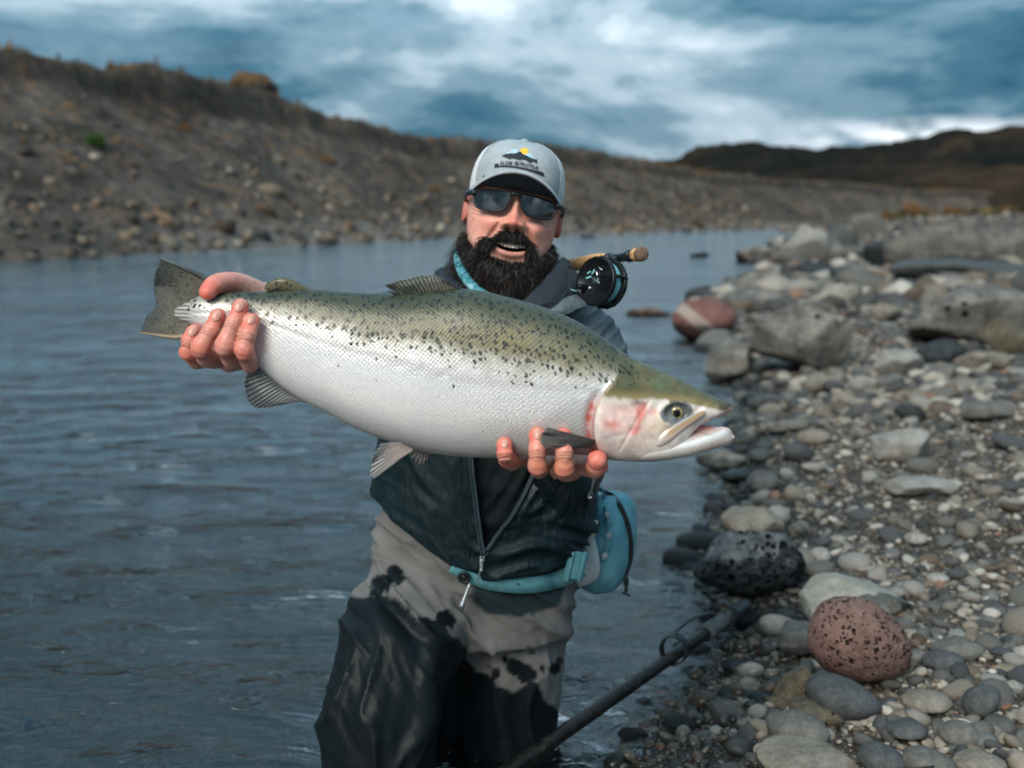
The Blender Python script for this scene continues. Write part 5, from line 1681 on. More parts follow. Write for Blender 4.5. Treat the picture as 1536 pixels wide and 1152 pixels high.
def grow(p, k):
    """direction and length of the beard at head points p (local)"""
    x, y, z = p[:, 0], p[:, 1], p[:, 2]
    mus = k > .5
    dirn = np.stack([x * 7.0, -0.55 - 0 * y, -0.95 + 0 * z], 1)
    sidef = sm(np.abs(x), .045, .07)
    dirn = lerp(dirn, np.stack([np.sign(x) * 0.75, -.15 + 0 * x, -.8 + 0 * x], 1), sidef)
    dirn[mus] = np.stack([np.sign(x[mus] - .005) * (.35 + 14 * np.abs(x[mus] - .005)), -.55 + 0 * x[mus], -.75 + 0 * x[mus]], 1)
    dirn /= np.linalg.norm(dirn, axis=1)[:, None]
    ln = np.interp(z, [-.13, -.105, -.085, -.06, -.03, 0, .03], [.036, .047, .046, .033, .020, .011, .006])
    ln = np.where(mus, np.interp(np.abs(x - .005), [0, .02, .034], [.011, .0155, .022]), ln)
    return dirn, ln


idx = np.where(bmask > .35)[0]
mus_v = (must > .4)
shell = np.clip(bmask, 0, 1)
d_, l_ = grow(headL, mus_v * 1.0)
shv = headL + d_ * (l_ * 0.50 * shell)[:, None]
cent_out = np.stack([headL[:, 0], headL[:, 1] - .01, 0 * headL[:, 0]], 1)
cent_out /= np.linalg.norm(cent_out, axis=1)[:, None] + 1e-6
shv += cent_out * (.0035 * shell * sm(-headL[:, 2], .03, .07))[:, None]
shv += (.0016 * fbm(headL * 260, 2) * shell)[:, None] * cent_out
mcl = mus_v & (np.abs(headL[:, 0] - .005) < .027)
shv[:, 2] = np.where(mcl, np.maximum(shv[:, 2], -.047 + 4.2 * (headL[:, 0] - .005) ** 2 + .0060), shv[:, 2])
fm = (bmask[F_head] > .5).all(1)
fs = F_head[fm]
used = np.unique(fs)
remap = -np.ones(len(headL), dtype=int)
remap[used] = np.arange(len(used))
sV, sF = HW2(shv[used]), remap[fs]
sC = np.tile((0.012, 0.010, 0.009), (len(used), 1))
# strands
NS = 26000
area_w = shell[idx] * (0.6 + 0.8 * mus_v[idx])
ri = RNG.choice(idx, NS, p=area_w / area_w.sum())
rt = headL[ri] + RNG.normal(0, .0008, (NS, 3))
dd, ll = grow(rt, mus_v[ri] * 1.0)
ll = ll * RNG.uniform(.55, 1.25, NS)
dd = dd + RNG.normal(0, 1, (NS, 3)) * np.where(mus_v[ri], .09, .15)[:, None] + np.where(mus_v[ri], .12, .30)[:, None] * np.stack([vn(rt * 110 + 3), vn(rt * 110 + 30), vn(rt * 110 + 60)], 1)
dd /= np.linalg.norm(dd, axis=1)[:, None]
SEG = 5
tt_ = np.linspace(0, 1, SEG + 1)
curl = RNG.normal(0, 1, (NS, 3))
path = rt[:, None] + dd[:, None] * (ll[:, None] * tt_[None])[..., None] + np.array([0, 0.05, -.25])[None, None] * (ll[:, None] * tt_[None] ** 2)[..., None] \
    + curl[:, None] * (ll[:, None] * 0.16 * np.sin(tt_[None] * np.pi * 1.6))[..., None]
# keep the mouth clear
mm = (np.abs(path[..., 0] - .005) < .026) & (path[..., 1] < -.05)
zlow = -.047 + 4.2 * (path[..., 0] - .005) ** 2 + .0058
ismus = (mus_v[ri] & (np.abs(rt[:, 0] - .005) < .026))[:, None]
path[..., 2] = np.where(mm & ismus, np.maximum(path[..., 2], zlow), path[..., 2])
pw = (path.reshape(-1, 3) * HS) @ RM.T + HC
pw = pw.reshape(NS, SEG + 1, 3)
tg = pw[:, 1] - pw[:, 0]
tg /= np.linalg.norm(tg, axis=1)[:, None]
s1 = np.cross(tg, np.array([0, 1, 0.1]))
s1 /= np.linalg.norm(s1, axis=1)[:, None]
s2 = np.cross(tg, s1)
rad = .00040 * (1 - .75 * tt_ ** 2)
ring = np.stack([s1, -.5 * s1 + .87 * s2, -.5 * s1 - .87 * s2], 1)
hvts = pw[:, :, None] + ring[:, None] * rad[None, :, None, None]
k3 = (SEG + 1) * 3
bf = []
for i in range(SEG):
    for j in range(3):
        bf.append((i * 3 + j, i * 3 + (j + 1) % 3, (i + 1) * 3 + (j + 1) % 3, (i + 1) * 3 + j))
hF = (np.array(bf)[None] + (np.arange(NS) * k3)[:, None, None]).reshape(-1, 4)
hb_ = np.array([0.009, 0.0075, 0.007]) * RNG.uniform(.6, 1.8, (NS, 1))
br = (RNG.random(NS) < .11 * (1 + 1.5 * gs(rt[:, 2] + .085, .02) * gs(rt[:, 0], .04)))
hb_[br] = np.array([0.050, 0.034, 0.026]) * RNG.uniform(.6, 1.5, (br.sum(), 1))
gr = RNG.random(NS) < .05
hb_[gr] = np.array([0.16, 0.155, 0.15])
Bv = np.concatenate([hvts.reshape(-1, 3), sV])
Bf = np.concatenate([hF, sF + NS * k3])
Bc = np.concatenate([np.repeat(hb_, k3, 0), sC])
obj("beard", Bv, Bf, m_hair, person, col=Bc)

# ---- cap
m_cap, nt, b = mat("heather_cap_cloth")
t = nd(nt, "ShaderNodeTexCoord")
n1 = nd(nt, "ShaderNodeTexNoise", {"Vector": nd(nt, "ShaderNodeMapping", {0: t.outputs["Object"], "Scale": (900, 900, 110)}), "Scale": 1.0, "Detail": 3.0})
n2 = nd(nt, "ShaderNodeTexNoise", {"Vector": t.outputs["Object"], "Scale": 45.0, "Detail": 4.0})
c = ramp(nt, n1.outputs[0], [(0.25, (0.20, 0.235, 0.255)), (0.75, (0.40, 0.44, 0.46))]).outputs[0]
c = mixc(nt, 0.5, c, ramp(nt, n2.outputs[0], [(0.3, 0.8), (0.7, 1.15)]).outputs[0], "MULTIPLY")
bp = nd(nt, "ShaderNodeBump", {"Height": n1.outputs[0], "Strength": 0.3, "Distance": 0.0008})
setin(nt, b, Base_Color=c, Roughness=0.9, Normal=bp)
m_mesh, nt, b = mat("white_cap_mesh")
t = nd(nt, "ShaderNodeTexCoord")
vz = nd(nt, "ShaderNodeTexVoronoi", {"Vector": t.outputs["Object"], "Scale": 520.0, "Randomness": 0.1})
c = ramp(nt, vz.outputs[0], [(0.2, (0.28, 0.30, 0.32)), (0.5, (0.66, 0.68, 0.69))])
bp = nd(nt, "ShaderNodeBump", {"Height": vz.outputs[0], "Strength": 0.6, "Distance": 0.001})
setin(nt, b, Base_Color=c, Roughness=0.9, Normal=bp)

cap = obj("cap", *(lambda v, f: (v, f))(np.zeros((3, 3)), [(0, 1, 2)]))
bpy.data.objects.remove(cap)
cap = empty("cap")
cap.parent = person
cap["label"] = "grey trucker cap with white mesh sides and a trout emblem"


def cap_pt(a, s):
    """a: angle from the front, s: 0 rim .. 1 crown"""
    sz = np.array([0, .15, .35, .55, .72, .86, .95, 1.0])
    z = spl(s, sz, [.034, .050, .072, .093, .111, .1235, .1295, .1315])
    hw = 0.968 * spl(s, sz, [.0805, .0815, .080, .0745, .063, .044, .024, 0.0])
    yf = spl(s, sz, [-.096, -.099, -.099, -.093, -.079, -.055, -.030, -.004])
    yb = spl(s, sz, [.106, .107, .104, .095, .079, .056, .030, -.003])
    rim = .013 * sm(np.cos(a), 0.0, 0.75) * (1 - s) ** 2          # the front rim sits higher, over the brow
    e = 2 / 2.2
    x = hw * np.sign(np.sin(a)) * np.abs(np.sin(a)) ** e
    y = (yf + yb) / 2 - (yb - yf) / 2 * np.sign(np.cos(a)) * np.abs(np.cos(a)) ** e
    return np.stack([x, y, z + rim], -1)


def cap_panel(name, a0, a1, m, na=60, nsn=50, s1=1.0, thick=.0016):
    a = np.linspace(a0, a1, na)
    s = np.linspace(0, s1, nsn)
    AA, SS = np.meshgrid(a, s, indexing="ij")
    L = cap_pt(AA.ravel(), SS.ravel())
    L += (.0006 * fbm(L * 45, 3))[:, None] * np.array([1, 1, 1])
    inn = L * np.array([.975, .98, .985])
    n = na * nsn
    f1 = gridfaces(na, nsn)
    bd = [i * nsn for i in range(na)] + [(na - 1) * nsn + j for j in range(1, nsn)] + [i * nsn + nsn - 1 for i in range(na - 2, -1, -1)] + [j for j in range(nsn - 2, 0, -1)]
    f3 = np.array([(bd[k], bd[k] + n, bd[(k + 1) % len(bd)] + n, bd[(k + 1) % len(bd)]) for k in range(len(bd))])
    return obj(name, HW2(np.concatenate([L, inn])), np.concatenate([f1[:, ::-1], f1 + n, f3]), m, cap)


FA = 1.02
front_panel = cap_panel("front_panel", -FA, FA, m_cap, 100, 60)
cap_panel("mesh_panel", FA, math.pi, m_mesh, 60, 50)
cap_panel("mesh_panel", -math.pi, -FA, m_mesh, 60, 50)
for s in (-FA, FA):
    L = cap_pt(np.full(30, s), np.linspace(0, .97, 30)) * 1.004
    v_, f_ = tube(HW2(L), .0008, 6)
    obj("seam", v_, f_, m_cap, cap)
v_, f_ = ico(3)
obj("top_button", HW2(v_ * np.array([.007, .007, .0035]) + np.array([0, -.003, .1325])), f_, m_cap, cap)
# visor: arched, with a thick stitched edge
nu_, nv_ = 90, 26
aa = np.linspace(-1.30, 1.30, nu_)
tv = np.linspace(0, 1, nv_)
rootp = cap_pt(aa, np.zeros(nu_))
B = np.zeros((nu_, nv_, 3))
for j, t_ in enumerate(tv):
    ext = .062 * np.cos(aa * 0.93) ** 0.75 * t_
    B[:, j, 0] = rootp[:, 0] * (1 - 0.03 * t_)
    B[:, j, 1] = rootp[:, 1] - ext + .002 * (1 - t_)
    arch = .0665 - .0365 * (np.abs(B[:, j, 0]) / .079) ** 2.0
    B[:, j, 2] = rootp[:, 2] * (1 - sm(t_, 0, 1.0)) + arch * sm(t_, 0, 1.0) + .001 * t_
th_ = .0032
up_, dn_ = B.copy(), B.copy()
edge_round = np.sqrt(np.clip(1 - ((tv - .92) / .08).clip(0, 1) ** 2, 0, 1))
up_[:, :, 2] += th_ * edge_round[None]
dn_[:, :, 2] -= th_ * edge_round[None]
n = nu_ * nv_
f1 = gridfaces(nu_, nv_)
bd = [i * nv_ for i in range(nu_)] + [(nu_ - 1) * nv_ + j for j in range(1, nv_)] + [i * nv_ + nv_ - 1 for i in range(nu_ - 2, -1, -1)] + [j for j in range(nv_ - 2, 0, -1)]
f3 = np.array([(bd[k], bd[k] + n, bd[(k + 1) % len(bd)] + n, bd[(k + 1) % len(bd)]) for k in range(len(bd))])
obj("visor", HW2(np.concatenate([up_.reshape(-1, 3), dn_.reshape(-1, 3)])), np.concatenate([f1, f1[:, ::-1] + n, f3]), m_cap, cap)
un_ = dn_[:, :-2].copy()  # sheet of cap cloth with the shade under the visor put into its colour
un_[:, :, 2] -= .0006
obj("visor_underside_shade", HW2(un_.reshape(-1, 3)), gridfaces(nu_, nv_ - 2)[:, ::-1], simple("shaded_cap_cloth", (0.035, 0.046, 0.056), 0.85, var=0.2), cap)

# emblem, stitched on the front panel: traced in the photograph and laid on the cloth
fpm = front_panel.data
bvh = BVHTree.FromPolygons([v.co[:] for v in fpm.vertices], [p.vertices[:] for p in fpm.polygons])
CO = Vector((0, 0, CAMH))


def on_cap(px, py, lift):
    d = Vector(P(px, py, 2.0)) - CO
    d.normalize()
    loc, nrm_, _, _ = bvh.ray_cast(CO, d)
    if loc is None:
        return np.array(P(px, py, 1.84))
    return np.array(loc - d * lift)


def patch(name, poly, m, lift=.0012, sub=True):
    """flat stitched shape from a photo-space outline"""
    bm = bmesh.new()
    vs = [bm.verts.new((x, y, 0)) for x, y in poly]
    bm.faces.new(vs)
    bmesh.ops.triangulate(bm, faces=list(bm.faces))
    if sub:
        bmesh.ops.subdivide_edges(bm, edges=[e for e in bm.edges if e.calc_length() > 6], cuts=2, use_grid_fill=False)
        bmesh.ops.triangulate(bm, faces=list(bm.faces))
    bm.verts.index_update()
    top = [on_cap(v.co.x, v.co.y, lift) for v in bm.verts]
    F_ = [tuple(v.index for v in f.verts) for f in bm.faces]
    bm.free()
    return obj(name, np.array(top), F_, m, cap, smooth=False)


m_thr = simple("dark_thread", (0.012, 0.018, 0.024), 0.7, var=0.3, scale=900)
m_yel = simple("yellow_thread", (0.72, 0.42, 0.04), 0.7, var=0.2, scale=900)
m_ice = simple("ice_blue_thread", (0.32, 0.47, 0.56), 0.7, var=0.2, scale=900)


def z1(l):
    """enlarged-view coordinates (9.6x, origin 690,200) to photo coordinates"""
    return [(690 + a / 9.6, 200 + b_ / 9.6) for a, b_ in l]


patch("mountain_print", z1([(650, 300), (735, 245), (760, 235), (790, 222), (815, 225), (850, 262), (885, 290), (850, 310), (700, 310)]), m_ice, .0008)
patch("mountain_print", z1([(885, 305), (935, 290), (985, 285), (1010, 290), (1075, 362), (1000, 360), (930, 330)]), m_ice, .0008)
cxs, cys = 925, 255
patch("sun_print", z1([(cxs + 62 * math.cos(k * math.pi / 12), cys + 48 * math.sin(k * math.pi / 12)) for k in range(24)]), m_yel, .0010)
patch("trout_print", z1([(600, 330), (640, 300), (720, 286), (800, 288), (850, 262), (875, 262), (905, 298), (960, 320), (1030, 355), (1080, 375), (1112, 372), (1108, 400), (1122, 442), (1085, 420),
                         (1060, 405), (1015, 400), (1010, 428), (985, 412), (950, 385), (880, 372), (868, 395), (845, 378), (770, 362), (735, 358), (725, 375), (712, 352), (650, 345)]), m_thr, .0014)
patch("bar_print", z1([(490, 495), (500, 440), (555, 432), (558, 465), (640, 458), (760, 466), (860, 480), (960, 500), (1060, 530), (1150, 562), (1152, 545), (1200, 565), (1222, 625), (1200, 620), (1150, 596), (1050, 560), (950, 528), (850, 506), (760, 492), (650, 484), (560, 488)]), m_thr, .0014)


def cap_text(s, x0, x1, yfun, h):
    """lettering set along the curved baseline; x0..x1 and yfun in enlarged-view coordinates"""
    cu = bpy.data.curves.new("lettering", "FONT")
    cu.body = s
    cu.size = 1.0
    cu.space_character = 1.12
    cu.offset = 0.022
    cu.resolution_u = 3
    o = bpy.data.objects.new("lettering", cu)
    COL.objects.link(o)
    dg = bpy.context.evaluated_depsgraph_get()
    me = bpy.data.meshes.new_from_object(o.evaluated_get(dg))
    co = np.array([v.co[:] for v in me.vertices])
    fs_ = [tuple(p.vertices) for p in me.polygons]
    bpy.data.objects.remove(o)
    mn, mxx = co.min(0), co.max(0)
    ux = (co[:, 0] - mn[0]) / (mxx[0] - mn[0])
    uy = (co[:, 1] - mn[1]) / (mxx[1] - mn[1])
    X1 = x0 + ux * (x1 - x0)
    Yb = yfun(X1) - uy * h
    X1 = X1 + (uy * h) * 0.13
    V_ = np.array([on_cap(690 + a / 9.6, 200 + b_ / 9.6, .0016) for a, b_ in zip(X1, Yb)])
    return obj("lettering", V_, fs_, m_thr, cap, smooth=False)


ybase = lambda x: np.interp(x, [560, 660, 760, 860, 960, 1060, 1150], [452, 450, 456, 466, 486, 514, 545])
cap_text("GLOBE", 572, 752, ybase, 52)
cap_text("FRUITEUR", 866, 1130, ybase, 56)
ring = [(818 + 38 * math.cos(k * math.pi / 10), 432 + 30 * math.sin(k * math.pi / 10)) for k in range(21)]
ring += [(818 + 29 * math.cos(k * math.pi / 10), 432 + 22 * math.sin(k * math.pi / 10)) for k in range(20, -1, -1)]
nR = 21
rv = np.array([on_cap(690 + a / 9.6, 200 + b_ / 9.6, .0016) for a, b_ in ring])
obj("ring_print", rv, [(k, k + 1, 2 * nR - 2 - k, 2 * nR - 1 - k) for k in range(nR - 1)], m_thr, cap, smooth=False)
patch("ring_bar_print", z1([(812, 408), (824, 408), (826, 456), (814, 456)]), m_thr, .0016, False)
patch("ring_bar_print", z1([(792, 428), (844, 432), (844, 440), (792, 436)]), m_thr, .0017, False)
patch("stain", z1([(332, 600), (350, 594), (358, 612), (348, 634), (332, 636), (326, 620)]), simple("damp_spot", (0.10, 0.12, 0.13), .9), .0008, False)

# ---- sunglasses
gl = empty("sunglasses")
gl.parent = person
gl["label"] = "black wraparound sunglasses with grey mirror lenses"
m_frame = simple("matte_black_frame", (0.012, 0.016, 0.020), 0.35, var=0.2)
m_lens, nt, b = mat("mirror_lens")
setin(nt, b, Base_Color=(0.10, 0.10, 0.10), Metallic=0.9, Roughness=0.05)
LO = np.array([(.0080, .0375), (.022, .0385), (.040, .0372), (.056, .0345), (.0645, .0318), (.0655, .0230), (.0630, .0135), (.0590, .0085), (.048, .0066), (.032, .0064), (.021, .0082), (.0150, .0135), (.0105, .0230), (.0080, .0315)])
gy_ = lambda x: -.1065 + 5.2 * x ** 2


def loop2(pts, n):
    p = np.concatenate([pts[-3:], pts, pts[:3]])
    d_ = np.concatenate([[0], np.cumsum(np.linalg.norm(np.diff(p, axis=0), axis=1))])
    t_ = np.linspace(d_[3], d_[3 + len(pts)], n, endpoint=False)
    return spl(t_, d_, p)


for s in (1, -1):
    lp = loop2(LO, 60)
    cen = lp.mean(0)
    rings_ = []
    for q_ in (1, .75, .5, .25, .02):
        pq = cen + (lp - cen) * q_
        rings_.append(np.stack([s * pq[:, 0], gy_(pq[:, 0]) - .0010, pq[:, 1]], 1))
    Vl = np.concatenate(rings_)
    Vl[:, 1] += .9 * (Vl[:, 2] - .02) ** 2 * 2 + (-.10) * (Vl[:, 2] - .02) * 0
    Vl[:, 1] += .05 * (Vl[:, 2] - .02)
    Vl2 = Vl + np.array([0, .0018, 0])
    f1 = gridfaces(5, 60, True)
    obj("lens", HW2(np.concatenate([Vl, Vl2])), np.concatenate([f1, f1 + len(Vl)]), m_lens, gl)
    rimp = np.stack([s * lp[:, 0], gy_(lp[:, 0]) + 1.8 * (lp[:, 1] - .02) ** 2 + .05 * (lp[:, 1] - .02), lp[:, 1]], 1)
    rp = HW2(np.concatenate([rimp, rimp[:2]]))
    v_, f_ = tube(rp, .0021, 8, cap=False)
    obj("rim", v_, f_, m_frame, gl)
    tp_ = np.array([(s * .064, gy_(.064) - .001, .030), (s * .071, -.078, .030), (s * .0765, -.062, .0295), (s * .0805, -.03, .027), (s * .0825, .0, .024), (s * .082, .02, .018)])
    v_, f_ = tube(HW2(curve(tp_, 24)), np.linspace(.0055, .0035, 24), 8, flat=1.0)
    obj("temple_arm", v_, f_, m_frame, gl)
v_, f_ = tube(HW2(curve(np.array([(-.0085, -.1075, .036), (0, -.1085, .0375), (.0085, -.1075, .036)]), 12)), .0042, 10)
obj("bridge", v_, f_, m_frame, gl)
# ================================================================== clothes
def folds(V, ang, scale, stretch, seed, sharp=1.6):
    """ridged cloth folds in photo space: ang (deg, per vertex or scalar), scale px across a fold"""
    q = PX(V)
    a = np.radians(ang)
    u = q[:, 0] * np.cos(a) + q[:, 1] * np.sin(a)
    v = -q[:, 0] * np.sin(a) + q[:, 1] * np.cos(a)
    w_ = 14 * vn(np.stack([q[:, 0] / 90, q[:, 1] / 90, 0 * u + seed], 1))
    r = 1 - np.abs(vn(np.stack([u / (scale * stretch), (v + w_) / scale, 0 * u + seed * 3.1], 1))) * 1.9
    return np.sign(r) * np.abs(r) ** sharp


def ringloft(rows, Yc, n=72, ex=2.5):
    """rows: (py, xl, xr, half depth, Y centre)"""
    out = []
    a = np.linspace(0, 2 * np.pi, n, endpoint=False)
    for py, xl, xr, dp, yc in rows:
        c0, c1 = P(xl, py, yc), P(xr, py, yc)
        c = (c0 + c1) / 2
        hw = (c1[0] - c0[0]) / 2
        s_, k_ = np.sin(a), np.cos(a)
        out.append(np.stack([c[0] + hw * np.sign(s_) * np.abs(s_) ** (2 / ex), c[1] - dp * np.sign(k_) * np.abs(k_) ** (2 / ex), 0 * a + c[2]], 1))
    m_ = len(out)
    return np.concatenate(out), [tuple(f) for f in gridfaces(m_, n, True)] + [tuple(range(n - 1, -1, -1)), tuple((m_ - 1) * n + j for j in range(n))]


def dense(rows, n):
    r = np.array(rows, float)
    t = np.linspace(r[0, 0], r[-1, 0], n)
    return spl(t, r[:, 0], r)


# ---- jacket: trunk and sleeves grown together
rows = [(428, 728, 815, .060, 1.97), (445, 680, 862, .085, 1.97), (462, 640, 890, .105, 1.965), (490, 612, 915, .125, 1.96), (530, 598, 915, .135, 1.955), (600, 580, 905, .14, 1.955),
        (665, 566, 896, .14, 1.955), (710, 563, 893, .145, 1.955), (750, 566, 896, .148, 1.955), (790, 580, 893, .146, 1.955), (825, 600, 882, .140, 1.955), (850, 622, 866, .134, 1.955), (872, 650, 846, .126, 1.955)]
jt = ringloft(dense(rows, 60), None, 96)
jp = [jt,
      limb([(690, 480, 1.965, .075), (634, 512, 1.955, .066), (562, 562, 1.80, .060), (500, 535, 1.64, .050), (446, 488, 1.515, .038)], 40),
      limb([(815, 478, 1.965, .075), (875, 515, 1.955, .067), (893, 600, 1.86, .062), (862, 680, 1.68, .050), (850, 722, 1.535, .041)], 40)]
jv, jf = join(jp)
jv, jf, jn_ = remesh(jv, jf, 0.0045, 10, 0.5)
q = PX(jv)
front = sm(-jn_[:, 1], -0.2, 0.3)
low = sm(q[:, 1], 640, 700)
mL = sm(712 - q[:, 0], -10, 10)
mR1 = (1 - mL) * sm(q[:, 1], 770, 800)
mR2 = (1 - mL) * (1 - sm(q[:, 1], 770, 800))
d1 = mL * (folds(jv, 58, 30, 6, 2) * .0085 + folds(jv, 40, 13, 5, 5, 1.2) * .0026 + folds(jv, 25, 9, 6, 31, 1.2) * .0016 * sm(q[:, 1], 780, 830))
d1 = d1 + mR1 * (folds(jv, -3, 15, 7, 7) * .0110 + folds(jv, -12, 8, 5, 9, 1.2) * .0026) + mR2 * (folds(jv, -62, 24, 5, 11) * .0110 + folds(jv, -75, 11, 5, 13, 1.2) * .0030)
slv = sm(q[:, 0], 840, 860) * (1 - low)
d2 = folds(jv, -38, 15, 4, 8) * .0055 * slv
jv = jv + jn_ * ((d1 * low + d2 + .003 * fbm(jv * 14, 3)) * (0.4 + 0.6 * front))[:, None]
# hem: gathered above the belt, higher on the left hip
hem = np.interp(q[:, 0], [540, 567, 590, 640, 690, 722, 780, 840, 866, 893, 920], [742, 752, 786, 826, 862, 874, 868, 855, 845, 800, 770])
over = q[:, 1] - hem
jv = jv + np.where((over > -6)[:, None], -jn_ * np.clip((over + 6) / 14, 0, 1)[:, None] * .03, 0)
# zip opening
VP = np.array([(703, 660), (706, 700), (713, 760), (719, 805), (724, 836), (730, 828), (748, 802), (768, 776), (785, 745), (800, 712), (812, 680), (815, 660)])


def inpoly(p, poly):
    x, y = p[:, 0], p[:, 1]
    ins = np.zeros(len(p), bool)
    j = len(poly) - 1
    for i in range(len(poly)):
        c_ = ((poly[i, 1] > y) != (poly[j, 1] > y)) & (x < (poly[j, 0] - poly[i, 0]) * (y - poly[i, 1]) / (poly[j, 1] - poly[i, 1] + 1e-9) + poly[i, 0])
        ins ^= c_
        j = i
    return ins


fc = jv[jf].mean(1)
qf = PX(fc)
cutm = inpoly(qf, VP) & (fc[:, 1] < 1.92) & (fc[:, 1] > 1.74)
jf2 = jf[~cutm & ~((PX(fc)[:, 1] > np.interp(qf[:, 0], [540, 567, 590, 640, 690, 722, 780, 840, 866, 893, 920], [742, 752, 786, 826, 862, 874, 868, 855, 845, 800, 770]) + 9) & (fc[:, 1] > 1.72))]
q2 = PX(jv)
dry = np.clip(1 - sm(q2[:, 1], 520, 640), 0, 1)  # lower cloth: wetness plus the fish's shadow put into the colour
jc = lerp(np.tile(np.array([[0.0030, 0.0135, 0.0175]]), (len(jv), 1)), (0.070, 0.092, 0.102), dry)
jc *= (1 + 0.18 * fbm(jv * 22, 4))[:, None]
m_jacket, nt, b = mat("jacket_shell_cloth")
at = nd(nt, "ShaderNodeVertexColor", layer_name="Col")
t = nd(nt, "ShaderNodeTexCoord")
n1 = nd(nt, "ShaderNodeTexNoise", {"Vector": t.outputs["Object"], "Scale": 38.0, "Detail": 5.0, "Roughness": 0.6, "Distortion": 0.6})
n2 = nd(nt, "ShaderNodeTexNoise", {"Vector": t.outputs["Object"], "Scale": 900.0, "Detail": 2.0})
n6 = nd(nt, "ShaderNodeTexNoise", {"Vector": nd(nt, "ShaderNodeMapping", {0: t.outputs["Object"], "Rotation": (0, 0.6, 0), "Scale": (60, 20, 16)}), "Scale": 1.0, "Detail": 4.0, "Distortion": 0.8})
c = mixc(nt, 0.5, at.outputs[0], ramp(nt, n1.outputs[0], [(0.3, 0.75), (0.7, 1.25)]).outputs[0], "MULTIPLY")
bp = nd(nt, "ShaderNodeBump", {"Height": mth(nt, "ADD", n6.outputs[0], mth(nt, "MULTIPLY", n1.outputs[0], 0.5)), "Strength": 0.6, "Distance": 0.006})
bp2 = nd(nt, "ShaderNodeBump", {"Height": n2.outputs[0], "Strength": 0.15, "Distance": 0.0006, "Normal": bp})
rg = ramp(nt, n1.outputs[0], [(0.35, 0.40), (0.65, 0.60)])
b.inputs["Specular IOR Level"].default_value = 0.28
setin(nt, b, Base_Color=c, Roughness=rg, Normal=bp2)
used = np.unique(jf2)
rm_ = -np.ones(len(jv), int)
rm_[used] = np.arange(len(used))
jacket = obj("jacket", jv[used], rm_[jf2], m_jacket, person, col=np.clip(jc[used], 0, 1))
jacket["label"] = "dark slate rain jacket, darker from wet and painted shade below the chest, zip half open"
so = jacket.modifiers.new("thickness", "SOLIDIFY")
so.thickness, so.offset = 0.003, -1
jb = BVHTree.FromPolygons([tuple(v) for v in jv], [tuple(int(i) for i in f) for f in jf])


def on_jacket(px, py, lift, default=1.80):
    d = Vector(P(px, py, 2.0)) - CO
    d.normalize()
    loc, nrm_, _, _ = jb.ray_cast(CO, d)
    if loc is None or loc.y < 1.70:
        return np.array(P(px, py, default))
    return np.array(loc - d * lift)


# inner layer behind the open zip
n = 40
iv = []
for py in np.linspace(640, 862, n):
    for px in np.linspace(690, 830, n):
        d_ = on_jacket(px, py, 0)
        iv.append(d_ + np.array([0, .022 + .004 * vn(np.array([[px / 30, py / 18, 3]]))[0], 0]))
m_inner = simple("inner_layer_cloth", (0.004, 0.008, 0.010), 0.75, var=0.3, bump=0.3, spec=0.2)
il = obj("inner_layer", np.array(iv), gridfaces(n, n), m_inner, jacket)
il["label"] = "black inner layer showing in the open zip"
# plackets and zip teeth
m_zip = simple("zip_teeth", (0.05, 0.075, 0.09), 0.35, metal=0.3)
m_silver = simple("bare_metal", (0.50, 0.52, 0.53), 0.28, metal=0.9, var=0.2)
m_black = simple("black_plastic", (0.012, 0.014, 0.016), 0.4, var=0.2)
ZL = [(702, 655), (705, 700), (712, 760), (718, 805), (723, 836)]
ZR = [(813, 690), (801, 712), (787, 742), (769, 774), (748, 801), (731, 826)]
for zl in (ZL, ZR):
    c2 = curve(np.array(zl, float).repeat(1, 0) @ np.array([[1, 0, 0], [0, 1, 0]]), 60)
    path = np.array([on_jacket(a, b_, .0035) for a, b_, _ in c2])
    path[:, 1] = np.convolve(np.pad(path[:, 1], 6, mode="edge"), np.ones(13) / 13, "valid")
    v_, f_ = tube(path, .0042, 8, flat=0.6)
    obj("zip_tape", v_, f_, m_jacket, jacket, col=np.tile((0.024, 0.040, 0.048), (len(v_), 1)))
    off_ = np.array([.0045 if zl is ZL else -.0035, -.001, 0])
    v_, f_ = join([box(path[i] * (1 - w2) + path[i + 1] * w2 + off_, (.0042, .0034, .0016)) for i in range(len(path) - 1) for w2 in (0, .5)])
    obj("zip_teeth", v_, f_, m_zip, jacket, smooth=False)
path = np.array([on_jacket(a, b_, .0015) for a, b_, _ in curve(np.array([(688, 655, 0), (692, 740, 0), (703, 830, 0), (704, 862, 0)], float), 40)])
path[:, 1] = np.convolve(np.pad(path[:, 1], 4, mode="edge"), np.ones(9) / 9, "valid")
v_, f_ = tube(path, .0009, 6)
obj("seam", v_, f_, m_jacket, jacket, col=np.tile((0.012, 0.02, 0.024), (len(v_), 1)))
zp = on_jacket(723, 838, .008)
v_, f_ = join([box(zp, (.009, .006, .010), bev=.0015), box(zp + np.array([-.001, -.003, -.012]), (.0055, .003, .020), bev=.001)])
obj("zip_pull", v_, f_, m_silver, jacket)
v_, f_ = tube(curve(np.array([zp + np.array([-.002, -.004, -.018]), zp + np.array([-.006, -.004, -.03]), zp + np.array([-.008, -.004, -.044])]), 14), .0016, 6)
obj("zip_cord", v_, f_, m_silver, jacket)
# cuffs
m_cuff = simple("neoprene_cuff", (0.012, 0.018, 0.022), 0.5, var=0.3, bump=0.3)
v_, f_ = tube(pts3([(458, 497, 1.54), (446, 488, 1.515), (438, 482, 1.50)]), [.042, .0405, .039], 24)
obj("cuff", v_, f_, m_cuff, jacket)
v_, f_ = tube(pts3([(852, 716, 1.555), (850, 722, 1.535), (849, 727, 1.515)]), [.044, .042, .040], 24)
obj("cuff", v_, f_, m_cuff, jacket)


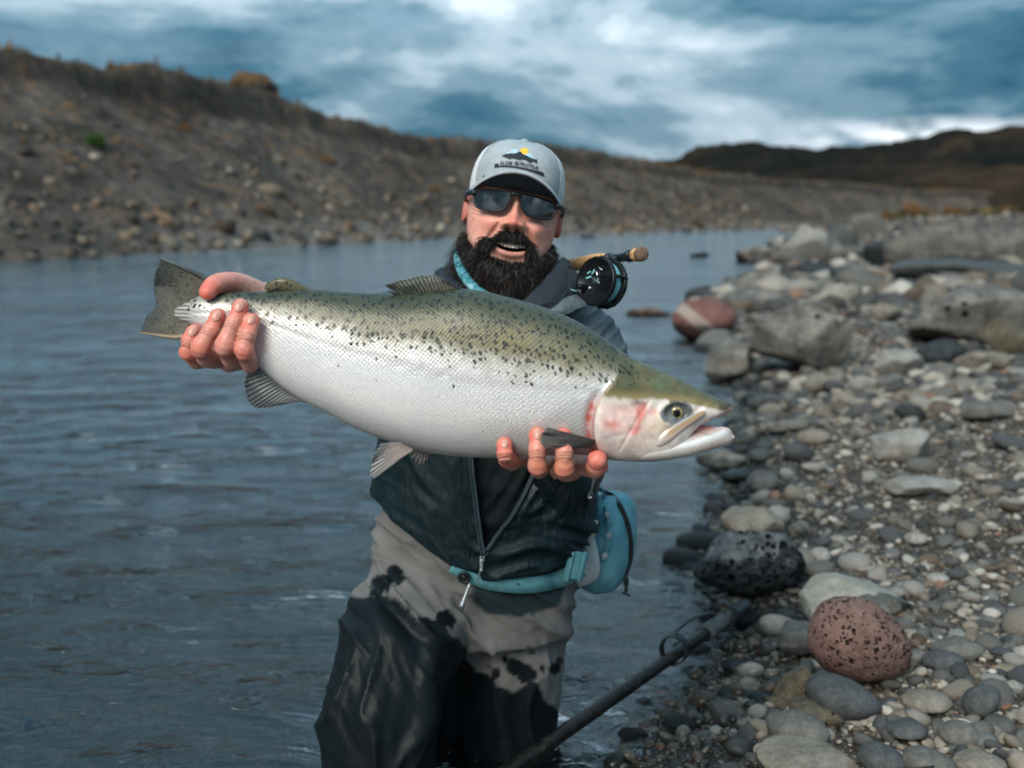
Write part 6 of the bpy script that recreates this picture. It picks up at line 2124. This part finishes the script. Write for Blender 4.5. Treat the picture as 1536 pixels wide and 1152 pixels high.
# collars and lapel: thick folded sheets between two traced edges
def sheet(name, e1, e2, m, parent, thick=.006, nu=50, nv=14, puff=.010, col=None, seed=1, rough_=.004):
    a, c_ = curve(pts3(e1), nu), curve(pts3(e2), nu)
    t = np.linspace(0, 1, nv)
    g = a[:, None] + (c_ - a)[:, None] * t[None, :, None]
    g[:, :, 1] -= puff * np.sin(np.pi * t)[None]
    nz = fbm(g.reshape(-1, 3) * 45 + seed, 3).reshape(nu, nv)
    g[:, :, 1] += rough_ * nz
    g[:, :, 2] += rough_ * nz
    B_ = g + np.array([0, thick, 0])
    n_ = nu * nv
    f1 = gridfaces(nu, nv)
    bd = [i * nv for i in range(nu)] + [(nu - 1) * nv + j for j in range(1, nv)] + [i * nv + nv - 1 for i in range(nu - 2, -1, -1)] + [j for j in range(nv - 2, 0, -1)]
    f3 = np.array([(bd[k], bd[(k + 1) % len(bd)], bd[(k + 1) % len(bd)] + n_, bd[k] + n_) for k in range(len(bd))])
    v = np.concatenate([g.reshape(-1, 3), B_.reshape(-1, 3)])
    return obj(name, v, np.concatenate([f1[:, ::-1], f1 + n_, f3]), m, parent, col=None if col is None else np.tile(col, (len(v), 1)))


m_fleece = simple("black_fleece", (0.014, 0.019, 0.027), 0.75, var=0.35, scale=120, bump=0.6, bscale=500)
cl = sheet("collar", [(772, 462, 1.80), (790, 446, 1.80), (812, 424, 1.83), (834, 398, 1.88), (845, 385, 1.95)], [(800, 480, 1.785), (830, 462, 1.79), (850, 440, 1.83), (858, 415, 1.89), (856, 392, 1.97)], m_fleece, jacket, .012, puff=.014, seed=3)
sheet("collar", [(842, 402, 1.90), (850, 400, 1.90), (860, 404, 1.91), (868, 412, 1.92)], [(820, 470, 1.80), (845, 458, 1.82), (868, 445, 1.86), (893, 432, 1.93)], m_fleece, jacket, .012, puff=.016, seed=8)
sheet("collar", [(752, 464, 1.80), (714, 450, 1.815), (690, 430, 1.85), (676, 410, 1.90), (676, 398, 1.96)], [(745, 475, 1.79), (700, 462, 1.80), (668, 440, 1.84), (650, 416, 1.90), (660, 402, 1.97)], m_fleece, jacket, .012, puff=.016, seed=5, rough_=.008)
sheet("lapel", [(822, 466, 1.79), (838, 450, 1.81), (858, 441, 1.85), (880, 444, 1.88)], [(822, 472, 1.785), (842, 470, 1.79), (864, 464, 1.81), (884, 456, 1.84)], m_jacket, jacket, .004, puff=.010, col=(0.085, 0.108, 0.118), seed=6)
# neck gaiter
m_gait, nt, b = mat("teal_gaiter")
t = nd(nt, "ShaderNodeTexCoord")
n1 = nd(nt, "ShaderNodeTexNoise", {"Vector": nd(nt, "ShaderNodeMapping", {0: t.outputs["Object"], "Scale": (60, 60, 60)}), "Scale": 1.0, "Detail": 4.0, "Distortion": 1.0})
c = ramp(nt, n1.outputs[0], [(0.35, (0.03, 0.14, 0.18)), (0.5, (0.08, 0.28, 0.33)), (0.68, (0.28, 0.46, 0.49))])
setin(nt, b, Base_Color=c, Roughness=0.85)
gp = curve(pts3([(686, 378, 1.93), (689, 396, 1.88), (698, 416, 1.845), (717, 437, 1.82), (745, 452, 1.815), (775, 462, 1.84), (805, 455, 1.85), (830, 430, 1.90)]), 60)
v_, f_ = tube(gp, .0085, 14)
v_[:, 1] += .0025 * np.sin(PX(v_)[:, 0] * .5 + PX(v_)[:, 1] * .9)
obj("neck_gaiter", v_, f_, m_gait, person)

# ---- waders
wp = [ringloft(dense([(745, 580, 880, .12, 1.965), (800, 567, 872, .132, 1.965), (850, 560, 862, .135, 1.965), (900, 566, 855, .132, 1.965), (940, 580, 850, .12, 1.965)], 24), None, 64),
      limb([(655, 860, 1.955, .105), (622, 920, 1.89, .110), (596, 985, 1.80, .104), (577, 1060, 1.745, .100), (570, 1130, 1.735, .096), (580, 1215, 1.80, .085), (640, 1230, 2.05, .07)], 40),
      limb([(775, 870, 1.965, .100), (770, 940, 1.985, .099), (768, 1000, 1.995, .096), (765, 1060, 2.0, .090), (764, 1110, 2.0, .085), (770, 1130, 2.15, .07)], 40),
      limb([(705, 930, 1.99, .085), (694, 1000, 2.03, .085), (690, 1070, 2.06, .085), (692, 1130, 2.10, .08)], 30)]
wv, wf = join(wp)
wv, wf, wn = remesh(wv, wf, 0.005, 9, 0.5)
q = PX(wv)
leftleg = sm(700 - q[:, 0], 0, 40)
dn = sm(q[:, 1], 930, 1010)
d_ = leftleg * ((1 - dn) * (folds(wv, 50, 26, 6, 12) * .0140 + folds(wv, 42, 12, 5, 15, 1.3) * .0034) + dn * (folds(wv, 105, 34, 6, 14) * .0140 + folds(wv, 70, 15, 5, 16, 1.3) * .0034))
d_ = d_ + (1 - leftleg) * ((1 - dn) * (folds(wv, 33, 28, 5, 22) * .0140 + folds(wv, 50, 12, 5, 25, 1.3) * .0030) + dn * (folds(wv, 82, 30, 5, 24) * .0140 + folds(wv, 60, 14, 5, 26, 1.3) * .0030))
fan = folds(wv, 52, 18, 8, 19) * .007 * gs(np.hypot((q[:, 0] - 630) / 80, (q[:, 1] - 840) / 60), 1)
wv = wv + wn * (d_ * (0.55 + 0.45 * sm(-wn[:, 1], -.3, .3)) + fan)[:, None]
q = PX(wv)
edge = 22 * fbm(np.stack([q[:, 0] / 38, q[:, 1] / 38, 0 * q[:, 0] + 4], 1), 4, 0.55)
lineL = np.interp(q[:, 0], [480, 545, 570, 600, 625, 650, 690, 710], [893, 896, 892, 896, 918, 928, 955, 985])
lineR = np.interp(q[:, 0], [690, 720, 745, 770, 800, 830, 850, 870], [975, 1008, 1036, 1046, 1034, 1062, 1085, 1090])
line = np.where(q[:, 0] < 700, lineL, lineR)
wet = 0.75 * sm(q[:, 1] - line + edge * 1.1, -2.5, 2.5) + 0.25 * sm(q[:, 1] - line + edge * 1.1, -14, 6)
for (px_, py_, r_) in ((572, 877, 15), (590, 862, 13), (602, 868, 9), (565, 890, 8), (668, 930, 15), (796, 980, 6), (772, 1002, 14), (742, 1012, 8), (790, 1010, 15), (830, 1005, 10), (838, 990, 7), (757, 990, 3.5), (781, 975, 3), (813, 1000, 4), (735, 1000, 4)):
    rr = np.hypot(q[:, 0] - px_, (q[:, 1] - py_)) + 8 * fbm(np.stack([q[:, 0] / 11, q[:, 1] / 11, 0 * q[:, 0] + px_], 1), 3)
    wet = np.maximum(wet, sm(r_ - rr, -1.5, 1.5))
wet = np.where(wv[:, 1] > 2.02, sm(0.42 - wv[:, 2], -.02, .02), wet)
wc = lerp(np.tile(np.array([[0.135, 0.132, 0.126]]), (len(wv), 1)), (0.0045, 0.0075, 0.0095), wet)
apron = sm(q[:, 0], 706, 714) * (1 - sm(q[:, 0] + 0.22 * (q[:, 1] - 890), 842, 848)) * (1 - sm(q[:, 1] - np.interp(q[:, 0], [700, 730, 780, 850], [895, 920, 925, 905]), -2, 3))
wc = lerp(wc, (0.012, 0.024, 0.030), apron * (1 - wet) * .95)
wc *= (1 + 0.15 * fbm(wv * 30, 4))[:, None]
m_wader, nt, b = mat("wader_cloth")
at = nd(nt, "ShaderNodeVertexColor", layer_name="Col")
wt = nd(nt, "ShaderNodeVertexColor", layer_name="Wet")
t = nd(nt, "ShaderNodeTexCoord")
n1 = nd(nt, "ShaderNodeTexNoise", {"Vector": t.outputs["Object"], "Scale": 30.0, "Detail": 6.0, "Distortion": 0.5})
n2 = nd(nt, "ShaderNodeTexNoise", {"Vector": t.outputs["Object"], "Scale": 1100.0, "Detail": 2.0})
c = mixc(nt, 0.5, at.outputs[0], ramp(nt, n2.outputs[0], [(0.3, 0.8), (0.7, 1.2)]).outputs[0], "MULTIPLY")
bp = nd(nt, "ShaderNodeBump", {"Height": mth(nt, "ADD", n1.outputs[0], mth(nt, "MULTIPLY", n2.outputs[0], 0.06)), "Strength": 0.5, "Distance": 0.006})
rg = nd(nt, "ShaderNodeMapRange", {0: wt.outputs[0], 1: 0.0, 2: 1.0, 3: 0.85, 4: 0.45})
setin(nt, b, Base_Color=c, Roughness=rg, Normal=bp)
b.inputs["Specular IOR Level"].default_value = 0.13
wad = obj("waders", wv, wf, m_wader, person, col={"Col": np.clip(wc, 0, 1), "Wet": np.repeat(wet[:, None], 3, 1)})
wad["label"] = "grey waders soaked black from the thighs down"

# ================================================================== gear
# ---- waist pack
pack = empty("waist_pack", "teal waterproof waist pack with grey side wing worn on the man's hip", "bag")
m_pack, nt, b = mat("teal_pack_cloth")
t = nd(nt, "ShaderNodeTexCoord")
n1 = nd(nt, "ShaderNodeTexNoise", {"Vector": t.outputs["Object"], "Scale": 30.0, "Detail": 5.0})
c = ramp(nt, n1.outputs[0], [(0.3, (0.075, 0.215, 0.265)), (0.7, (0.135, 0.325, 0.375))])
n2 = nd(nt, "ShaderNodeTexNoise", {"Vector": t.outputs["Object"], "Scale": 700.0})
bp = nd(nt, "ShaderNodeBump", {"Height": mth(nt, "ADD", n1.outputs[0], mth(nt, "MULTIPLY", n2.outputs[0], 0.05)), "Strength": 0.4, "Distance": 0.008})
setin(nt, b, Base_Color=c, Roughness=0.42, Normal=bp)
m_strap = simple("teal_strap", (0.085, 0.235, 0.265), 0.7, var=0.15, scale=60, bump=0.4, bscale=900)
m_wing = simple("light_grey_pack_cloth", (0.36, 0.38, 0.38), 0.7, var=0.12, scale=40, bump=0.3)


def superell(c, s, e1=2.6, e2=2.6, n=80, m_=60, noise=0.0, seed=0):
    u_ = np.linspace(0, 2 * np.pi, n, endpoint=False)
    v2 = np.linspace(-np.pi / 2, np.pi / 2, m_)
    U, W = np.meshgrid(u_, v2, indexing="xy")
    sp_ = lambda a_, e: np.sign(a_) * np.abs(a_) ** (2 / e)
    X0 = sp_(np.cos(W), e1) * sp_(np.cos(U), e2)
    Z0 = sp_(np.cos(W), e1) * sp_(np.sin(U), e2)
    Y0 = sp_(np.sin(W), e1)
    V_ = np.stack([X0, Y0, Z0], -1).reshape(-1, 3)
    if noise:
        V_ = V_ * (1 + noise * fbm(V_ * 2.2 + seed, 3))[:, None]
    return V_ * np.asarray(s) + np.asarray(c), gridfaces(m_, n, True)


def rotv(V_, c, deg, axis="Y"):
    R_ = np.array(Matrix.Rotation(math.radians(deg), 3, axis))
    return (V_ - c) @ R_.T + c


pcn = P(907, 812, 2.0)
v_, f_ = superell(pcn, (.054, .075, .094), 3.2, 2.7, noise=.035, seed=4)
pk = rotv(rotv(v_, pcn, -22, "Z"), pcn, 5, "Y")
pbody = obj("pack_body", pk, f_, m_pack, pack)
pbv = BVHTree.FromPolygons([tuple(v) for v in pk], [tuple(int(i) for i in f) for f in f_])


def on_pack(px, py, lift, default=1.98):
    d = Vector(P(px, py, 2.0)) - CO
    d.normalize()
    loc, _, _, _ = pbv.ray_cast(CO, d)
    return np.array(P(px, py, default)) if loc is None else np.array(loc - d * lift)


# grey wing
wcn = P(868, 826, 1.925)
v_, f_ = superell(wcn, (.034, .028, .062), 4, 3.2, noise=.04, seed=9)
obj("side_wing", rotv(v_, wcn, -14, "Y"), f_, m_wing, pack)
v_, f_ = box(P(888, 792, 1.885), (.016, .003, .030), np.array(Matrix.Rotation(math.radians(12), 3, "Y")), .001)
obj("fabric_tab", v_, f_, simple("cream_tab", (0.50, 0.44, 0.34), .8), pack)
v_, f_ = tube(curve(pts3([(868, 812, 1.885), (874, 818, 1.882), (880, 826, 1.885)]), 10), .0014, 6)
obj("cord", v_, f_, m_black, pack)


def band(path, width, thick, up=(0, 0, 1)):
    """flat webbing along a path"""
    path = np.asarray(path, float)
    t = np.gradient(path, axis=0)
    t /= np.linalg.norm(t, axis=1)[:, None]
    u = np.asarray(up, float)
    w_ = u - t * (t @ u)[:, None]
    w_ /= np.linalg.norm(w_, axis=1)[:, None]
    nn_ = np.cross(t, w_)
    wd = np.broadcast_to(np.asarray(width, float), (len(path),))[:, None] / 2
    V_ = np.stack([path - w_ * wd - nn_ * thick / 2, path + w_ * wd - nn_ * thick / 2, path + w_ * wd + nn_ * thick / 2, path - w_ * wd + nn_ * thick / 2], 1).reshape(-1, 3)
    return V_, [tuple(f) for f in gridfaces(len(path), 4, True)] + [(3, 2, 1, 0), tuple(len(path) * 4 - 4 + k for k in range(4))]


def front_of(bv, px, py, default):
    d = Vector(P(px, py, 2.0)) - CO
    d.normalize()
    ys = []
    for tr_ in bv:
        loc, _, _, _ = tr_.ray_cast(CO, d)
        if loc is not None and loc.y > 1.7:
            ys.append(loc.y)
    return min(ys) if ys else default


wb = BVHTree.FromPolygons([tuple(v) for v in wv], [tuple(int(i) for i in f) for f in wf])
sp_px = curve(np.array([(676, 852, 0), (684, 857, 0), (694, 862, 0), (722, 871, 0), (760, 877, 0), (800, 877, 0), (840, 868, 0), (872, 852, 0)], float), 50)
sy = np.array([front_of((jb, wb), a, b_, 1.85) for a, b_, _ in sp_px])
sy = np.convolve(np.pad(sy, 8, mode="edge"), np.ones(17) / 17, "valid") - .012
path = np.array([P(a, b_, y) for (a, b_, _), y in zip(sp_px, sy)])
v_, f_ = band(path, np.interp(np.linspace(0, 1, 50), [0, .15, .3, .9, 1], [.013, .018, .027, .031, .033]), .002)
obj("strap", v_, f_, m_strap, pack)
b0 = P(864, 848, float(sy[-1]) - .012)
v_, f_ = box(b0, (.034, .006, .050), np.array(Matrix.Rotation(math.radians(12), 3, "Y")), .002)
obj("webbing_pad", v_, f_, m_strap, pack)
for dx in (-.011, .010):
    v_, f_ = box(b0 + np.array([dx, -.005, .0]), (.006, .004, .052), np.array(Matrix.Rotation(math.radians(12), 3, "Y")), .001)
    obj("webbing_loop", v_, f_, m_pack, pack)
# buckle and metal tag
bk = P(696, 866, float(np.interp(696, sp_px[:, 0], sy)) - .006)
a = np.linspace(0, 2 * np.pi, 28)
v_, f_ = tube(bk + np.stack([.0085 * np.cos(a), 0 * a, .0085 * np.sin(a)], 1), .0028, 8, cap=False)
obj("buckle_ring", v_, f_, m_black, pack)
v_, f_ = ico(2)
obj("buckle_stud", bk + v_ * np.array([.0055, .003, .0055]), f_, m_black, pack)
tg0, tg1 = P(705, 874, bk[1] - .004), P(691, 914, bk[1] - .012)
v_, f_ = band(np.linspace(tg0, tg1, 8), np.linspace(.003, .011, 8), .0018, (1, 0, 0.3))
obj("metal_tag", v_, f_, m_silver, pack)
# zip on the pack's back edge, loops, pull
zpth = []
for px, py in [(897, 733), (915, 742), (930, 760), (940, 785), (945, 810), (944, 838), (937, 862)]:
    zpth.append(on_pack(px, py, .001, 1.96))
zc_ = curve(np.array(zpth), 50)
v_, f_ = band(zc_, .011, .004, (1, -0.5, 0))
obj("pack_zip", v_, f_, m_black, pack)
v_, f_ = join([box(p_, (.0075, .006, .0018)) for p_ in curve(np.array(zpth), 64) + np.array([0, -.003, 0])])
obj("pack_zip_teeth", v_, f_, simple("zip_black", (0.03, 0.033, 0.036), .4), pack, smooth=False)
for k, (px, py) in enumerate([(911, 772), (913, 787), (913, 803), (911, 820), (907, 833)]):
    c = on_pack(px, py, .003)
    v_, f_ = box(c, (.010, .005, .0095), np.array(Matrix.Rotation(math.radians(-6 + 5 * k), 3, "Y")), .0015)
    obj("webbing_loop", v_, f_, m_strap if k % 2 else m_wing, pack)
wl = np.array([on_pack(px, py, .0015) for px, py in [(909, 760), (913, 780), (914, 800), (911, 822), (904, 842)]])
v_, f_ = band(curve(wl, 24), .011, .002, (1, 0, 0))
obj("webbing_strip", v_, f_, m_pack, pack)
v_, f_ = join([box(P(939, 872, 1.955), (.010, .006, .016), bev=.002), box(P(939, 883, 1.953), (.006, .004, .014), bev=.001), box(P(939, 891, 1.952), (.016, .004, .004), np.array(Matrix.Rotation(.35, 3, "Y")), .001)])
obj("zip_pull", v_, f_, m_black, pack)
v_, f_ = tube(curve(pts3([(884, 742, 1.95), (892, 730, 1.95), (903, 733, 1.955), (906, 748, 1.96)]), 16), .0022, 8)
obj("carry_cord", v_, f_, m_strap, pack)

# ---- fly rod over the shoulder
rod = empty("fly_rod", "fly rod with cork grip and black reel resting across the man's shoulder", "fishing rod")
R0, R1 = P(963, 381, 1.80), P(848, 399, 2.08)
ax = (R1 - R0) / np.linalg.norm(R1 - R0)
at_ = lambda s_: R0 + ax * s_
m_cork, nt, b = mat("cork")
t = nd(nt, "ShaderNodeTexCoord")
n1 = nd(nt, "ShaderNodeTexNoise", {"Vector": t.outputs["Object"], "Scale": 160.0, "Detail": 5.0})
c = ramp(nt, n1.outputs[0], [(0.32, (0.22, 0.10, 0.035)), (0.45, (0.52, 0.29, 0.13)), (0.7, (0.62, 0.37, 0.18))])
setin(nt, b, Base_Color=c, Roughness=0.75, Normal=nd(nt, "ShaderNodeBump", {"Height": n1.outputs[0], "Strength": 0.4, "Distance": 0.001}))
m_cap_end = simple("rubber_cork", (0.13, 0.085, 0.055), 0.8, var=0.7, scale=350)
m_seat = simple("anodised_seat", (0.022, 0.030, 0.036), 0.28, metal=0.5, var=0.2)
m_reel = simple("black_reel", (0.010, 0.012, 0.014), 0.30, metal=0.4, var=0.2)
m_line = simple("ice_blue_line", (0.20, 0.50, 0.56), 0.5, var=0.2, scale=300, bump=0.8, bscale=900)


def rodpart(name, s0, s1, rad, m, n=24, prof=None):
    ss_ = np.linspace(s0, s1, n)
    r_ = rad if prof is None else spl(ss_, np.linspace(s0, s1, len(prof)), prof)
    v_, f_ = tube(np.array([at_(x) for x in ss_]), r_, 24)
    return obj(name, v_, f_, m, rod)


rodpart("end_cap", -.004, .009, None, m_cap_end, 12, [.0085, .0118, .0122, .0122, .0110])
rodpart("butt_cork", .0095, .024, None, m_cork, 8, [.0108, .0112, .0112, .0106])
rodpart("locking_ring", .0245, .034, None, m_seat, 12, [.0092, .0100, .0088, .0100, .0088, .0098])
rodpart("locking_ring", .036, .048, None, m_seat, 12, [.0098, .0104, .0092, .0104, .0098])
rodpart("reel_seat", .048, .118, .0082, m_seat, 10)
v_, f_ = band(np.array([at_(x) + np.array([0, -.0078, .002]) for x in np.linspace(.056, .112, 8)]), .006, .002)
obj("seat_inlay", v_, f_, simple("grey_inlay", (0.06, 0.08, 0.09), .3, metal=.3), rod)
rodpart("hood", .112, .124, None, m_seat, 8, [.0100, .0112, .0108])
rodpart("grip", .124, .40, None, m_cork, 40, [.0105, .0130, .0135, .0125, .0120, .0125, .0130, .0110, .0065])
rodpart("blank", .40, 2.6, None, m_seat, 50, [.0058, .0050, .0040, .0030, .0020])
# reel
rc = P(903, 424, 1.845)
nrm_r = np.array([-.70, -.68, .20])
nrm_r /= np.linalg.norm(nrm_r)
e1 = np.cross(nrm_r, np.array([0, 0, 1.0]))
e1 /= np.linalg.norm(e1)
e2 = np.cross(e1, nrm_r)
if e2[2] < 0:
    e2, e1 = -e2, -e1
reel = empty("reel")
reel.parent = rod
reel["label"] = "black fly reel loaded with ice blue line"


def lathe(prof, n=64):
    """prof: (axial toward viewer, radius)"""
    a_ = np.linspace(0, 2 * np.pi, n, endpoint=False)
    rg_ = [rc + nrm_r * h_ + r_ * (np.cos(a_)[:, None] * e1 + np.sin(a_)[:, None] * e2) for h_, r_ in prof]
    return np.concatenate(rg_), gridfaces(len(prof), n, True)


RR = .0415
v_, f_ = lathe([(.017, .0001), (.017, RR * .86), (.0185, RR * .88), (.0195, RR * .93), (.0185, RR), (.012, RR), (.0105, RR * .97), (.0105, RR * .80), (.017 - .009, .0001)])
obj("spool_face", v_, f_, m_reel, reel)
v_, f_ = lathe([(-.018, .0001), (-.018, RR * .95), (-.016, RR * 1.02), (-.010, RR * 1.02), (-.009, RR * .98), (-.009, RR * .78), (-.012, .0001)])
obj("frame_back", v_, f_, m_reel, reel)
v_, f_ = lathe([(.010, RR * .82), (.006, RR * .86), (.0, RR * .85), (-.006, RR * .86), (-.009, RR * .82)])
obj("fly_line", v_, f_, m_line, reel)
for k in range(5):
    an = math.radians(20 + 72 * k)
    c0 = rc + RR * .99 * (math.cos(an) * e1 + math.sin(an) * e2)
    v_, f_ = tube(np.linspace(c0 - nrm_r * .015, c0 + nrm_r * .014, 4), .003, 8)
    obj("frame_pillar", v_, f_, m_reel, reel)
for k in range(28):
    an = math.radians(360 / 28 * k)
    c0 = rc + RR * 1.02 * (math.cos(an) * e1 + math.sin(an) * e2) - nrm_r * .012
    if k % 2 == 0:
        v_, f_ = ico(1)
        obj("rim_knurl", c0 + v_ * .0026, f_, m_reel, reel)


def on_reel(u_, v2, h_):
    return rc + nrm_r * h_ + RR * (u_ * e1 + v2 * e2)


# e1 direction on screen
sgn = 1 if (PX(on_reel(1, 0, 0))[0, 0] > PX(on_reel(-1, 0, 0))[0, 0]) else -1
for (u_, v2, r_) in ((-.52, -.28, .0042), (-.20, -.30, .0050)):
    v_, f_ = ico(3)
    obj("screw", on_reel(sgn * u_, v2, .0185) + v_ * r_ * .62, f_, m_silver, reel)
v_, f_ = tube(np.array([on_reel(sgn * -.52, -.28, .018), on_reel(sgn * -.52, -.30, .034)]), [.006, .0048], 14)
obj("crank_knob", v_, f_, m_reel, reel)
for (u_, v2, w2, h2, dg) in ((.05, .02, .018, .003, -25), (-.35, .12, .008, .004, 20), (-.15, .35, .007, .0035, 60), (.05, .30, .006, .003, -60), (.20, .50, .007, .003, -30), (-.38, .32, .006, .003, 30)):
    cdir = math.cos(math.radians(dg)) * e1 * sgn + math.sin(math.radians(dg)) * e2
    c0 = on_reel(sgn * u_, v2, .0185)
    v_, f_ = capsule(np.array([c0 - cdir * w2 / 2, c0, c0 + cdir * w2 / 2]), h2 * .45, 8)
    obj("spool_mark", v_, f_, m_silver if u_ > 0 else m_line, reel)
v_, f_ = lathe([(.0172, .0001), (.0195, .004), (.0195, .0075), (.0172, .009)], 32)
obj("hub", v_, f_, m_seat, reel)
ft = at_(.083)
v_, f_ = tube(curve(np.array([ft, ft * .6 + (rc + e2 * RR * .9 - nrm_r * .008) * .4, rc + e2 * RR * .86 - nrm_r * .009]), 10), [.0085, .008, .007, .0065, .006, .006, .006, .006, .006, .0065], 10, flat=.6)
obj("reel_foot", v_, f_, m_reel, reel)
v_, f_ = tube(curve(np.array([on_reel(sgn * -.75, -.2, 0), P(862, 436, 1.84), P(852, 432, 1.85)]), 12), .0007, 5)
obj("fly_line_end", v_, f_, m_line, reel)

# ---- wading staff at the water's edge
st = empty("wading_staff", "black wet wading staff with rubber clips lying from the bank into the water", "staff")
S0, S1 = G(1118, 908, .075), P(740, 1173, 1.70)
sx = (S1 - S0) / np.linalg.norm(S1 - S0)
SL = np.linalg.norm(S1 - S0)
sat = lambda s_: S0 + sx * s_
m_staff, nt, b = mat("wet_staff")
t = nd(nt, "ShaderNodeTexCoord")
n1 = nd(nt, "ShaderNodeTexNoise", {"Vector": t.outputs["Object"], "Scale": 60.0, "Detail": 6.0})
c = ramp(nt, n1.outputs[0], [(0.42, (0.007, 0.008, 0.008)), (0.64, (0.020, 0.017, 0.014)), (0.8, (0.06, 0.042, 0.03))])
setin(nt, b, Base_Color=c, Roughness=ramp(nt, n1.outputs[0], [(0.3, 0.2), (0.7, 0.5)]).outputs[0], Metallic=0.25)
m_rub = simple("wet_rubber", (0.012, 0.017, 0.020), 0.3, var=0.3, bump=0.3)
m_grey = simple("worn_grey_sleeve", (0.045, 0.052, 0.055), 0.6, var=0.5, scale=90, bump=0.5)


def staffpart(name, s0, s1, r0, r1, m, k=8):
    v_, f_ = tube(np.array([sat(x) for x in np.linspace(s0, s1, k)]), np.linspace(r0, r1, k), 20)
    return obj(name, v_, f_, m, st)


staffpart("shaft", .18, SL, .0132, .0138, m_staff, 20)
staffpart("rubber_end", -.002, .085, .0165, .0175, m_rub)
staffpart("grey_sleeve", .078, .215, .0170, .0195, m_grey)
staffpart("end_ring", .082, .090, .0195, .0195, m_rub)
up = np.array([-.35, -.2, 1.0])
up -= sx * np.dot(up, sx)
up /= np.linalg.norm(up)
sdv = np.cross(sx, up)
for s_, rr_, hh_ in ((.125, .026, .022), (.36, .024, .020)):
    a = np.linspace(-.3, np.pi * 2 - .3, 40)
    pth = np.array([sat(s_ + .012 * math.sin(x)) + up * (hh_ * .55 + (rr_ + hh_ * .35) * math.cos(x)) + sdv * rr_ * math.sin(x) for x in a])
    v_, f_ = band(pth, .016, .004, sx)
    obj("rubber_clip", v_, f_, m_rub, st)
cord = curve(np.array([sat(.345) + up * .045, sat(.31) + up * .062 - sdv * .02, sat(.25) + up * .058 - sdv * .035, sat(.20) + up * .045 - sdv * .02, sat(.17) + up * .03]), 40)
v_, f_ = tube(cord, .0035, 8)
obj("cord_loop", v_, f_, m_rub, st)
v_, f_ = tube(curve(np.array([sat(.05) + up * .017, sat(.06) - sdv * .035 + up * .03, sat(.10) - sdv * .03 + up * .03, sat(.12) + up * .02]), 24), .0045, 8, flat=.5)
obj("wrist_strap", v_, f_, m_rub, st)
# a drop of water hanging from the hand
m_drop, nt, b = mat("water_drop")
setin(nt, b, Base_Color=(0.9, 0.95, 0.97), Roughness=0.02, Transmission_Weight=1.0, IOR=1.333)
dr = np.array([(*P(893, 712, 1.272),), (*P(890, 725, 1.272),), (*P(887, 737, 1.272),), (*P(885, 745, 1.272),)])
v_, f_ = capsule(curve(dr, 16), spl(np.linspace(0, 1, 16), [0, .3, .7, .9, 1], [.0022, .0014, .0013, .0026, .0028]), 12)
tag(obj("water_drop", v_, f_, m_drop), "clear water drip hanging from the little fingertip under the fish's gills", "water drop")
